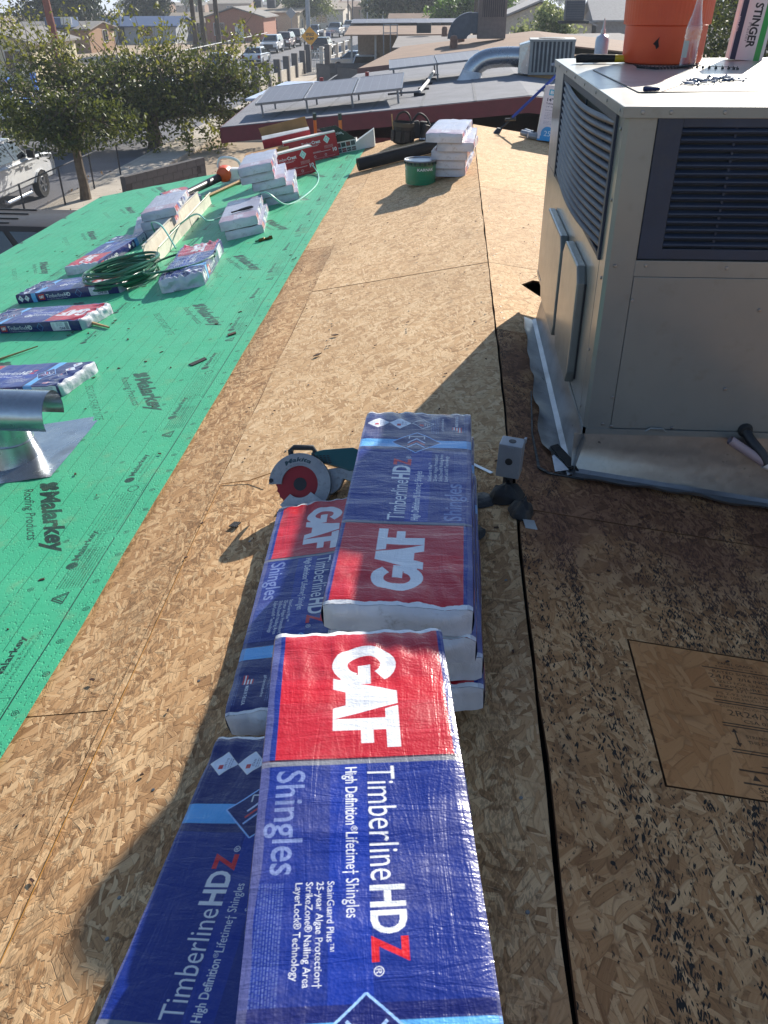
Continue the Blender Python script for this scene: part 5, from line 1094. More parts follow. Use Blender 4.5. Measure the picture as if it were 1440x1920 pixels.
mb = MB(); mb.tube([(0, 0, 0), (.006, 0, 0), (.045, 0, 0), (.052, 0, 0)], [.006, .0085, .0085, .005], 8); mb.build('handle', pm('navy_plastic', rgb(24, 34, 74), .4), sd, smooth=True, mw=RZ(-46))
mb = MB(); mb.tube([(.036, -.037, -.001), (.30, .03, -.003)], .0028, 8); mb.build('shaft', pm('chrome', rgb(200, 200, 204), .15, 1.), sd, smooth=True)
# ------------------------------------------------------------------ the next roofs
ROLL = pm('rolled_roofing', rgb(120, 122, 130), .85, bump=.5, bscale=200, vscale=1.5, var=.14, dirt=.15)
MAROON = pm('maroon_paint', rgb(96, 40, 52), .6, bump=.1); PANEL = None
def pv():
    t = NT('solar_glass'); v = t.n('TexBrick', i_Scale=1.); t.set(v.inputs['Vector'], t.obj()); v.offset = 0.
    for k_, w in (('Color1', (.012, .016, .035, 1)), ('Color2', (.016, .020, .042, 1)), ('Mortar', (.12, .13, .16, 1))): v.inputs[k_].default_value = w
    v.inputs['Mortar Size'].default_value = .006; v.inputs['Brick Width'].default_value = .16; v.inputs['Row Height'].default_value = .16
    d = t.noise(2, 5); col = t.mix(t.fmix(d, .32, .55), v.outputs[0], rgb(150, 146, 152))
    return t.out(Base_Color=col, Roughness=.5, Coat_Weight=.25, Coat_Roughness=.35)
PANEL = pv(); ALU = pm('aluminium', rgb(140, 142, 148), .4, .7)
def solar(lab, mw, n, w, l, h0, h1, group):
    """row of n panels, near edge at height h0, far edge at h1, on struts"""
    t = thing('solar_array', lab, 'solar panels', mw, group)
    a = math.atan2(h1-h0, l)
    for i in range(n):
        M = T((i-(n-1)/2)*(w+.02), 0, h0) @ Matrix.Rotation(a, 4, 'X')
        mb = MB(); mb.bx(-w/2+.02, w/2-.02, .02, l-.02, .034, .038); mb.mat(1)
        for b in ((-w/2, w/2, 0, .02), (-w/2, w/2, l-.02, l), (-w/2, -w/2+.02, .02, l-.02), (w/2-.02, w/2, .02, l-.02)): mb.bx(*b, 0, .042)
        mb.build('solar_panel', [PANEL, ALU], t, mw=M)
    W2 = n*(w+.02)/2
    for i in range(n+1):
        x = -W2+.1+(2*W2-.2)*i/n; mb = MB(); mb.tube([(x, .12, 0), (x, .12, max(.03, h0+.12*math.tan(a)))], .02, 6); mb.build('strut', ALU, t); mb = MB(); mb.tube([(x, l-.12, 0), (x, l-.12, max(.03, h1-.12*math.tan(a)))], .02, 6); mb.build('strut', ALU, t)
    mb = MB(); mb.tube([(-W2, .12, h0+.02), (W2, .12, h0+.02)], .02, 6); mb.build('rail', ALU, t); return t
# --- maroon-edged house next door
N1S, N1X, N1Z = .0925, 1.05, -.075
def zn1(x): return N1Z-N1S*abs(x-N1X)
nb = thing('neighbour_house', 'neighbouring house with grey rolled roof and maroon fascia, just past the roof edge', 'house')
out = [(-4.43, 16.0), (N1X, 16.05), (N1X, 26.5), (-2.95, 25.6), (-3.05, 22.0), (-4.95, 22.1)]
mb = MB(); vs = [(x, y, zn1(x)) for x, y in out]+[(x, y, zn1(x)-.03) for x, y in out]; n = len(out)
mb.add(vs, [tuple(range(n))]+[tuple(range(2*n-1, n-1, -1))]+[(i, n+i, n+(i+1) % n, (i+1) % n) for i in range(n)])
mb.hexa([(N1X, 16.05, zn1(N1X)-.03), (6, 16.05, zn1(6)-.03), (6, 26.5, zn1(6)-.03), (N1X, 26.5, zn1(N1X)-.03), (N1X, 16.05, zn1(N1X)), (6, 16.05, zn1(6)), (6, 26.5, zn1(6)), (N1X, 26.5, zn1(N1X))])
mb.build('roof', ROLL, nb)
mb = MB()
for x in (-3.6, -2.7, -1.75, -.85, .1): mb.hexa([(x, 16.02, zn1(x)+.001), (x+.05, 16.02, zn1(x+.05)+.001), (x+.05, 26, zn1(x+.05)+.001), (x, 26, zn1(x)+.001), (x, 16.02, zn1(x)+.005), (x+.05, 16.02, zn1(x+.05)+.005), (x+.05, 26, zn1(x+.05)+.005), (x, 26, zn1(x)+.005)])
mb.build('lap_seam', pm('seam_grey', rgb(104, 106, 112), .85), nb)
mb = MB()
for x0, x1 in ((-4.43, N1X), (N1X, 6)): mb.hexa([(x0, 15.99, zn1(x0)-.27), (x1, 15.99, zn1(x1)-.27), (x1, 16.03, zn1(x1)-.27), (x0, 16.03, zn1(x0)-.27), (x0, 15.99, zn1(x0)-.012), (x1, 15.99, zn1(x1)-.012), (x1, 16.03, zn1(x1)-.012), (x0, 16.03, zn1(x0)-.012)])
mb.hexa([(-4.46, 15.99, zn1(-4.43)-.27), (-4.43, 16.0, zn1(-4.43)-.27), (-4.95, 22.1, zn1(-4.95)-.27), (-4.98, 22.1, zn1(-4.95)-.27), (-4.46, 15.99, zn1(-4.43)-.01), (-4.43, 16.0, zn1(-4.43)-.01), (-4.95, 22.1, zn1(-4.95)-.01), (-4.98, 22.1, zn1(-4.95)-.01)])
mb.build('fascia', MAROON, nb)
mb = MB(); mb.prism([(-3.8, 16.7), (5.5, 16.7), (5.5, 26), (-2.6, 25.2), (-2.7, 21.6), (-4.4, 21.6)], GZ, -.85); mb.build('wall', pm('maroon_wall', rgb(110, 60, 66), .85, bump=.3), nb)
mb = MB(); mb.hexa([(-5.4, 22.3, -.80), (-2.2, 22.9, -.80), (-2.1, 25.4, -.66), (-4.9, 25.2, -.66), (-5.4, 22.3, -.74), (-2.2, 22.9, -.74), (-2.1, 25.4, -.60), (-4.9, 25.2, -.60)]); mb.build('patio_cover', pm('white_metal_roof', rgb(188, 200, 220), .5, .2), nb)
G7 = 'solar panels on the neighbouring roofs'
th1 = math.degrees(math.atan(N1S))
solar('row of three tilted solar panels near the maroon roof edge', T(-2.55, 16.75, zn1(-2.55)) @ RY(-th1) @ RZ(1), 3, .90, 1.6, .22, .36, G7)
solar('second solar row farther back on the maroon-edged roof', T(-.62, 20.6, zn1(-.62)) @ RY(-th1) @ RZ(4), 2, 1.05, 1.6, .32, .40, G7)
for x, y, lab in ((-3.35, 21.4, 'red vent pipe at the back left corner of the grey roof'), (-2.3, 21.6, 'red vent pipe in front of the second solar row')):
    mb = MB(); mb.lathe([(.045, 0), (.045, .27)], 10, T(x, y, zn1(x))); tag(mb.build('vent_pipe', pm('red_pipe', rgb(150, 50, 50), .6)), lab, 'vent pipe', 'red vent pipes')
cd = thing('roof_conduit', 'white conduit run on dark sleepers between the solar rows', 'conduit', T(-.93, 17.9, zn1(-.93)))
mb = MB(); mb.tube([(0, 0, .07), (.10, 2.0, .08), (.18, 4.4, .12)], .035, 8); mb.build('pipe', pm('white_pvc', rgb(206, 200, 196), .45), cd, smooth=True)
for f_ in (0, .25, .5, .75, 1): mb = MB(); mb.box((.18*f_, 4.4*f_, .02), (.22, .08, .06)); mb.build('sleeper', pm('sleeper_dark', rgb(50, 50, 56), .8), cd)
mb = MB(); mb.tube([(0, 0, .07), (-.3, .02, .05), (-.62, .05, .02)], .02, 6); mb.build('lead', pm('grey_conduit', rgb(130, 132, 136), .5), cd)
# rooftop condenser with its duct
AUG = pm('condenser_grey', rgb(142, 146, 146), .5, .2, dirt=.2)
ac2 = thing('roof_condenser', 'grey ribbed rooftop condenser with a silver duct on the maroon-edged roof', 'air conditioner', T(1.31, 20.05, zn1(1.5)+.05) @ RZ(-3))
w2, d2, h2 = .93, .80, .66
mb = MB(); mb.bx(.03, w2-.03, .03, d2-.03, .03, h2-.02); mb.build('core', pm('core_dark', rgb(74, 80, 88), .7), ac2)
mb = MB(); mb.bx(0, w2, 0, d2, 0, .05); mb.bx(-.01, w2+.01, -.01, d2+.01, h2-.04, h2+.005)
for x in (0, w2-.06): mb.bx(x, x+.06, -.002, .05, .05, h2-.04); mb.bx(x, x+.06, d2-.05, d2+.002, .05, h2-.04)
mb.build('frame', AUG, ac2, bevel=.004)
for i in range(9): mb = MB(); x = .075+(w2-.15)*(i+.5)/9; mb.bx(x-.022, x+.012, .005, .03, .05, h2-.04); mb.build('grille_bar', AUG, ac2)
mb = MB(); mb.bx(.0, w2, .1, .2, -.08, 0); mb.bx(0, w2, .6, .7, -.08, 0); mb.build('sleeper', WOOD, ac2)
mb = MB(); mb.lathe([(.29, 0), (.29, .01), (.27, .015), (.0, .02)], 24, T(w2/2, d2/2, h2+.004), cap=(False, False)); mb.build('fan_guard', DKST, ac2)
mb = MB(); pts = [(0, .4, .30), (-.35, .4, .32), (-.75, .4, .30), (-1.0, .38, .24), (-1.2, .34, .08), (-1.30, .32, -.2)]
mb.tube(spline(pts, 3), .20, 20); du = mb.build('duct', GALV, ac2, smooth=True)
mb = MB(); mb.hexa([(-.22, .1, .02), (.0, .05, -.0), (.0, .75, .0), (-.22, .7, .02), (-.22, .12, .56), (.0, .05, .62), (.0, .75, .62), (-.22, .68, .56)]); mb.build('plenum', GALV, du, bevel=.01)
mb = MB(); mb.lathe([(.34, -.13), (.27, -.05), (.225, .1), (.205, .16)], 20, T(-1.24, .33, -.1)@RY(10)); mb.build('sealant', pm('white_mastic', rgb(206, 210, 216), .7, bump=.4), du, smooth=True)
solar('single low tilted panel on thin legs beside the air handler', T(1.9, 17.6, zn1(1.9)) @ RZ(-28), 1, .8, 1.2, .42, .2, G7)
# --- brown shingled house beyond
SHG = pm('brown_shingle', rgb(138, 112, 94), .9, bump=.5, bscale=120, vscale=1.2, dirt=.1); SHG2 = pm('grey_shingle', rgb(122, 116, 114), .9, bump=.5, bscale=120, vscale=1., dirt=.2)
H2S, H2X = .0995, 3.5
def zh2(x): return -.887+H2S*3.8-H2S*(abs(x-H2X)-H2X)
h2o = thing('brown_house', 'house with brown and grey shingled roof beyond the maroon one', 'house')
def slab(mb, pts, zf, th=.05):
    n = len(pts); vs = [(x, y, zf(x)) for x, y in pts]+[(x, y, zf(x)-th) for x, y in pts]
    mb.add(vs, [tuple(range(n)), tuple(range(2*n-1, n-1, -1))]+[(i, n+i, n+(i+1) % n, (i+1) % n) for i in range(n)])
mb = MB(); slab(mb, [(-3.8, 34), (H2X, 34), (H2X, 46.5), (-2.9, 46.5)], zh2); slab(mb, [(H2X, 34), (10, 34), (10, 46.5), (H2X, 46.5)], zh2); mb.build('roof', SHG, h2o)
mb = MB(); slab(mb, [(-3.4, 46.52), (10, 46.52), (10, 61), (-4.0, 61)], lambda x: zh2(min(x, 7-x))+.0); mb.build('rear_roof', SHG2, h2o)
mb = MB(); mb.hexa([(-3.83, 33.95, zh2(-3.8)-.22), (H2X, 33.95, zh2(H2X)-.22), (H2X, 33.99, zh2(H2X)-.22), (-3.83, 33.99, zh2(-3.8)-.22), (-3.83, 33.95, zh2(-3.8)), (H2X, 33.95, zh2(H2X)), (H2X, 33.99, zh2(H2X)), (-3.83, 33.99, zh2(-3.8))]); mb.build('fascia', pm('fascia_mauve', rgb(110, 86, 84), .7), h2o)
mb = MB(); mb.bx(-3.3, 9.5, 34.5, 60, GZ, -1.15); mb.build('wall', pm('tan_stucco', rgb(160, 136, 116), .9), h2o)
for x, y, k_ in ((-.35, 39.5, .20), (-.02, 44.2, .2), (-.9, 52.0, .2)):
    mb = MB(); mb.lathe([(.17, 0), (.15, .3), (.17, .32), (.12, .46), (0, .5)], 14, T(x, y, zh2(x)), cap=(True, False)); mb.build('roof_vent', pm('vent_brown', rgb(120, 92, 80), .8), h2o, smooth=True)
mb = MB(); mb.box((-2.3, 60., zh2(-2.3)+.3), (.9, .7, .55)); mb.build('vent_box', pm('vent_black', (.03, .03, .035), .6), h2o)
ac3 = thing('roof_cooler', 'brown boxy rooftop unit with a large dark elbow duct, on the brown house', 'air conditioner', T(.66, 41.6, zh2(1.2)+.1))
AB = pm('unit_brown', rgb(120, 108, 104), .6, .1, dirt=.2)
mb = MB(); mb.bx(0, 1.22, 0, 1.1, 0, 1.58); mb.bx(-.02, 1.24, -.02, 1.12, 1.58, 1.63); mb.build('case', AB, ac3, bevel=.02)
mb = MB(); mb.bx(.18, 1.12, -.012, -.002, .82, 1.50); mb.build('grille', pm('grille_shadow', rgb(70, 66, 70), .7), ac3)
for i in range(10): mb = MB(); x = .21+.09*i; mb.bx(x, x+.03, -.03, -.013, .82, 1.5); mb.build('grille_bar', AB, ac3)
mb = MB(); ring = arc(1.0, 180, 88, 14)+arc(.16, 88, 180, 6); mb.prism([(x-.3, z+.0) for x, z in ring], .1, .95, axis='y'); mb.bx(-.32, .0, .12, .93, .2, .98); mb.build('elbow_duct', pm('duct_dark', rgb(84, 92, 104), .5, .5), ac3, bevel=.01)
ac4 = thing('dark_condenser', 'dark rooftop condenser on a sleeper frame far behind the cooler', 'air conditioner', T(5.6, 52.5, zh2(1.6)+.35))
mb = MB(); mb.bx(0, 1.0, 0, 1.0, .1, 1.05); mb.build('case', pm('condenser_dark', rgb(62, 66, 78), .6), ac4, bevel=.03)
for i in range(7): mb = MB(); z = .2+.11*i; mb.bx(.05, .95, -.02, -.004, z, z+.06); mb.build('grille_bar', pm('condenser_bar', rgb(78, 82, 92), .5), ac4)
mb = MB(); mb.bx(-.3, 1.3, .1, .25, -.05, .08); mb.bx(-.3, 1.3, .75, .9, -.05, .08); mb.build('sleeper', pm('sleeper_dark', rgb(50, 50, 56), .8), ac4)
# pale buildings behind, right of centre
WST = pm('pale_stucco', rgb(196, 186, 172), .9); GRF = pm('pale_roof', rgb(150, 148, 148), .85)
def gable_house(lab, x, y, w, d, h, rh, wallm, roofm, yaw=0, axis='x', ov=.4, wins=(), doors=(), name='far_house', group=None, z=GZ):
    """walls, pitched roof, windows (frame > pane) on the south (-y) and street (+x) sides given as (side, pos, sill, width, height)"""
    t = thing(name, lab, 'house', T(x, y, z) @ RZ(yaw), group)
    mb = MB(); mb.bx(-w/2, w/2, -d/2, d/2, 0, h)
    if axis == 'y': mb.prism([(-w/2, h), (w/2, h), (0, h+rh*.92)], -d/2, d/2, axis='y')
    elif rh > .05: mb.prism([(-d/2, h), (d/2, h), (0, h+rh*.92)], -w/2, w/2, axis='x')
    mb.build('wall', wallm, t)
    mb = MB(); th = .14; a, b = (w/2+ov, d/2+ov) if axis == 'y' else (d/2+ov, w/2+ov); dz = rh*ov/(max(.1, (w if axis == 'y' else d)/2))
    for s in (-1, 1):
        p = [(0, h+rh), (s*a, h-dz), (s*a, h-dz+th), (0, h+rh+th)]
        if s > 0: p = p[::-1]
        mb.prism(p, -b, b, axis='y' if axis == 'y' else 'x')
    mb.build('roof', roofm, t)
    fr = pm('white_trim', rgb(206, 202, 196), .5); gl = pm('window_glass', (.02, .025, .035), .08, coat=1.)
    for side, pos, sill, ww, hh in wins:
        M = T(pos, -d/2, sill) if side == 's' else T(w/2, pos, sill) @ RZ(90)
        mb = MB()
        for b_ in ((-ww/2-.06, ww/2+.06, 0-.06, 0), (-ww/2-.06, ww/2+.06, hh, hh+.06), (-ww/2-.06, -ww/2, 0, hh), (ww/2, ww/2+.06, 0, hh), (-.02, .02, 0, hh)): mb.bx(b_[0], b_[1], -.05, .01, b_[2], b_[3])
        f_ = mb.build('window', fr, t, mw=M); mb = MB(); mb.bx(-ww/2, ww/2, -.02, .0, 0, hh); mb.build('pane', gl, f_)
    for side, pos, ww, hh, m_ in doors:
        M = T(pos, -d/2, 0) if side == 's' else T(w/2, pos, 0) @ RZ(90)
        mb = MB(); mb.bx(-ww/2, ww/2, -.04, .0, 0.02, hh); mb.build('door', m_, t, mw=M)
    return t
GDK = pm('dark_door', rgb(60, 62, 72), .6)
gable_house('pale building with light gable roof behind the leafy bush, right of the brown unit', 6.0, 78, 8, 9, 3.4, 1.5, WST, GRF, 0, 'y', wins=(('s', 2.6, 1.0, 1.2, 1.1),), doors=(('s', .3, 2.2, 2.3, GDK),))
gable_house('grey far house directly left of the orange cooler', 14.2, 80, 7, 8, 3.6, 1.2, pm('grey_stucco', rgb(150, 146, 146), .9), GRF, 0, 'x', wins=(('s', -1.2, 1., 1., 1.),))
gable_house('small brown roofed house in front of the dark trees, centre', -4.2, 105, 6.2, 8, 2.6, .9, pm('rust_stucco', rgb(130, 84, 70), .9), SHG, 0, 'x', wins=(('s', 0, .9, 1.2, 1.),))
# --- house with the carport and long solar row
h3 = thing('carport_house', 'low house with brown roof, open carport and a long row of solar panels', 'house')
mb = MB(); mb.hexa([(-7.6, 62, -.93), (-.4, 62.0, -.93), (-.4, 70, -.38), (-7.9, 70, -.38), (-7.6, 62, -.86), (-.4, 62.0, -.86), (-.4, 70, -.31), (-7.9, 70, -.31)]); mb.hexa([(-7.9, 70.01, -.38), (-.4, 70.01, -.38), (-.4, 78, -.9), (-7.9, 78, -.9), (-7.9, 70.01, -.31), (-.4, 70.01, -.31), (-.4, 78, -.83), (-7.9, 78, -.83)]); mb.build('roof', SHG, h3)
mb = MB(); mb.bx(-3.6, 0, 62.6, 77, GZ, -1.0); mb.bx(-7.6, -3.6, 70.5, 77, GZ, -.95); mb.build('wall', pm('tan_stucco', rgb(160, 136, 116), .9), h3)
for x, y in ((-7.2, 62.6), (-5.6, 62.6)): mb = MB(); mb.bx(x-.06, x+.06, y-.06, y+.06, GZ, -.93); mb.build('post', pm('post_white', rgb(190, 186, 180), .6), h3)
solar('long row of solar panels across the top of the carport roof', T(-4.0, 67.3, -.50) @ RX(3), 7, 1.05, 1.7, .12, .24, G7)
bb = thing('patio_door_frame', 'pale sliding frame leaning under the carport edge, centre', 'frame', T(-4.55, 61.8, -1.15))
for x in (-.45, 0, .45): mb = MB(); mb.bx(x-.03, x+.03, 0, .05, -.95, .85); mb.build('stile', ALU, bb)
for z in (-.95, .35, .82): mb = MB(); mb.bx(-.48, .48, 0.002, .048, z, z+.06); mb.build('rail', ALU, bb)
# ------------------------------------------------------------------ ground and street
DIRT = pm('dry_ground', rgb(168, 148, 124), .95, vscale=.25, var=.2, bump=.4, bscale=8, dirt=.35)
ASP = pm('asphalt', rgb(104, 104, 110), .9, vscale=.5, var=.12, bump=.4, bscale=90, dirt=.2); CONC = pm('concrete', rgb(178, 168, 154), .85, vscale=.8, var=.1, bump=.2, dirt=.25)
mb = MB()
rs = [0, 30, 80, 160, 320, 450, 900, 1800, 3200, 4200, 5200, 6200]
def gz(r): return GZ-.006 if r <= 320 else GZ-.006-(r-320)*.0145
NA = 64; vs = []; fs = []
for i, r in enumerate(rs):
    for j in range(NA):
        a = 2*math.pi*j/NA; z = gz(r)
        if i >= 9: z += (r-3200)/3000*120*max(0, .55+.5*mnoise.noise((math.cos(a)*4, math.sin(a)*4, 1.5))) if i >= 9 else 0
        vs.append((r*math.sin(a), r*math.cos(a), z))
for i in range(len(rs)-1):
    for j in range(NA):
        if i == 0: fs.append((j, NA+j, NA+(j+1) % NA)) if False else fs.append((i*NA+j, (i+1)*NA+j, (i+1)*NA+(j+1) % NA, i*NA+(j+1) % NA))
        else: fs.append((i*NA+j, (i+1)*NA+j, (i+1)*NA+(j+1) % NA, i*NA+(j+1) % NA))
vs0 = []; fs0 = []
for r in (0.0,): pass
mb.add(vs, [f[::-1] for f in fs]); gr = mb.build('ground', DIRT, smooth=True); struct(gr)
if True:
    me = gr.data; bm = bmesh.new(); bm.from_mesh(me); bmesh.ops.remove_doubles(bm, verts=bm.verts, dist=1e-4); bmesh.ops.recalc_face_normals(bm, faces=bm.faces)
    if sum(f.normal.z for f in bm.faces) < 0: bmesh.ops.reverse_faces(bm, faces=bm.faces)
    bm.to_mesh(me); bm.free()
XR, XL = -12.55, -22.1
mb = MB(); mb.bx(XL, XR, -60, 300, GZ-.2, GZ+.012); struct(mb.build('street', ASP))
mb = MB(); mb.bx(XR, XR+.16, -60, 300, GZ-.2, GZ+.14); mb.bx(XL-.16, XL, -60, 300, GZ-.2, GZ+.14); struct(mb.build('kerb', CONC))
sw = struct(bpy.data.objects.new('sidewalk', None)); COL.objects.link(sw)
mb = MB()
for x0, x1 in ((XR+.16, XR+1.6), (XL-1.6, XL-.16)):
    for k_ in range(90): mb.bx(x0+.004, x1-.004, -20+1.8*k_, -20+1.8*k_+1.78, GZ-.1, GZ+.13)
o = mb.build('paving_slabs', CONC, sw); o['kind'] = 'stuff'
mb = MB(); mb.bx(XL-9, XL-1.62, 34, 40, GZ-.1, GZ+.02); mb.bx(XL-9, XL-1.62, 56, 60, GZ-.1, GZ+.02); mb.bx(XL-9, XL-1.62, 92, 97, GZ-.1, GZ+.02); mb.bx(XR+1.62, -6.2, 10, 20, GZ-.1, GZ+.02); mb.bx(XR+1.62, -5.5, 62.5, 72, GZ-.1, GZ+.02); struct(mb.build('driveway', CONC))
mb = MB()
for i in range(40):
    y = 20+8*i; mb.bx(-17.4, -17.28, y, y+3, GZ+.012, GZ+.016)
# ------------------------------------------------------------------ vehicles
GLASS = pm('car_glass', (.012, .016, .022), .06, coat=1., var=.02); TYRE = pm('tyre', (.016, .016, .016), .85); RIM = pm('alloy', rgb(160, 162, 166), .3, .8); CHR = pm('chrome_trim', rgb(200, 200, 204), .15, 1.)
LAMP = pm('head_lamp', rgb(210, 214, 218), .12, .2, coat=1.); TAIL = pm('tail_lamp', rgb(140, 16, 20), .25, coat=.6); TRIM = pm('black_trim', (.02, .02, .022), .5)
def paint(nm, c, metal=.2): return pm('paint_'+nm, c, .3, metal, var=.03, coat=1., dirt=.08)
PROF = {   # side outline of body and cabin, length along +y (front at +y), heights; fractions of length and height
 'sedan': dict(L=4.7, W=1.8, H=1.45, hood=.62, deck=.68, cab=(.16, .30, .62, .80), wheel=.33, sill=.20),
 'suv': dict(L=4.7, W=1.88, H=1.75, hood=.64, deck=.66, cab=(.02, .10, .60, .76), wheel=.37, sill=.24),
 'van': dict(L=5.0, W=1.95, H=1.85, hood=.60, deck=.62, cab=(.01, .05, .68, .88), wheel=.34, sill=.2),
 'pickup': dict(L=5.8, W=2.0, H=1.92, hood=.68, deck=.64, cab=(.36, .40, .62, .74), wheel=.40, sill=.28)}
def car(name, lab, kind, col, mw, cat=None, group=None, detail=True):
    p = PROF[kind]; L, Wd, H = p['L'], p['W'], p['H']; t = thing(name, lab, cat or {'sedan': 'car', 'suv': 'car', 'van': 'van', 'pickup': 'pickup truck'}[kind], mw, group)
    hb = H*p['hood']; hd = H*p['deck']; s = H*p['sill']; y0, y1 = -L/2, L/2; c0, c1, c2, c3 = (y0+L*k_ for k_ in p['cab']); w = Wd/2; wr = p['wheel']
    belt = hb if kind != 'pickup' else H*.66
    fa, ra = y1-L*.185, y0+L*.19
    def archd(yc): return [(yc+(wr+.07)*math.cos(R(a)), max(s, wr+(wr+.07)*math.sin(R(a)))) for a in (180, 150, 120, 90, 60, 30, 0)]
    low = [(y0+.04, s+.1), (y0+.08, s)]+archd(ra)+archd(fa)+[(y1-.08, s), (y1-.02, s+.12)]
    up = [(y1, hb*.72), (y1-.08, hb*.92), (y1-L*.10, hb*.98), (c3, belt+.02), (c0, max(hd, belt)), (y0+.05, hd*.98), (y0, hd*.8)]
    mb = MB(); poly = low+up; N_ = len(poly); vs = []
    for xx, f_ in ((-w+.06, 1.), (-w, .965), (w, .965), (w-.06, 1.)):
        for (y, z) in poly: vs.append((xx, y*(1 if abs(xx) < w else .985), s+(z-s)*(1 if abs(xx) < w else .93) if z > hb*.5 else z))
    fs = [(k_*N_+i, k_*N_+(i+1) % N_, (k_+1)*N_+(i+1) % N_, (k_+1)*N_+i) for k_ in range(3) for i in range(N_)]+[tuple(range(N_)), tuple(range(4*N_-1, 3*N_-1, -1))]
    if kind == 'pickup': pass
    mb.add(vs, fs); body = mb.build('body', col, t, smooth=True, auto=28)
    if kind == 'pickup':
        mb = MB(); mb.bx(-w+.12, w-.12, y0+.08, c0-.06, hd-.01, hd+.012); mb.build('bed', TRIM, t)
    # cabin
    wb, wt = w-.05, w-.26; mb = MB(); zb, zt = belt-.02, H
    mb.hexa([(-wb, c0, zb), (wb, c0, zb), (wb, c3, zb), (-wb, c3, zb), (-wt, c1, zt), (wt, c1, zt), (wt, c2, zt), (-wt, c2, zt)]); mb.build('cabin', col, t, bevel=.06, smooth=True)
    def lerp(a, b, f_): return tuple(a[i]+(b[i]-a[i])*f_ for i in range(3))
    def pane(nm, A, B, C, D, n_, f0=.10, f1=.88):
        q_ = [lerp(A, D, f0), lerp(B, C, f0), lerp(B, C, f1), lerp(A, D, f1)]; m = MB(); m.quad([tuple(Vector(v)+Vector(n_)*.012) for v in q_]); m.build(nm, GLASS, t)
    ins = .10
    A, B, C_, D = (-wb+ins, c3, zb), (wb-ins, c3, zb), (wt-ins, c2, zt), (-wt+ins, c2, zt); pane('windscreen', A, B, C_, D, Vector((0, .8, .6)))
    A, B, C_, D = (wb-ins, c0, zb), (-wb+ins, c0, zb), (-wt+ins, c1, zt), (wt-ins, c1, zt); pane('rear_window', A, B, C_, D, Vector((0, -.9, .4)), .2 if kind != 'pickup' else .1)
    ks = (.04, .50, .54, .95) if kind in ('sedan', 'pickup') else (.03, .30, .34, .64, .68, .95)
    for sg in (-1, 1):
        for i in range(0, len(ks), 2):
            a_, b_ = ks[i], ks[i+1]
            P = lambda f_, v_: (sg*(wb+(wt-wb)*v_), c0+(c3-c0)*f_+((c1-c0)+((c2-c1)-(c3-c0))*f_)*v_, zb+(zt-zb)*v_)
            q_ = [P(a_, .12), P(b_, .12), P(b_, .86), P(a_, .86)]
            m = MB(); m.quad([tuple(Vector(v)+Vector((sg*.95, 0, .3))*.02) for v in (q_ if sg > 0 else q_[::-1])]); m.build('side_window', GLASS, t)
    for sx in (-1, 1):
        for yc in (fa, ra):
            mb = MB(); M = T(sx*(w-.12), yc, wr)@RY(90); mb.lathe([(wr*.62, -.10), (wr*.96, -.11), (wr, -.08), (wr, .08), (wr*.96, .11), (wr*.62, .10)], 22, M, cap=(False, False)); wh = mb.build('wheel', TYRE, t, smooth=True)
            mb = MB(); mb.lathe([(wr*.64, sx*.085), (wr*.56, sx*.10), (wr*.5, sx*.07), (wr*.2, sx*.06), (0, sx*.075)], 20, M, cap=(False, False))
            if detail:
                for k_ in range(5): mb.box((wr*.33, 0, sx*.075), (wr*.5, wr*.16, .05), M@RZ(72*k_))
            mb.build('rim', RIM, wh)
        mb = MB(); mb.bx(sx*(w-.40), sx*(w-.05), y1-.16, y1-.012, hb*.66, hb*.86) if sx > 0 else mb.bx(-(w-.05), -(w-.40), y1-.16, y1-.012, hb*.66, hb*.86); mb.build('headlight', LAMP, t)
        xa, xb = sorted((sx*(w-.30), sx*(w-.06))); mb = MB(); mb.bx(xa, xb, y0-.004, y0+.12, hd*.62, hd*.88); mb.build('taillight', TAIL, t)
        mb = MB(); xa, xb = sorted((sx*(w-.02), sx*(w+.20))); mb.bx(xa, xb, c3-.30, c3-.18, belt+.02, belt+.18 if kind != 'pickup' else belt+.26); mb.build('mirror', TRIM, t, bevel=.02)
        if detail:
            for f_ in (.28, .62):
                yh = c0+(c3-c0)*f_; mb = MB(); xa, xb = sorted((sx*(w-.005), sx*(w+.03))); mb.bx(xa, xb, yh-.11, yh+.11, belt*.90, belt*.90+.035); mb.build('door_handle', col, t)
    mb = MB(); mb.bx(-w*.55, w*.55, y1-.02, y1+.006, hb*.48, hb*.80); mb.build('grille', CHR if kind == 'pickup' else TRIM, t)
    mb = MB(); mb.bx(-w+.04, w-.04, y1-.06, y1+.05, s+.02, s+.20); mb.build('front_bumper', CHR if kind == 'pickup' else TRIM, t, bevel=.02); mb = MB(); mb.bx(-w+.04, w-.04, y0-.05, y0+.06, s+.06, s+.22); mb.build('rear_bumper', CHR if kind == 'pickup' else TRIM, t, bevel=.02)
    mb = MB(); mb.bx(-.26, .26, y0-.012, y0-.002, hd*.55, hd*.70); mb.build('number_plate', pm('plate', rgb(200, 204, 210), .5), t)
    return t
PW, PS, PB, PR2 = paint('white', rgb(214, 216, 218), 0.), paint('silver', rgb(170, 174, 180), .6), paint('dark', rgb(30, 36, 46), .3), paint('maroon', rgb(84, 40, 46), .4)
PTAN = pm('paint_bronze', rgb(46, 38, 34), .55, .1, var=.05, coat=.1, dirt=.1); PBL = paint('blue', rgb(40, 70, 130), .4); PGY = paint('grey', rgb(110, 116, 124), .5)
def at(x, y, yaw=0, z=GZ+.012): return T(x, y, z) @ RZ(yaw)
pk = car('pickup_truck', 'white crew cab pickup parked at the kerb beyond the wire fence, left edge', 'pickup', PW, at(-14.35, 25.35, 0), None)
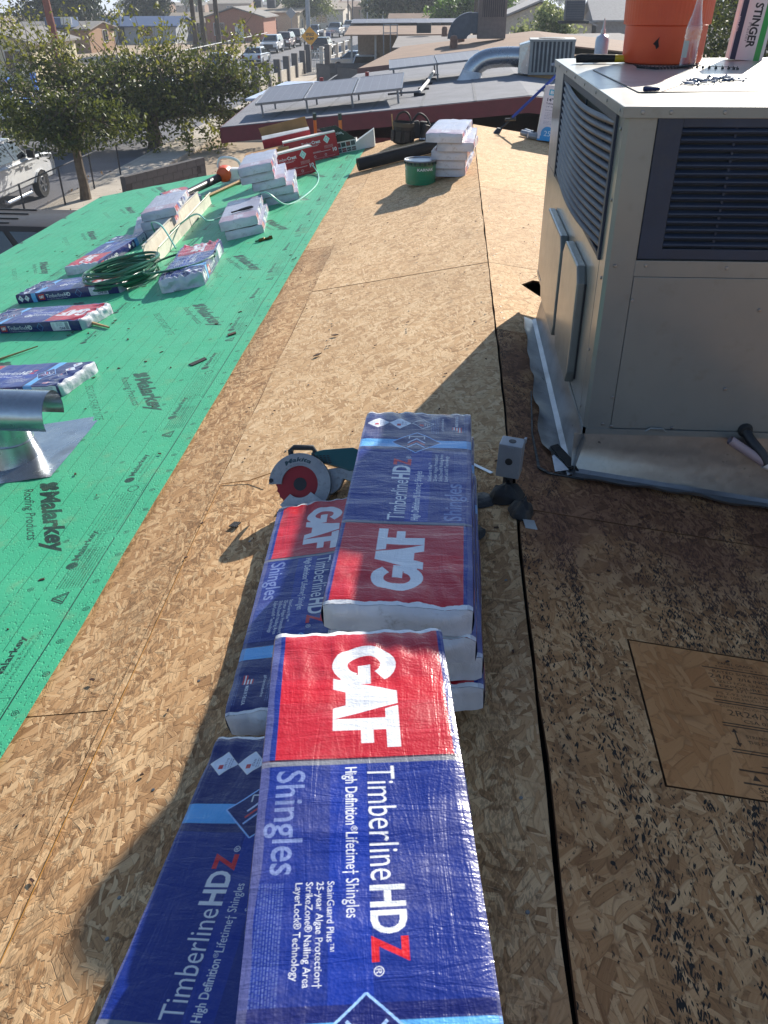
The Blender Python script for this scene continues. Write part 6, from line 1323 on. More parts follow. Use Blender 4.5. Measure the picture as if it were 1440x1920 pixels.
mb = MB(); mb.tube([(1.03, -1.0, .42), (1.08, -.9, .36), (1.08, .7, .36), (1.03, .8, .42)], .05, 8); mb.build('running_board', CHR, pk)
cc = Canvas(.5, .14, .004, rgb(214, 216, 218)); cc.text('1500', .02, .03, .08, rgb(60, 64, 70), .03, width=.3); cc.text('4X4', .36, .04, .05, rgb(60, 64, 70)); mb = MB(); mb.grid(lambda a_, b_: (1.004, 1.0+.5*a_, 1.02+.14*b_), 1, 1, uvf=lambda a_, b_: (a_, b_)); mb.build('side_badge', pmat('badge', cc.image('badge'), .3), pk)
vn = car('minivan', 'brown minivan with black side windows parked just below the green eave', 'van', PTAN, at(-8.5, 16.15, -93, GZ+.03))
mb = MB()
for x in (-.55, -.2, .2, .55): mb.bx(x-.012, x+.012, -2.2, -.1, 1.852, 1.872)
mb.build('roof_rib', TRIM, vn)
G8 = 'cars parked along the far kerb'; G9 = 'cars parked along the near kerb'
xk = XL+1.15
cl = [('suv', 'white sport utility car parked at the far kerb behind the white sedan', PW, -20.6, 103.6, 180), ('suv', 'dark maroon car between the white utility car and the tan van', PR2, -20.4, 110.5, 180), ('van', 'tan van parked at the far kerb, last of the close row', PTAN, -20.3, 117.5, 180),
      ('sedan', 'white sedan parked at the far kerb, nearest of the close row', PW, -18.6, 85.5, 0), ('sedan', 'grey car half hidden by the tree crown, in front of the white sedan', PGY, -19.9, 77.0, 0), ('pickup', 'grey-white pickup at the far kerb behind the yellow sign', PS, -20.0, 131, 180), ]
for kd, lb, c_, x, y, a in cl: car({'sedan': 'parked_car', 'suv': 'parked_car', 'van': 'parked_van', 'pickup': 'pickup_truck'}[kd], lb, kd, c_, at(x, y, a), group=G8, detail=False)
car('parked_car', 'dark car parked at the near kerb beside the yellow sign, seen from behind', 'suv', PB, at(-14.1, 97.5, 0), group=G9, detail=False)
car('pickup_truck', 'dark fronted pickup parked far down the street, left of two', 'pickup', PS, at(-18.2, 141, 178), group=G8, detail=False); car('pickup_truck', 'white pickup parked far down the street, right of two', 'pickup', PW, at(-17.2, 152, 178), group=G8, detail=False)
car('parked_car', 'white car at left edge across the street, sun glinting on it', 'sedan', PW, at(-22.9, 43.0, -20), group=G8, detail=False); car('parked_car', 'silver car across the street seen through the tree crown', 'sedan', PS, at(-20.7, 53.0, 0), group=G8, detail=False)
car('parked_car', 'black car seen through the tree crown, in the middle of it', 'suv', PB, at(-15.6, 49, 0), group=G9, detail=False)
for lb, kd, c_, x, y, a in (('white van under the carport, behind its left post', 'van', PW, -6.6, 66.5, 180), ('silver blue car under the carport, centre', 'sedan', PBL, -5.3, 59.6, 200), ('dark blue car in front of the carport, right one', 'sedan', PB, -4.3, 58.6, 240)): car('parked_car', lb, kd, c_, at(x, y, a), detail=False)
car('pickup_truck', 'blue pickup between far buildings, left of the pale building', 'pickup', PBL, at(2.0, 86, 90, -2.2), detail=False)
# ------------------------------------------------------------------ masonry, fences
BLK2 = pm('grey_block', rgb(96, 93, 94), .9, bump=.4, bscale=40); WBL = pm('pale_block', rgb(186, 178, 166), .9, bump=.3)
def block_wall(lab, x0, y0, x1, y1, h, mats, courses=4, cw=.4, z=GZ):
    L = math.hypot(x1-x0, y1-y0); a = math.degrees(math.atan2(y1-y0, x1-x0)); t = thing('block_wall', lab, 'wall', T(x0, y0, z) @ RZ(a)); hh = h/courses; n = max(1, int(L/cw))
    core = MB(); core.bx(.004, L-.004, -.088, .088, 0, h-.006); core.build('mortar', pm('mortar', rgb(86, 83, 83), .95), t)
    key = ('blk', hh, L/n); me = None
    for r_ in range(courses):
        for i in range(n):
            if me is None: mb = MB(); mb.bx(.006, L/n-.006, -.096, .096, .006, hh-.006); me = mb.mesh('block', mats)
            off = (L/n/2 if r_ % 2 and i < n-1 else 0); o = bpy.data.objects.new('block', me); COL.objects.link(o); o.parent = t; o.location = (i*L/n+off, 0, r_*hh)
    return t
block_wall('low grey block wall at the foot of the large tree trunk', -9.8, 24.75, -8.35, 28.2, 1.08, BLK2, 5, .42)
block_wall('grey block yard wall behind the yellow sign, below the carport', -8.4, 60.4, -3.9, 60.0, 1.7, BLK2, 6, .6)
block_wall('grey block wall in front of the brown house, right of the white gate', -9.7, 63.5, -4.2, 54.0, 1.5, BLK2, 5, .8)
pf = thing('post_wall', 'garden wall of grey block posts with low pale panels along the near kerb', 'wall')
pxs = [(-12.65, 57), (-12.55, 60.3), (-12.5, 63.6), (-12.45, 66.9), (-12.4, 70.2), (-12.35, 73.6)]
for x, y in pxs: mb = MB(); mb.bx(x-.22, x+.22, y-.22, y+.22, GZ, GZ+1.75); mb.build('post', BLK2, pf, bevel=.02)
for (x, y), (x2, y2) in zip(pxs[:-1], pxs[1:]): mb = MB(); mb.hexa([(x-.08, y+.22, GZ), (x+.08, y+.22, GZ), (x2+.08, y2-.22, GZ), (x2-.08, y2-.22, GZ), (x-.08, y+.22, GZ+.95), (x+.08, y+.22, GZ+.95), (x2+.08, y2-.22, GZ+.95), (x2-.08, y2-.22, GZ+.95)]); mb.build('infill_panel', WBL, pf)
WMT = pm('white_metal', rgb(206, 208, 208), .45)
gt = thing('yard_gate', 'white metal picket gate between two block posts', 'gate', T(-12.1, 75.0, GZ))
for x0_, x1_ in ((-.28, .18), (1.35, 1.75)): mb = MB(); mb.bx(x0_, x1_, -.2, .2, 0, 2.1); mb.build('gate_post', BLK2, gt)
for z in (.1, .95, 1.5): mb = MB(); mb.bx(.2, 1.34, -.03, .03, z, z+.06); mb.build('rail', WMT, gt)
for i in range(9): mb = MB(); x = .24+.133*i; mb.bx(x-.022, x+.022, -.02, .02, .1, 1.7); mb.build('picket', WMT, gt)
pf2 = thing('post_fence', 'row of white posts with a sloping rail right of the dark parked car', 'fence')
p2 = [(-11.6, 79), (-11.4, 82.5), (-11.2, 86), (-11.0, 89.5), (-10.8, 93)]
for x, y in p2: mb = MB(); mb.bx(x-.16, x+.16, y-.16, y+.16, GZ, GZ+1.75); mb.build('post', WBL, pf2)
for (x, y), (x2, y2) in zip(p2[:-1], p2[1:]): mb = MB(); mb.tube([(x, y, GZ+1.6), (x2, y2, GZ+1.6)], .06, 6); mb.tube([(x, y, GZ+.8), (x2, y2, GZ+.8)], .05, 6); mb.build('rail', WMT, pf2)
# pierced screen wall behind the maroon house
sc_ = thing('screen_wall', 'brown wall topped with pierced decorative blocks behind the maroon house', 'wall', T(-8.6, 42.6, GZ) @ RZ(4))
mb = MB(); mb.bx(0, 5.2, -.1, .1, 0, 1.65); mb.bx(0, 5.2, -.1, .1, 1.95, 2.03); mb.build('base', pm('rust_block', rgb(96, 72, 66), .9), sc_)
mb = MB()
for i in range(13): x = .2+.4*i; mb.prism([(x-.19, 1.65), (x-.10, 1.65), (x-.02, 1.80), (x-.10, 1.95), (x-.19, 1.95), (x-.12, 1.8)], -.08, .08, axis='y'); mb.prism([(x+.19, 1.65), (x+.10, 1.65), (x+.02, 1.80), (x+.10, 1.95), (x+.19, 1.95), (x+.12, 1.8)][::-1], -.08, .08, axis='y')
mb.build('pierced_block', WBL, sc_)
# chain-link fence by the pickup
cf = thing('wire_fence', 'chain-link fence with dark posts in front of the white pickup', 'fence')
FST = pm('fence_steel', rgb(66, 68, 74), .5, .5)
fy = [17.5, 20.2, 22.9, 25.5, 27.9, 30.4]
for y in fy: mb = MB(); mb.tube([(-12.02, y, GZ), (-12.02, y, GZ+1.22)], .028, 8); mb.build('post', FST, cf)
mb = MB(); mb.tube([(-12.02, 17.3, GZ+1.2), (-12.02, 30.5, GZ+1.2)], .02, 6); mb.build('top_rail', FST, cf)
mb = MB(); stp = .085; zb_, hh = GZ+.12, 1.06
y = 17.3-hh
while y < 30.4:
    for sg in (1, -1):
        a_, b_ = (y, y+hh); za, zb2 = (zb_, zb_+hh) if sg > 0 else (zb_+hh, zb_)
        if a_ < 17.3: f_ = (17.3-a_)/hh; za = za+(zb2-za)*f_; a_ = 17.3
        if b_ > 30.4: f_ = (30.4-a_)/(b_-a_); zb2 = za+(zb2-za)*f_; b_ = 30.4
        mb.tube([(-12.02, a_, za), (-12.02, b_, zb2)], .0022, 3, cap=False)
    y += stp
o = mb.build('wire_mesh', pm('zinc_wire', rgb(120, 122, 124), .5, .6), cf); o['kind'] = 'stuff'
cf2 = thing('far_wire_fence', 'low chain-link fence with a pale top rail across the street, left of the parked cars', 'fence')
for i in range(14): mb = MB(); y = 72+4*i; mb.tube([(-25.2, y, GZ), (-25.2, y, GZ+1.2)], .03, 6); mb.build('post', FST, cf2)
mb = MB(); mb.tube([(-25.2, 72, GZ+1.2), (-25.2, 124, GZ+1.2)], .045, 6); mb.build('top_rail', WMT, cf2)
bf = thing('blue_fence', 'bright blue metal fence posts and panel across the street, seen through the tree', 'fence')
BLP = pm('bright_blue', rgb(70, 120, 200), .5)
for x, y in ((-24.2, 44.5), (-24.0, 47.5), (-23.9, 50.5)): mb = MB(); mb.bx(x-.12, x+.12, y-.12, y+.12, GZ, GZ+1.9); mb.build('post', BLP, bf)
mb = MB(); mb.bx(-24.15, -24.05, 44.7, 50.3, GZ+.1, GZ+.8); mb.build('panel', BLP, bf)
GB = 'wheeled bins'
for x, y, c_, lab in ((-26.5, 52.0, rgb(36, 50, 84), 'dark blue wheeled bin by the cream gabled house'), (-27.4, 51.4, rgb(26, 30, 44), 'black wheeled bin at left edge by the cream gabled house'), (-17.6, 128, rgb(40, 60, 120), 'blue wheeled bin behind the yellow sign'), (-18.6, 128.6, rgb(40, 48, 60), 'dark wheeled bin left of the blue one behind the yellow sign')):
    t = thing('wheeled_bin', lab, 'bin', T(x, y, GZ), GB); m_ = pm('bin_%d' % int(c_[2]*1000), c_, .5)
    mb = MB(); mb.hexa([(-.24, -.28, .05), (.24, -.28, .05), (.24, .28, .05), (-.24, .28, .05), (-.31, -.36, 1.0), (.31, -.36, 1.0), (.31, .36, 1.0), (-.31, .36, 1.0)]); mb.build('body', m_, t, bevel=.02); mb = MB(); mb.bx(-.33, .33, -.38, .40, 1.0, 1.06); mb.build('lid', m_, t, bevel=.02)
for i, (x, y) in enumerate(((-8.6, 78.6), (-6.4, 78.8))): car('parked_car', ['dark blue small car behind the grey yard wall, left of two', 'dark small car behind the grey yard wall, right of two'][i], 'sedan', PBL if i else PS, at(x, y, 90, GZ+.02), detail=False)
# ------------------------------------------------------------------ houses across the street
CRM, BRW, PNK = pm('cream_wall', rgb(204, 194, 166), .9, bump=.2), pm('brown_wall', rgb(150, 118, 92), .9, bump=.2), pm('brick_wall', rgb(164, 112, 92), .9, bump=.3, bscale=50)
RFG, RFB, RFT = pm('far_roof_grey', rgb(128, 124, 120), .9), pm('far_roof_blue', rgb(74, 96, 132), .6, .1), pm('far_roof_tan', rgb(156, 142, 124), .9)
G10 = 'houses across the street'
gable_house('cream gabled house with a tall barred window at left edge across the street', -35.2, 73.5, 5.6, 8.5, 2.5, .75, CRM, RFG, 0, 'y', wins=(('s', 1.3, .6, 1.3, 1.4), ('s', -1.5, .7, 1.0, 1.3), ('e', 0, .9, 1.4, 1.3)), group=G10)
gable_house('brown walled house with a blue shed roof behind the leaning pole', -46.0, 108, 9, 8, 2.3, .6, BRW, RFG, 0, 'x', wins=(('e', 1, .9, 1.5, 1.2), ('s', 1.5, 1, 1.3, 1.1)), group=G10)
gable_house('grey house with bright blue roof behind the tree crown', -43.6, 129, 12, 9, 2.0, .95, pm('pale_grey_wall', rgb(172, 176, 182), .9), RFB, 0, 'x', wins=(('s', 2, .9, 1.6, 1.2), ('e', 2, .9, 1.5, 1.2)), doors=(('s', -1.5, 1., 2.0, GDK),), group=G10)
gable_house('tan roofed long house behind the pine trunks', -37.0, 138, 9, 10, 2.1, 1.1, pm('buff_wall', rgb(190, 176, 150), .9), RFT, 0, 'x', wins=(('s', 0, .9, 1.5, 1.2), ('e', 2, .9, 1.5, 1.2), ('e', -2, .9, 1.2, 1.2)), group=G10)
gable_house('pink brick house with a white door right of the pine trunks', -30.5, 133, 8, 9, 2.9, 1.1, PNK, RFG, 0, 'y', wins=(('s', -2.2, .8, 1.4, 1.4),), doors=(('s', .6, 1.2, 2.1, WMT),), group=G10)
gable_house('long low tan house with a pale flat roof, left of the mesquite tree', -29.6, 149, 11, 13, 3.1, .5, pm('buff_wall', rgb(190, 176, 150), .9), RFT, 0, 'x', wins=(('e', 2.5, 1., 1.6, 1.3), ('e', -2.5, 1., 1.2, 1.2), ('s', 1.5, 1, 1.6, 1.2)), group=G10)
gable_house('pale roofed house behind the mesquite tree, far down the street', -27, 180, 12, 12, 3, .9, WST, RFT, 0, 'x', wins=(('s', 2, 1, 2, 1.3), ('e', 0, 1, 2, 1.3)), group=G10)
gable_house('brown roofed house at the far bend of the street', -20, 212, 12, 10, 3, .9, BRW, SHG, 0, 'x', wins=(('s', 0, 1, 2, 1.3),), group=G10)
rn = random.Random(8)
for i in range(16):
    y = 230+i*22+rn.uniform(-6, 6); x = rn.uniform(-.34, .06)*y
    gable_house('small pale house in the hazy distance beyond the street end', x, y, rn.uniform(9, 14), rn.uniform(8, 11), 3, 1, rn.choice([WST, CRM, BRW]), rn.choice([RFG, RFT, GRF]), 0, 'x', wins=(('s', 0, 1, 2, 1.3),), name='distant_house', group='houses in the far distance', z=gz(math.hypot(x, y)))
shed = thing('blue_shed', 'blue boxy rooftop shed with a pale hatch, behind the leaning pole', 'shed', T(-44.3, 104.5, GZ+2.55))
mb = MB(); mb.bx(-1.7, 1.2, -1.2, 1.2, 0, .95); mb.build('wall', RFB, shed); mb = MB(); mb.bx(.2, 1.4, -1.32, -1.2, .25, 1.0); mb.build('hatch', WMT, shed)
for x, y in ((-28.6, 146), (-31.5, 150)):
    t = thing('roof_cooler', 'dark box cooler on the low tan house roof', 'air conditioner', T(x, y, GZ+3.65), 'box coolers on the low tan roof'); mb = MB(); mb.bx(-.6, .6, -.6, .6, 0, 1.2); mb.build('case', pm('cooler_dark', rgb(70, 74, 82), .6), t, bevel=.03)
    mb = MB(); mb.bx(-.5, .5, -.62, -.601, .2, 1.0); mb.build('grille', pm('cooler_grille', rgb(52, 56, 62), .6), t)
# ------------------------------------------------------------------ poles, wires, signs
PWD = pm('pole_wood', rgb(128, 74, 62), .85, bump=.4); PWD2 = pm('pole_dark', rgb(74, 62, 58), .85); PGR = pm('pole_grey', rgb(150, 156, 164), .5, .4)
G11 = 'utility poles'
def pole(lab, x, y, h, r, m, lean=0., arms=1, z=GZ):
    t = thing('utility_pole', lab, 'pole', T(x, y, z) @ RY(lean), G11); mb = MB(); mb.tube([(0, 0, 0), (0, 0, h)], [r, r*.7], 10); mb.build('pole', m, t, smooth=True)
    for k_ in range(arms): mb = MB(); mb.bx(-1.1, 1.1, -.06, .06, h-.6-.8*k_, h-.48-.8*k_); mb.build('crossarm', m, t)
    return t
pole('thick reddish brown leaning pole rising behind the tree crown at left', -30.4, 69.5, 9.5, .33, PWD, -2.5)
for i, (x, y, h, lab) in enumerate(((-33.0, 156, 9.5, 'dark pole in front of the low tan house'), (-32.2, 161, 8.5, 'thin dark pole just right of the one before the low tan house'), (-58, 150, 8, 'far pole with a cross arm left of the conifers'), (-19.8, 172, 9, 'thin dark pole at the far bend, left of two'), (-19.2, 174, 9, 'thin dark pole at the far bend, right of two'), (-28, 230, 9, 'hazy distant pole behind the far bend, left of the pair'), (-25.6, 236, 9, 'hazy distant pole behind the far bend, right of the pair'))): pole(lab, x, y, h, .13, PWD2)
lp = thing('lamp_post', 'tall grey metal lamp post rising behind the yellow sign', 'lamp post', T(-15.2, 95.6, GZ)); mb = MB(); mb.tube([(0, 0, 0), (0, 0, 8.5)], [.26, .18], 12); mb.build('pole', PGR, lp, smooth=True); mb = MB(); mb.tube([(0, 0, 8.3), (.6, 0, 8.8), (1.8, 0, 8.9)], .05, 8); mb.build('arm', PGR, lp); mb = MB(); mb.bx(1.6, 2.3, -.12, .12, 8.82, 8.95); mb.build('lamp_head', PGR, lp)
for i, (x, y, lab) in enumerate(((-14.3, 150, 'slim grey lamp post left of the dark trees'), (-12.0, 152, 'grey lamp post with a curved arm left of the dark trees'))):
    t = thing('lamp_post', lab, 'lamp post', T(x, y, GZ)); mb = MB(); mb.tube([(0, 0, 0), (0, 0, 7.2)], [.11, .08], 8); mb.build('pole', PGR, t); mb = MB(); mb.tube(spline([(0, 0, 7.1), (.2, 0, 7.5), (.8, 0, 7.7), (1.6, 0, 7.7)], 4), .05, 6); mb.build('arm', PGR, t); mb = MB(); mb.bx(1.4, 2.0, -.1, .1, 7.6, 7.72); mb.build('lamp_head', PGR, t)
cc = Canvas(1.5, 1.5, .008, rgb(236, 164, 24)); K = (.01, .01, .01); cc.text('SPEED', .75, .80, .26, K, .03, width=.82, align='c'); cc.text('HUMP', .75, .42, .26, K, .03, width=.78, align='c')
sg = thing('speed_hump_sign', 'yellow diamond SPEED HUMP sign standing in front of the grey lamp post', 'sign', T(-14.75, 93.4, GZ) @ RZ(9))
mb = MB(); mb.tube([(0, .03, 0), (0, .03, 2.6)], .05, 8); mb.build('post', PGR, sg)
h_ = .86; zc = 1.95
mb = MB(); mb.quad([(-h_, -.02, zc), (0, -.02, zc-h_), (h_, -.02, zc), (0, -.02, zc+h_)], [(.5-.57, .5), (.5, .5-.57), (.5+.57, .5), (.5, .5+.57)]); mb.build('sign_face', pmat('sign_print', cc.image('sign_print'), .4, scuff=.05), sg)
mb = MB(); mb.prism([(-h_, zc), (0, zc-h_), (h_, zc), (0, zc+h_)], -.016, .0, axis='y'); mb.build('sign_back', ALU, sg)
rs_ = thing('sign_back', 'grey diamond sign seen from behind, beyond the parked tan van', 'sign', T(-22.9, 130, GZ)); mb = MB(); mb.tube([(0, 0, 0), (0, 0, 3.6)], .05, 6); mb.build('post', PGR, rs_); mb = MB(); mb.prism([(-.7, 3.3), (0, 2.6), (.7, 3.3), (0, 4.0)], -.1, -.07, axis='y'); mb.build('plate', PGR, rs_)
WIRE = pm('wire_dark', rgb(60, 62, 70), .7)
def wire(lab, A, B, sag, r=.018):
    A, B = Vector(A), Vector(B); mb = MB(); mb.tube([A.lerp(B, s_/14)-Vector((0, 0, sag*4*(s_/14)*(1-s_/14))) for s_ in range(15)], r, 4); tag(mb.build('power_line', WIRE), lab, 'cable', 'overhead lines')
wire('overhead line crossing from the low tan house to the far bend', (-33, 156, 4.9), (-19.8, 172, 4.6), .4, .035)
wire('overhead line continuing right from the far bend poles', (-19.2, 174, 4.6), (12, 190, 3.8), .3, .035)
wire('pale overhead line left of the leaning pole, upper one', (-75, 90, .9), (-30.4, 69.5, 2.0), .5, .03); wire('pale overhead line left of the leaning pole, lower one', (-75, 92, -.3), (-32, 84, .4), .4, .035)
wire('overhead line right of the leaning pole to the conifers', (-30.4, 69.5, 2.2), (-58, 150, 3.2), .6, .03)
# ------------------------------------------------------------------ trees and shrubs
def leafmat(nm, dk, md, lt, trans=.35):
    t = NT(nm); g_ = t.n('NewGeometry'); cr = t.n('ValToRGB'); e = cr.color_ramp.elements; e[0].color = dk; e[1].color = lt; x = e.new(.55); x.color = md; t.set(cr.inputs[0], g_.outputs['Random Per Island'])
    t.out(Base_Color=cr.outputs[0], Roughness=.5, Specular_IOR_Level=.35)
    tl = t.n('BsdfTranslucent'); t.set(tl.inputs[0], t.mix(.5, cr.outputs[0], lt)); mx = t.n('MixShader'); mx.inputs[0].default_value = trans; t.set(mx.inputs[1], t.b.outputs[0]); t.set(mx.inputs[2], tl.outputs[0])
    t.set(t.t.nodes['Material Output'].inputs[0], mx.outputs[0]); return t.m
LF1 = leafmat('ash_leaves', rgb(36, 50, 22), rgb(62, 77, 34), rgb(118, 124, 52), .3); LF2 = leafmat('pine_needles', rgb(28, 40, 26), rgb(44, 58, 36), rgb(72, 84, 48), .15)
LF3 = leafmat('mesquite_leaves', rgb(60, 74, 36), rgb(92, 106, 52), rgb(130, 136, 74)); LF4 = leafmat('bright_leaves', rgb(40, 70, 26), rgb(66, 104, 38), rgb(120, 150, 58)); LF5 = leafmat('oleander_leaves', rgb(62, 84, 44), rgb(104, 124, 66), rgb(186, 190, 130))
LFY = leafmat('young_leaves', rgb(70, 84, 32), rgb(108, 114, 46), rgb(160, 156, 66), .4)
BARK = pm('bark', rgb(110, 98, 84), .95, bump=.8, bscale=25, var=.25); BARKD = pm('bark_dark', rgb(66, 54, 46), .95, bump=.8, bscale=25)
def leaf_mesh(name, pts, size, m, seed, asp=.5, droop=.3):
    r = np.random.RandomState(seed); n = len(pts); pts = np.asarray(pts, np.float32)
    a = r.normal(size=(n, 3)); a[:, 2] -= droop; a /= np.linalg.norm(a, axis=1, keepdims=True)
    b = np.cross(a, r.normal(size=(n, 3))); b /= np.linalg.norm(b, axis=1, keepdims=True)
    s_ = (size*(.6+.8*r.rand(n)))[:, None]; c = np.cross(a, b)
    v = np.stack([pts, pts+a*s_*.5+b*s_*asp*.5+c*s_*.06, pts+a*s_, pts+a*s_*.5-b*s_*asp*.5+c*s_*.06], 1).reshape(-1, 3)
    me = bpy.data.meshes.new(name); me.vertices.add(n*4); me.vertices.foreach_set('co', v.ravel().astype(np.float32)); me.loops.add(n*4); me.loops.foreach_set('vertex_index', np.arange(n*4, dtype=np.int32))
    me.polygons.add(n); me.polygons.foreach_set('loop_start', np.arange(0, n*4, 4, dtype=np.int32)); me.polygons.foreach_set('loop_total', np.full(n, 4, np.int32)); me.materials.append(m); me.update(calc_edges=True); return me
def tree(name, lab, mw, trunk_r, fork, clumps, leaf, bark, size, nleaf, seed, shoots=(), group=None, cat='tree', limbs=True, young=None, sprig=0.):
    """clumps: (x, y, z, rx, ry, rz, weight) in local metres"""
    t = thing(name, lab, cat, mw, group); r = np.random.RandomState(seed); rn = random.Random(seed)
    tm = MB(); tm.tube([(0, 0, -.1), (.03, .02, fork*.3), (.02, -.03, fork*.65), (0, 0, fork)], [trunk_r*1.35, trunk_r, trunk_r*.9, trunk_r*.8], 10); tm.build('trunk', bark, t, smooth=True)
    pts = []; bm_ = MB(); W_ = sum(c[6]*c[3]*c[4]*c[5] for c in clumps)
    for c in clumps:
        cx, cy, cz, rx, ry, rz, w = c; k = int(nleaf*w*rx*ry*rz/W_)
        if limbs:
            a = Vector((0, 0, fork)); e_ = Vector((cx, cy, cz)); m1 = a.lerp(e_, .5)+Vector((rn.uniform(-.3, .3), rn.uniform(-.3, .3), .1)); bm_.tube([a, m1, e_], [trunk_r*.55, trunk_r*.32, trunk_r*.12], 6)
        nc = max(3, int(6+rx*ry*rz*2.)); cen = r.normal(size=(nc, 3))*.5; nr_ = np.linalg.norm(cen, axis=1); cen *= np.minimum(1, .95/np.maximum(nr_, 1e-3))[:, None]
        for q_ in cen:
            kk = max(2, int(k/nc*(.4+1.2*r.rand()))); sp_ = .30+.22*r.rand()
            L_p = r.normal(size=(kk, 3))*sp_*.62; p_ = (q_+L_p)*np.array([rx, ry, rz])+np.array([cx, cy, cz]); pts.append(p_)
            if limbs: e2 = Vector((cx+q_[0]*rx, cy+q_[1]*ry, cz+q_[2]*rz)); bm_.tube([Vector((cx, cy, cz)).lerp(Vector((0, 0, fork)), .15), e2], [trunk_r*.14, .006], 4, cap=False)
    if shoots:
        yp = []
        for (sx, sy, sz), (ex, ey, ez), n_ in shoots:
            A, B = Vector((sx, sy, sz)), Vector((ex, ey, ez)); mid = A.lerp(B, .5)+Vector((rn.uniform(-.25, .25), rn.uniform(-.25, .25), rn.uniform(-.1, .2))); bm_.tube([A, mid, B], [.022, .014, .005], 5)
            for i in range(n_):
                f_ = rn.random()**.7; p = A.lerp(mid, f_*2) if f_ < .5 else mid.lerp(B, f_*2-1); cl_ = rn.uniform(.05, .22); yp.append(np.array(p)+r.normal(size=(5, 3))*cl_)
        o = bpy.data.objects.new('shoots', leaf_mesh('shoots', np.concatenate(yp), size, young or leaf, seed+1)); COL.objects.link(o); o.parent = t; o['kind'] = 'stuff'
    if bm_.v: bm_.build('branches', bark, t)
    o = bpy.data.objects.new('crown', leaf_mesh('crown', np.concatenate(pts), size, leaf, seed)); COL.objects.link(o); o.parent = t; return t
rn = random.Random(21)
# the big ash between the roof and the street
KF = 1.33                                                      # crown sized for where the trunk stands
def FZ(z): return 5.545-(5.545-z)*KF
def FAR(cl): return [(x*KF, y*KF, max(.9, FZ(z)), rx*KF, ry*KF, rz*KF, w) for x, y, z, rx, ry, rz, w in cl]
def FS(sh): return [((a[0]*KF, a[1]*KF, FZ(a[2])), (b[0]*KF, b[1]*KF, FZ(b[2])), n) for a, b, n in sh]
shoots = []
for i in range(80):
    x0 = rn.uniform(-4.2, 2.8); s_ = (x0, rn.uniform(-1.3, 1.3), rn.uniform(3.0, 3.9)); e_ = (x0*1.2+rn.uniform(-.8, .8), s_[1]+rn.uniform(-.7, .7), s_[2]+rn.uniform(.5, 1.9)); shoots.append((s_, e_, rn.randint(3, 10)))
for i in range(40):                                              # drooping outer twigs
    a = rn.uniform(0, 6.28); s_ = (-.9+3.0*math.cos(a), 1.5*math.sin(a), rn.uniform(1.9, 2.8)); shoots.append((s_, (s_[0]*1.25+rn.uniform(-.4, .4), s_[1]*1.3, s_[2]-rn.uniform(.2, .9)), 14))
tree('ash_tree', 'large leafy tree between the roof and the street, with sparse yellowish shoots on top', T(-12.95, 37.3, GZ), .28, 1.15,
     FAR([(-1.2, 0, 2.75, 1.9, 1.6, .75, 1.4), (.7, .2, 2.8, 1.5, 1.4, .75, 1.35), (2.0, .4, 2.9, 1.1, 1.1, .7, 1), (-2.9, -.3, 2.7, 1.5, 1.3, .75, 1.2), (-4.2, -.2, 2.9, .9, .9, .6, .6), (-2.2, 0, 3.45, 2.1, 1.4, .65, .5), (.4, .2, 3.5, 2.2, 1.5, .7, .55), (2.6, .4, 3.4, 1.2, 1.1, .6, .4), (-.8, -.6, 2.1, 2.2, 1.1, .5, 1.3), (-3.1, -.8, 2.1, 1.4, 1.0, .45, 1), (3.0, .7, 2.4, .9, .9, .6, .6), (-4.9, -.4, 2.2, .9, .8, .55, .7), (-1.8, -1.0, 1.65, 1.6, .8, .3, .8), (3.3, .9, 3.1, .9, .8, .6, .5), (-5.2, 0, 3.3, .7, .7, .5, .3)]), LF1, BARK, .175, 25000, 5, FS(shoots), young=LFY)
tree('ash_tree', 'smaller leafy tree with a pale trunk beside the wire fence', T(-11.7, 26.3, GZ), .15, 1.7, [(-.3, .2, 2.35, 1.1, 1.0, .5, 1.2), (.9, .5, 2.4, 1.0, .9, .5, 1), (-1.0, .3, 2.9, 1.1, .9, .5, .6), (.2, -.2, 1.9, 1.2, .8, .35, .9), (-1.6, 0, 2.2, .8, .7, .4, .6)], LF1, BARK, .14, 4800, 9, [((rn.uniform(-1, 1.3), rn.uniform(-.6, .8), 2.3), (rn.uniform(-1.6, 2), rn.uniform(-.8, 1), rn.uniform(2.2, 4)), 10) for _ in range(16)], young=LF1)
def conifer(lab, x, y, h, r_, seed, leaf=LF2, size=.5, n=5000, z=GZ, name='conifer_tree', group=None, base=.25):
    cl_ = [(0, 0, h*(base+(.97-base)*k_), r_*(1-.75*k_)+.25, r_*(1-.75*k_)+.25, h*.13, 1) for k_ in (0, .2, .4, .6, .8, 1.)]
    return tree(name, lab, T(x, y, z), r_*.12, h*base*.8, cl_, leaf, BARKD, size, n, seed, group=group, limbs=False)
def round_tree(lab, x, y, h, r_, seed, leaf, size=.35, n=5000, z=GZ, name='street_tree', group=None, bark=BARKD, fork=.35):
    rn_ = random.Random(seed); cl_ = []
    for k_ in range(9): a = rn_.uniform(0, 6.28); q_ = rn_.uniform(0, .62)*r_; s_ = rn_.uniform(.34, .55); cl_.append((q_*math.cos(a), q_*math.sin(a), h*(fork+.12)+(h*(.86-fork))*rn_.random(), r_*s_, r_*s_, h*.17, 1))
    return tree(name, lab, T(x, y, z), r_*.06+.06, h*fork, cl_, leaf, bark, size, n, seed, group=group)
GT = 'trees far beyond the roofs'
conifer('big dark tree behind the blue shed, top left', -52.5, 124, 13, 5.4, 31, size=.6, n=9000, group=GT); round_tree('dark tree at the very top left corner', -61, 116, 7.5, 4.2, 32, LF2, .5, 5000, group=GT)
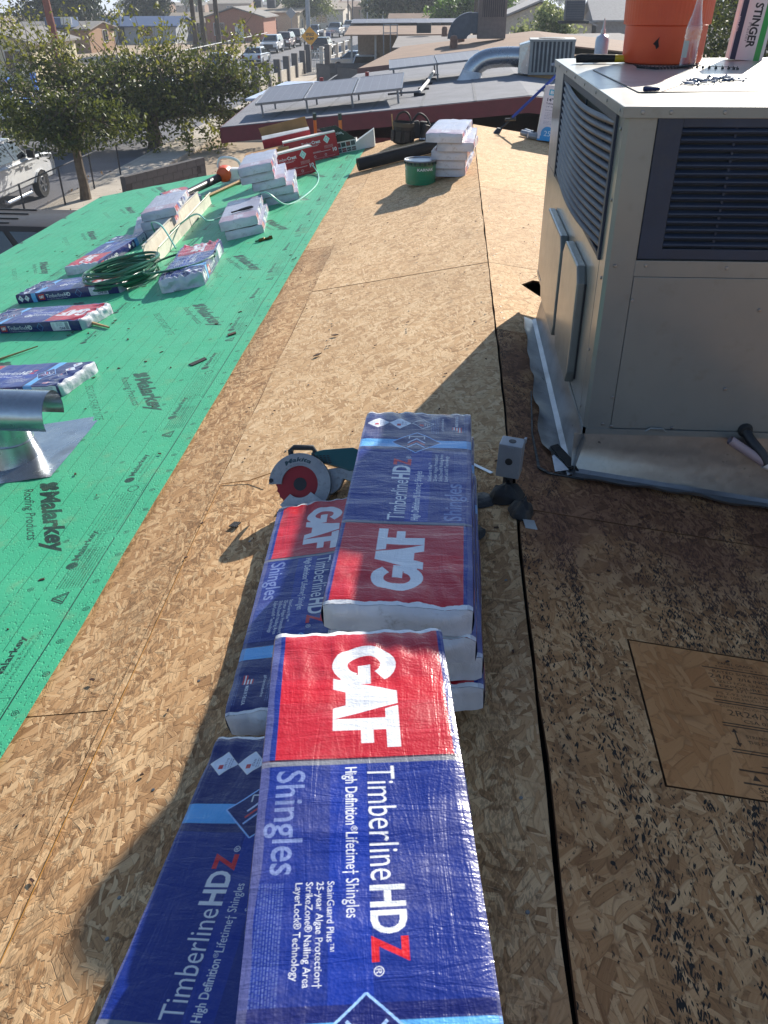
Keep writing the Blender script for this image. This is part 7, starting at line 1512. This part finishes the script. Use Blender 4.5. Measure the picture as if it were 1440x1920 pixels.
conifer('dark cypress left of the pine trunks, broader one', -52.4, 156, 9, 3.0, 33, size=.5, n=5000, group=GT); conifer('dark cypress left of the pine trunks, taller one', -48.6, 152, 13.5, 2.2, 34, size=.5, n=5000, group=GT)
def pine(lab, x, y, h, r_, seed):
    rn_ = random.Random(seed); cl_ = [(rn_.uniform(-1, 1)*r_*.7, rn_.uniform(-1, 1)*r_*.5, h*rn_.uniform(.62, .98), r_*rn_.uniform(.3, .55), r_*.4, h*.07, 1) for _ in range(11)]
    return tree('pine_tree', lab, T(x, y, GZ), .30, h*.5, cl_, LF2, BARKD, .4, 6500, seed, group=GT)
pine('pine with forked dark trunk behind the parked cars, left of the brick house', -27.2, 106, 11, 4.6, 41); pine('second pine trunk just left of the forked one', -29.2, 107, 10, 3.2, 42); pine('third slim pine trunk, leftmost of the group by the tan house', -31, 110, 10, 2.4, 43)
round_tree('hazy green mesquite tree behind the lamp post', -23.6, 150, 6.6, 4.6, 44, LF3, .35, 8000, group=GT); round_tree('small round tree at the far bend of the street', -15.2, 168, 5.0, 3.2, 45, LF3, .35, 4500, group=GT)
round_tree('big dark tree behind the long solar row', -6.8, 122, 8.6, 5.6, 46, LF2, .5, 10000, group=GT); round_tree('dark tree right of the big one behind the solar row', -3.0, 124, 8.4, 3.6, 47, LF2, .5, 6000, group=GT)
round_tree('bright green tree behind the solar row, left of its trunk', -.2, 98, 6.4, 3.6, 48, LF4, .35, 8000, group=GT); round_tree('bright green tree right of the tall trunk', 3.4, 102, 6.4, 3.2, 49, LF4, .35, 7000, group=GT)
tree('palm_trunk_tree', 'bare brown trunk among the bright green trees', T(1.6, 92, GZ), .33, 7.0, [(0, 0, 8.2, 1.8, 1.8, .9, 1)], LF4, BARKD, .5, 1200, 50, group=GT, limbs=False)
tree('oleander_bush', 'tall leafy bush with pale flowers between the brown unit and the dark condenser', T(5.1, 62, GZ), .12, .8, [(-.9, 0, 2.4, 1.1, 1, 1.5, 1), (.4, 0, 2.8, 1.2, 1, 1.7, 1), (1.6, 0, 2.6, 1.1, 1, 1.7, 1), (.2, 0, 4.2, 1.0, .8, 1.0, .6), (1.5, 0, 4.3, .8, .8, .9, .6)], LF5, BARK, .26, 6500, 51, cat='bush')
tree('olive_tree', 'dark tree behind the white carton at right edge', T(11.0, 34, GZ), .2, 2.0, [(-2.2, 0, 3.6, 1.5, 1.4, 1.5, 1), (-.4, 0, 4.2, 1.8, 1.5, 1.6, 1), (1.4, 0, 3.6, 1.8, 1.5, 1.5, 1), (-1.5, 0, 5.2, 1.6, 1.4, 1.1, .8), (3.2, .5, 4.3, 1.6, 1.5, 1.6, 1)], LF1, BARKD, .17, 12000, 52)
round_tree('mid green tree far behind the orange cooler', 15.5, 60, 6.0, 3.6, 53, LF2, .3, 6000, group=GT)
gable_house('low house with a grey sloping roof seen between the bottle and the dark tree', 13.5, 46, 7, 8, 2.6, 1.3, WST, RFG, 0, 'x', name='far_house')
rn = random.Random(5)
for i in range(26):
    y = rn.uniform(190, 520); x = rn.uniform(-.42, .25)*y; round_tree('small hazy tree in the far distance', x, y, rn.uniform(4, 8), rn.uniform(2.5, 4.5), 60+i, rn.choice([LF2, LF3, LF4]), .8, 700, z=gz(math.hypot(x, y)), name='distant_tree', group='hazy trees in the distance')
for i, (x, y) in enumerate(((-29.8, 60.2), (-28, 64.8), (-27.2, 70.4), (-26.6, 91), (-26.4, 80), (-26.5, 99))):
    tree('yard_shrub', ['low shrub before the cream gabled house', 'low shrub right of the cream gabled house', 'shrub at the foot of the leaning pole', 'shrub by the far fence, middle', 'shrub behind the far fence, nearest', 'dark shrub behind the far fence, farthest'][i], T(x, y, GZ), .04, .3, [(0, 0, .7, .9, .9, .6, 1)], LF2, BARK, .13, 900, 90+i, cat='shrub', limbs=False)
mb = MB(); rn = random.Random(2)
lit = leaf_mesh('leaf_litter', [(rn.gauss(-11.1, .8), rn.uniform(21, 32), GZ+.01+.02*rn.random()) for _ in range(2600)], .12, leafmat('dry_leaves', rgb(90, 66, 44), rgb(120, 92, 60), rgb(150, 120, 80)), 3)
o = bpy.data.objects.new('leaf_litter', lit); COL.objects.link(o); tag(o, 'dry leaves under the trees along the wire fence', 'leaves', kind='stuff')
# ------------------------------------------------------------------ distance haze
hzm = bpy.data.materials.new('haze'); hzm.use_nodes = True; ht = hzm.node_tree; ht.nodes.remove(ht.nodes['Principled BSDF']); pv_ = ht.nodes.new('ShaderNodeVolumePrincipled')
pv_.inputs['Color'].default_value = (.80, .88, 1, 1); pv_.inputs['Density'].default_value = .00065; pv_.inputs['Anisotropy'].default_value = .25; ht.links.new(pv_.outputs[0], ht.nodes['Material Output'].inputs['Volume'])
mb = MB(); mb.bx(-6500, 6500, -6500, 6500, -100, 75); hz = mb.build('haze', hzm); hz['kind'] = 'stuff'; hz['label'] = 'thin bluish distance haze'
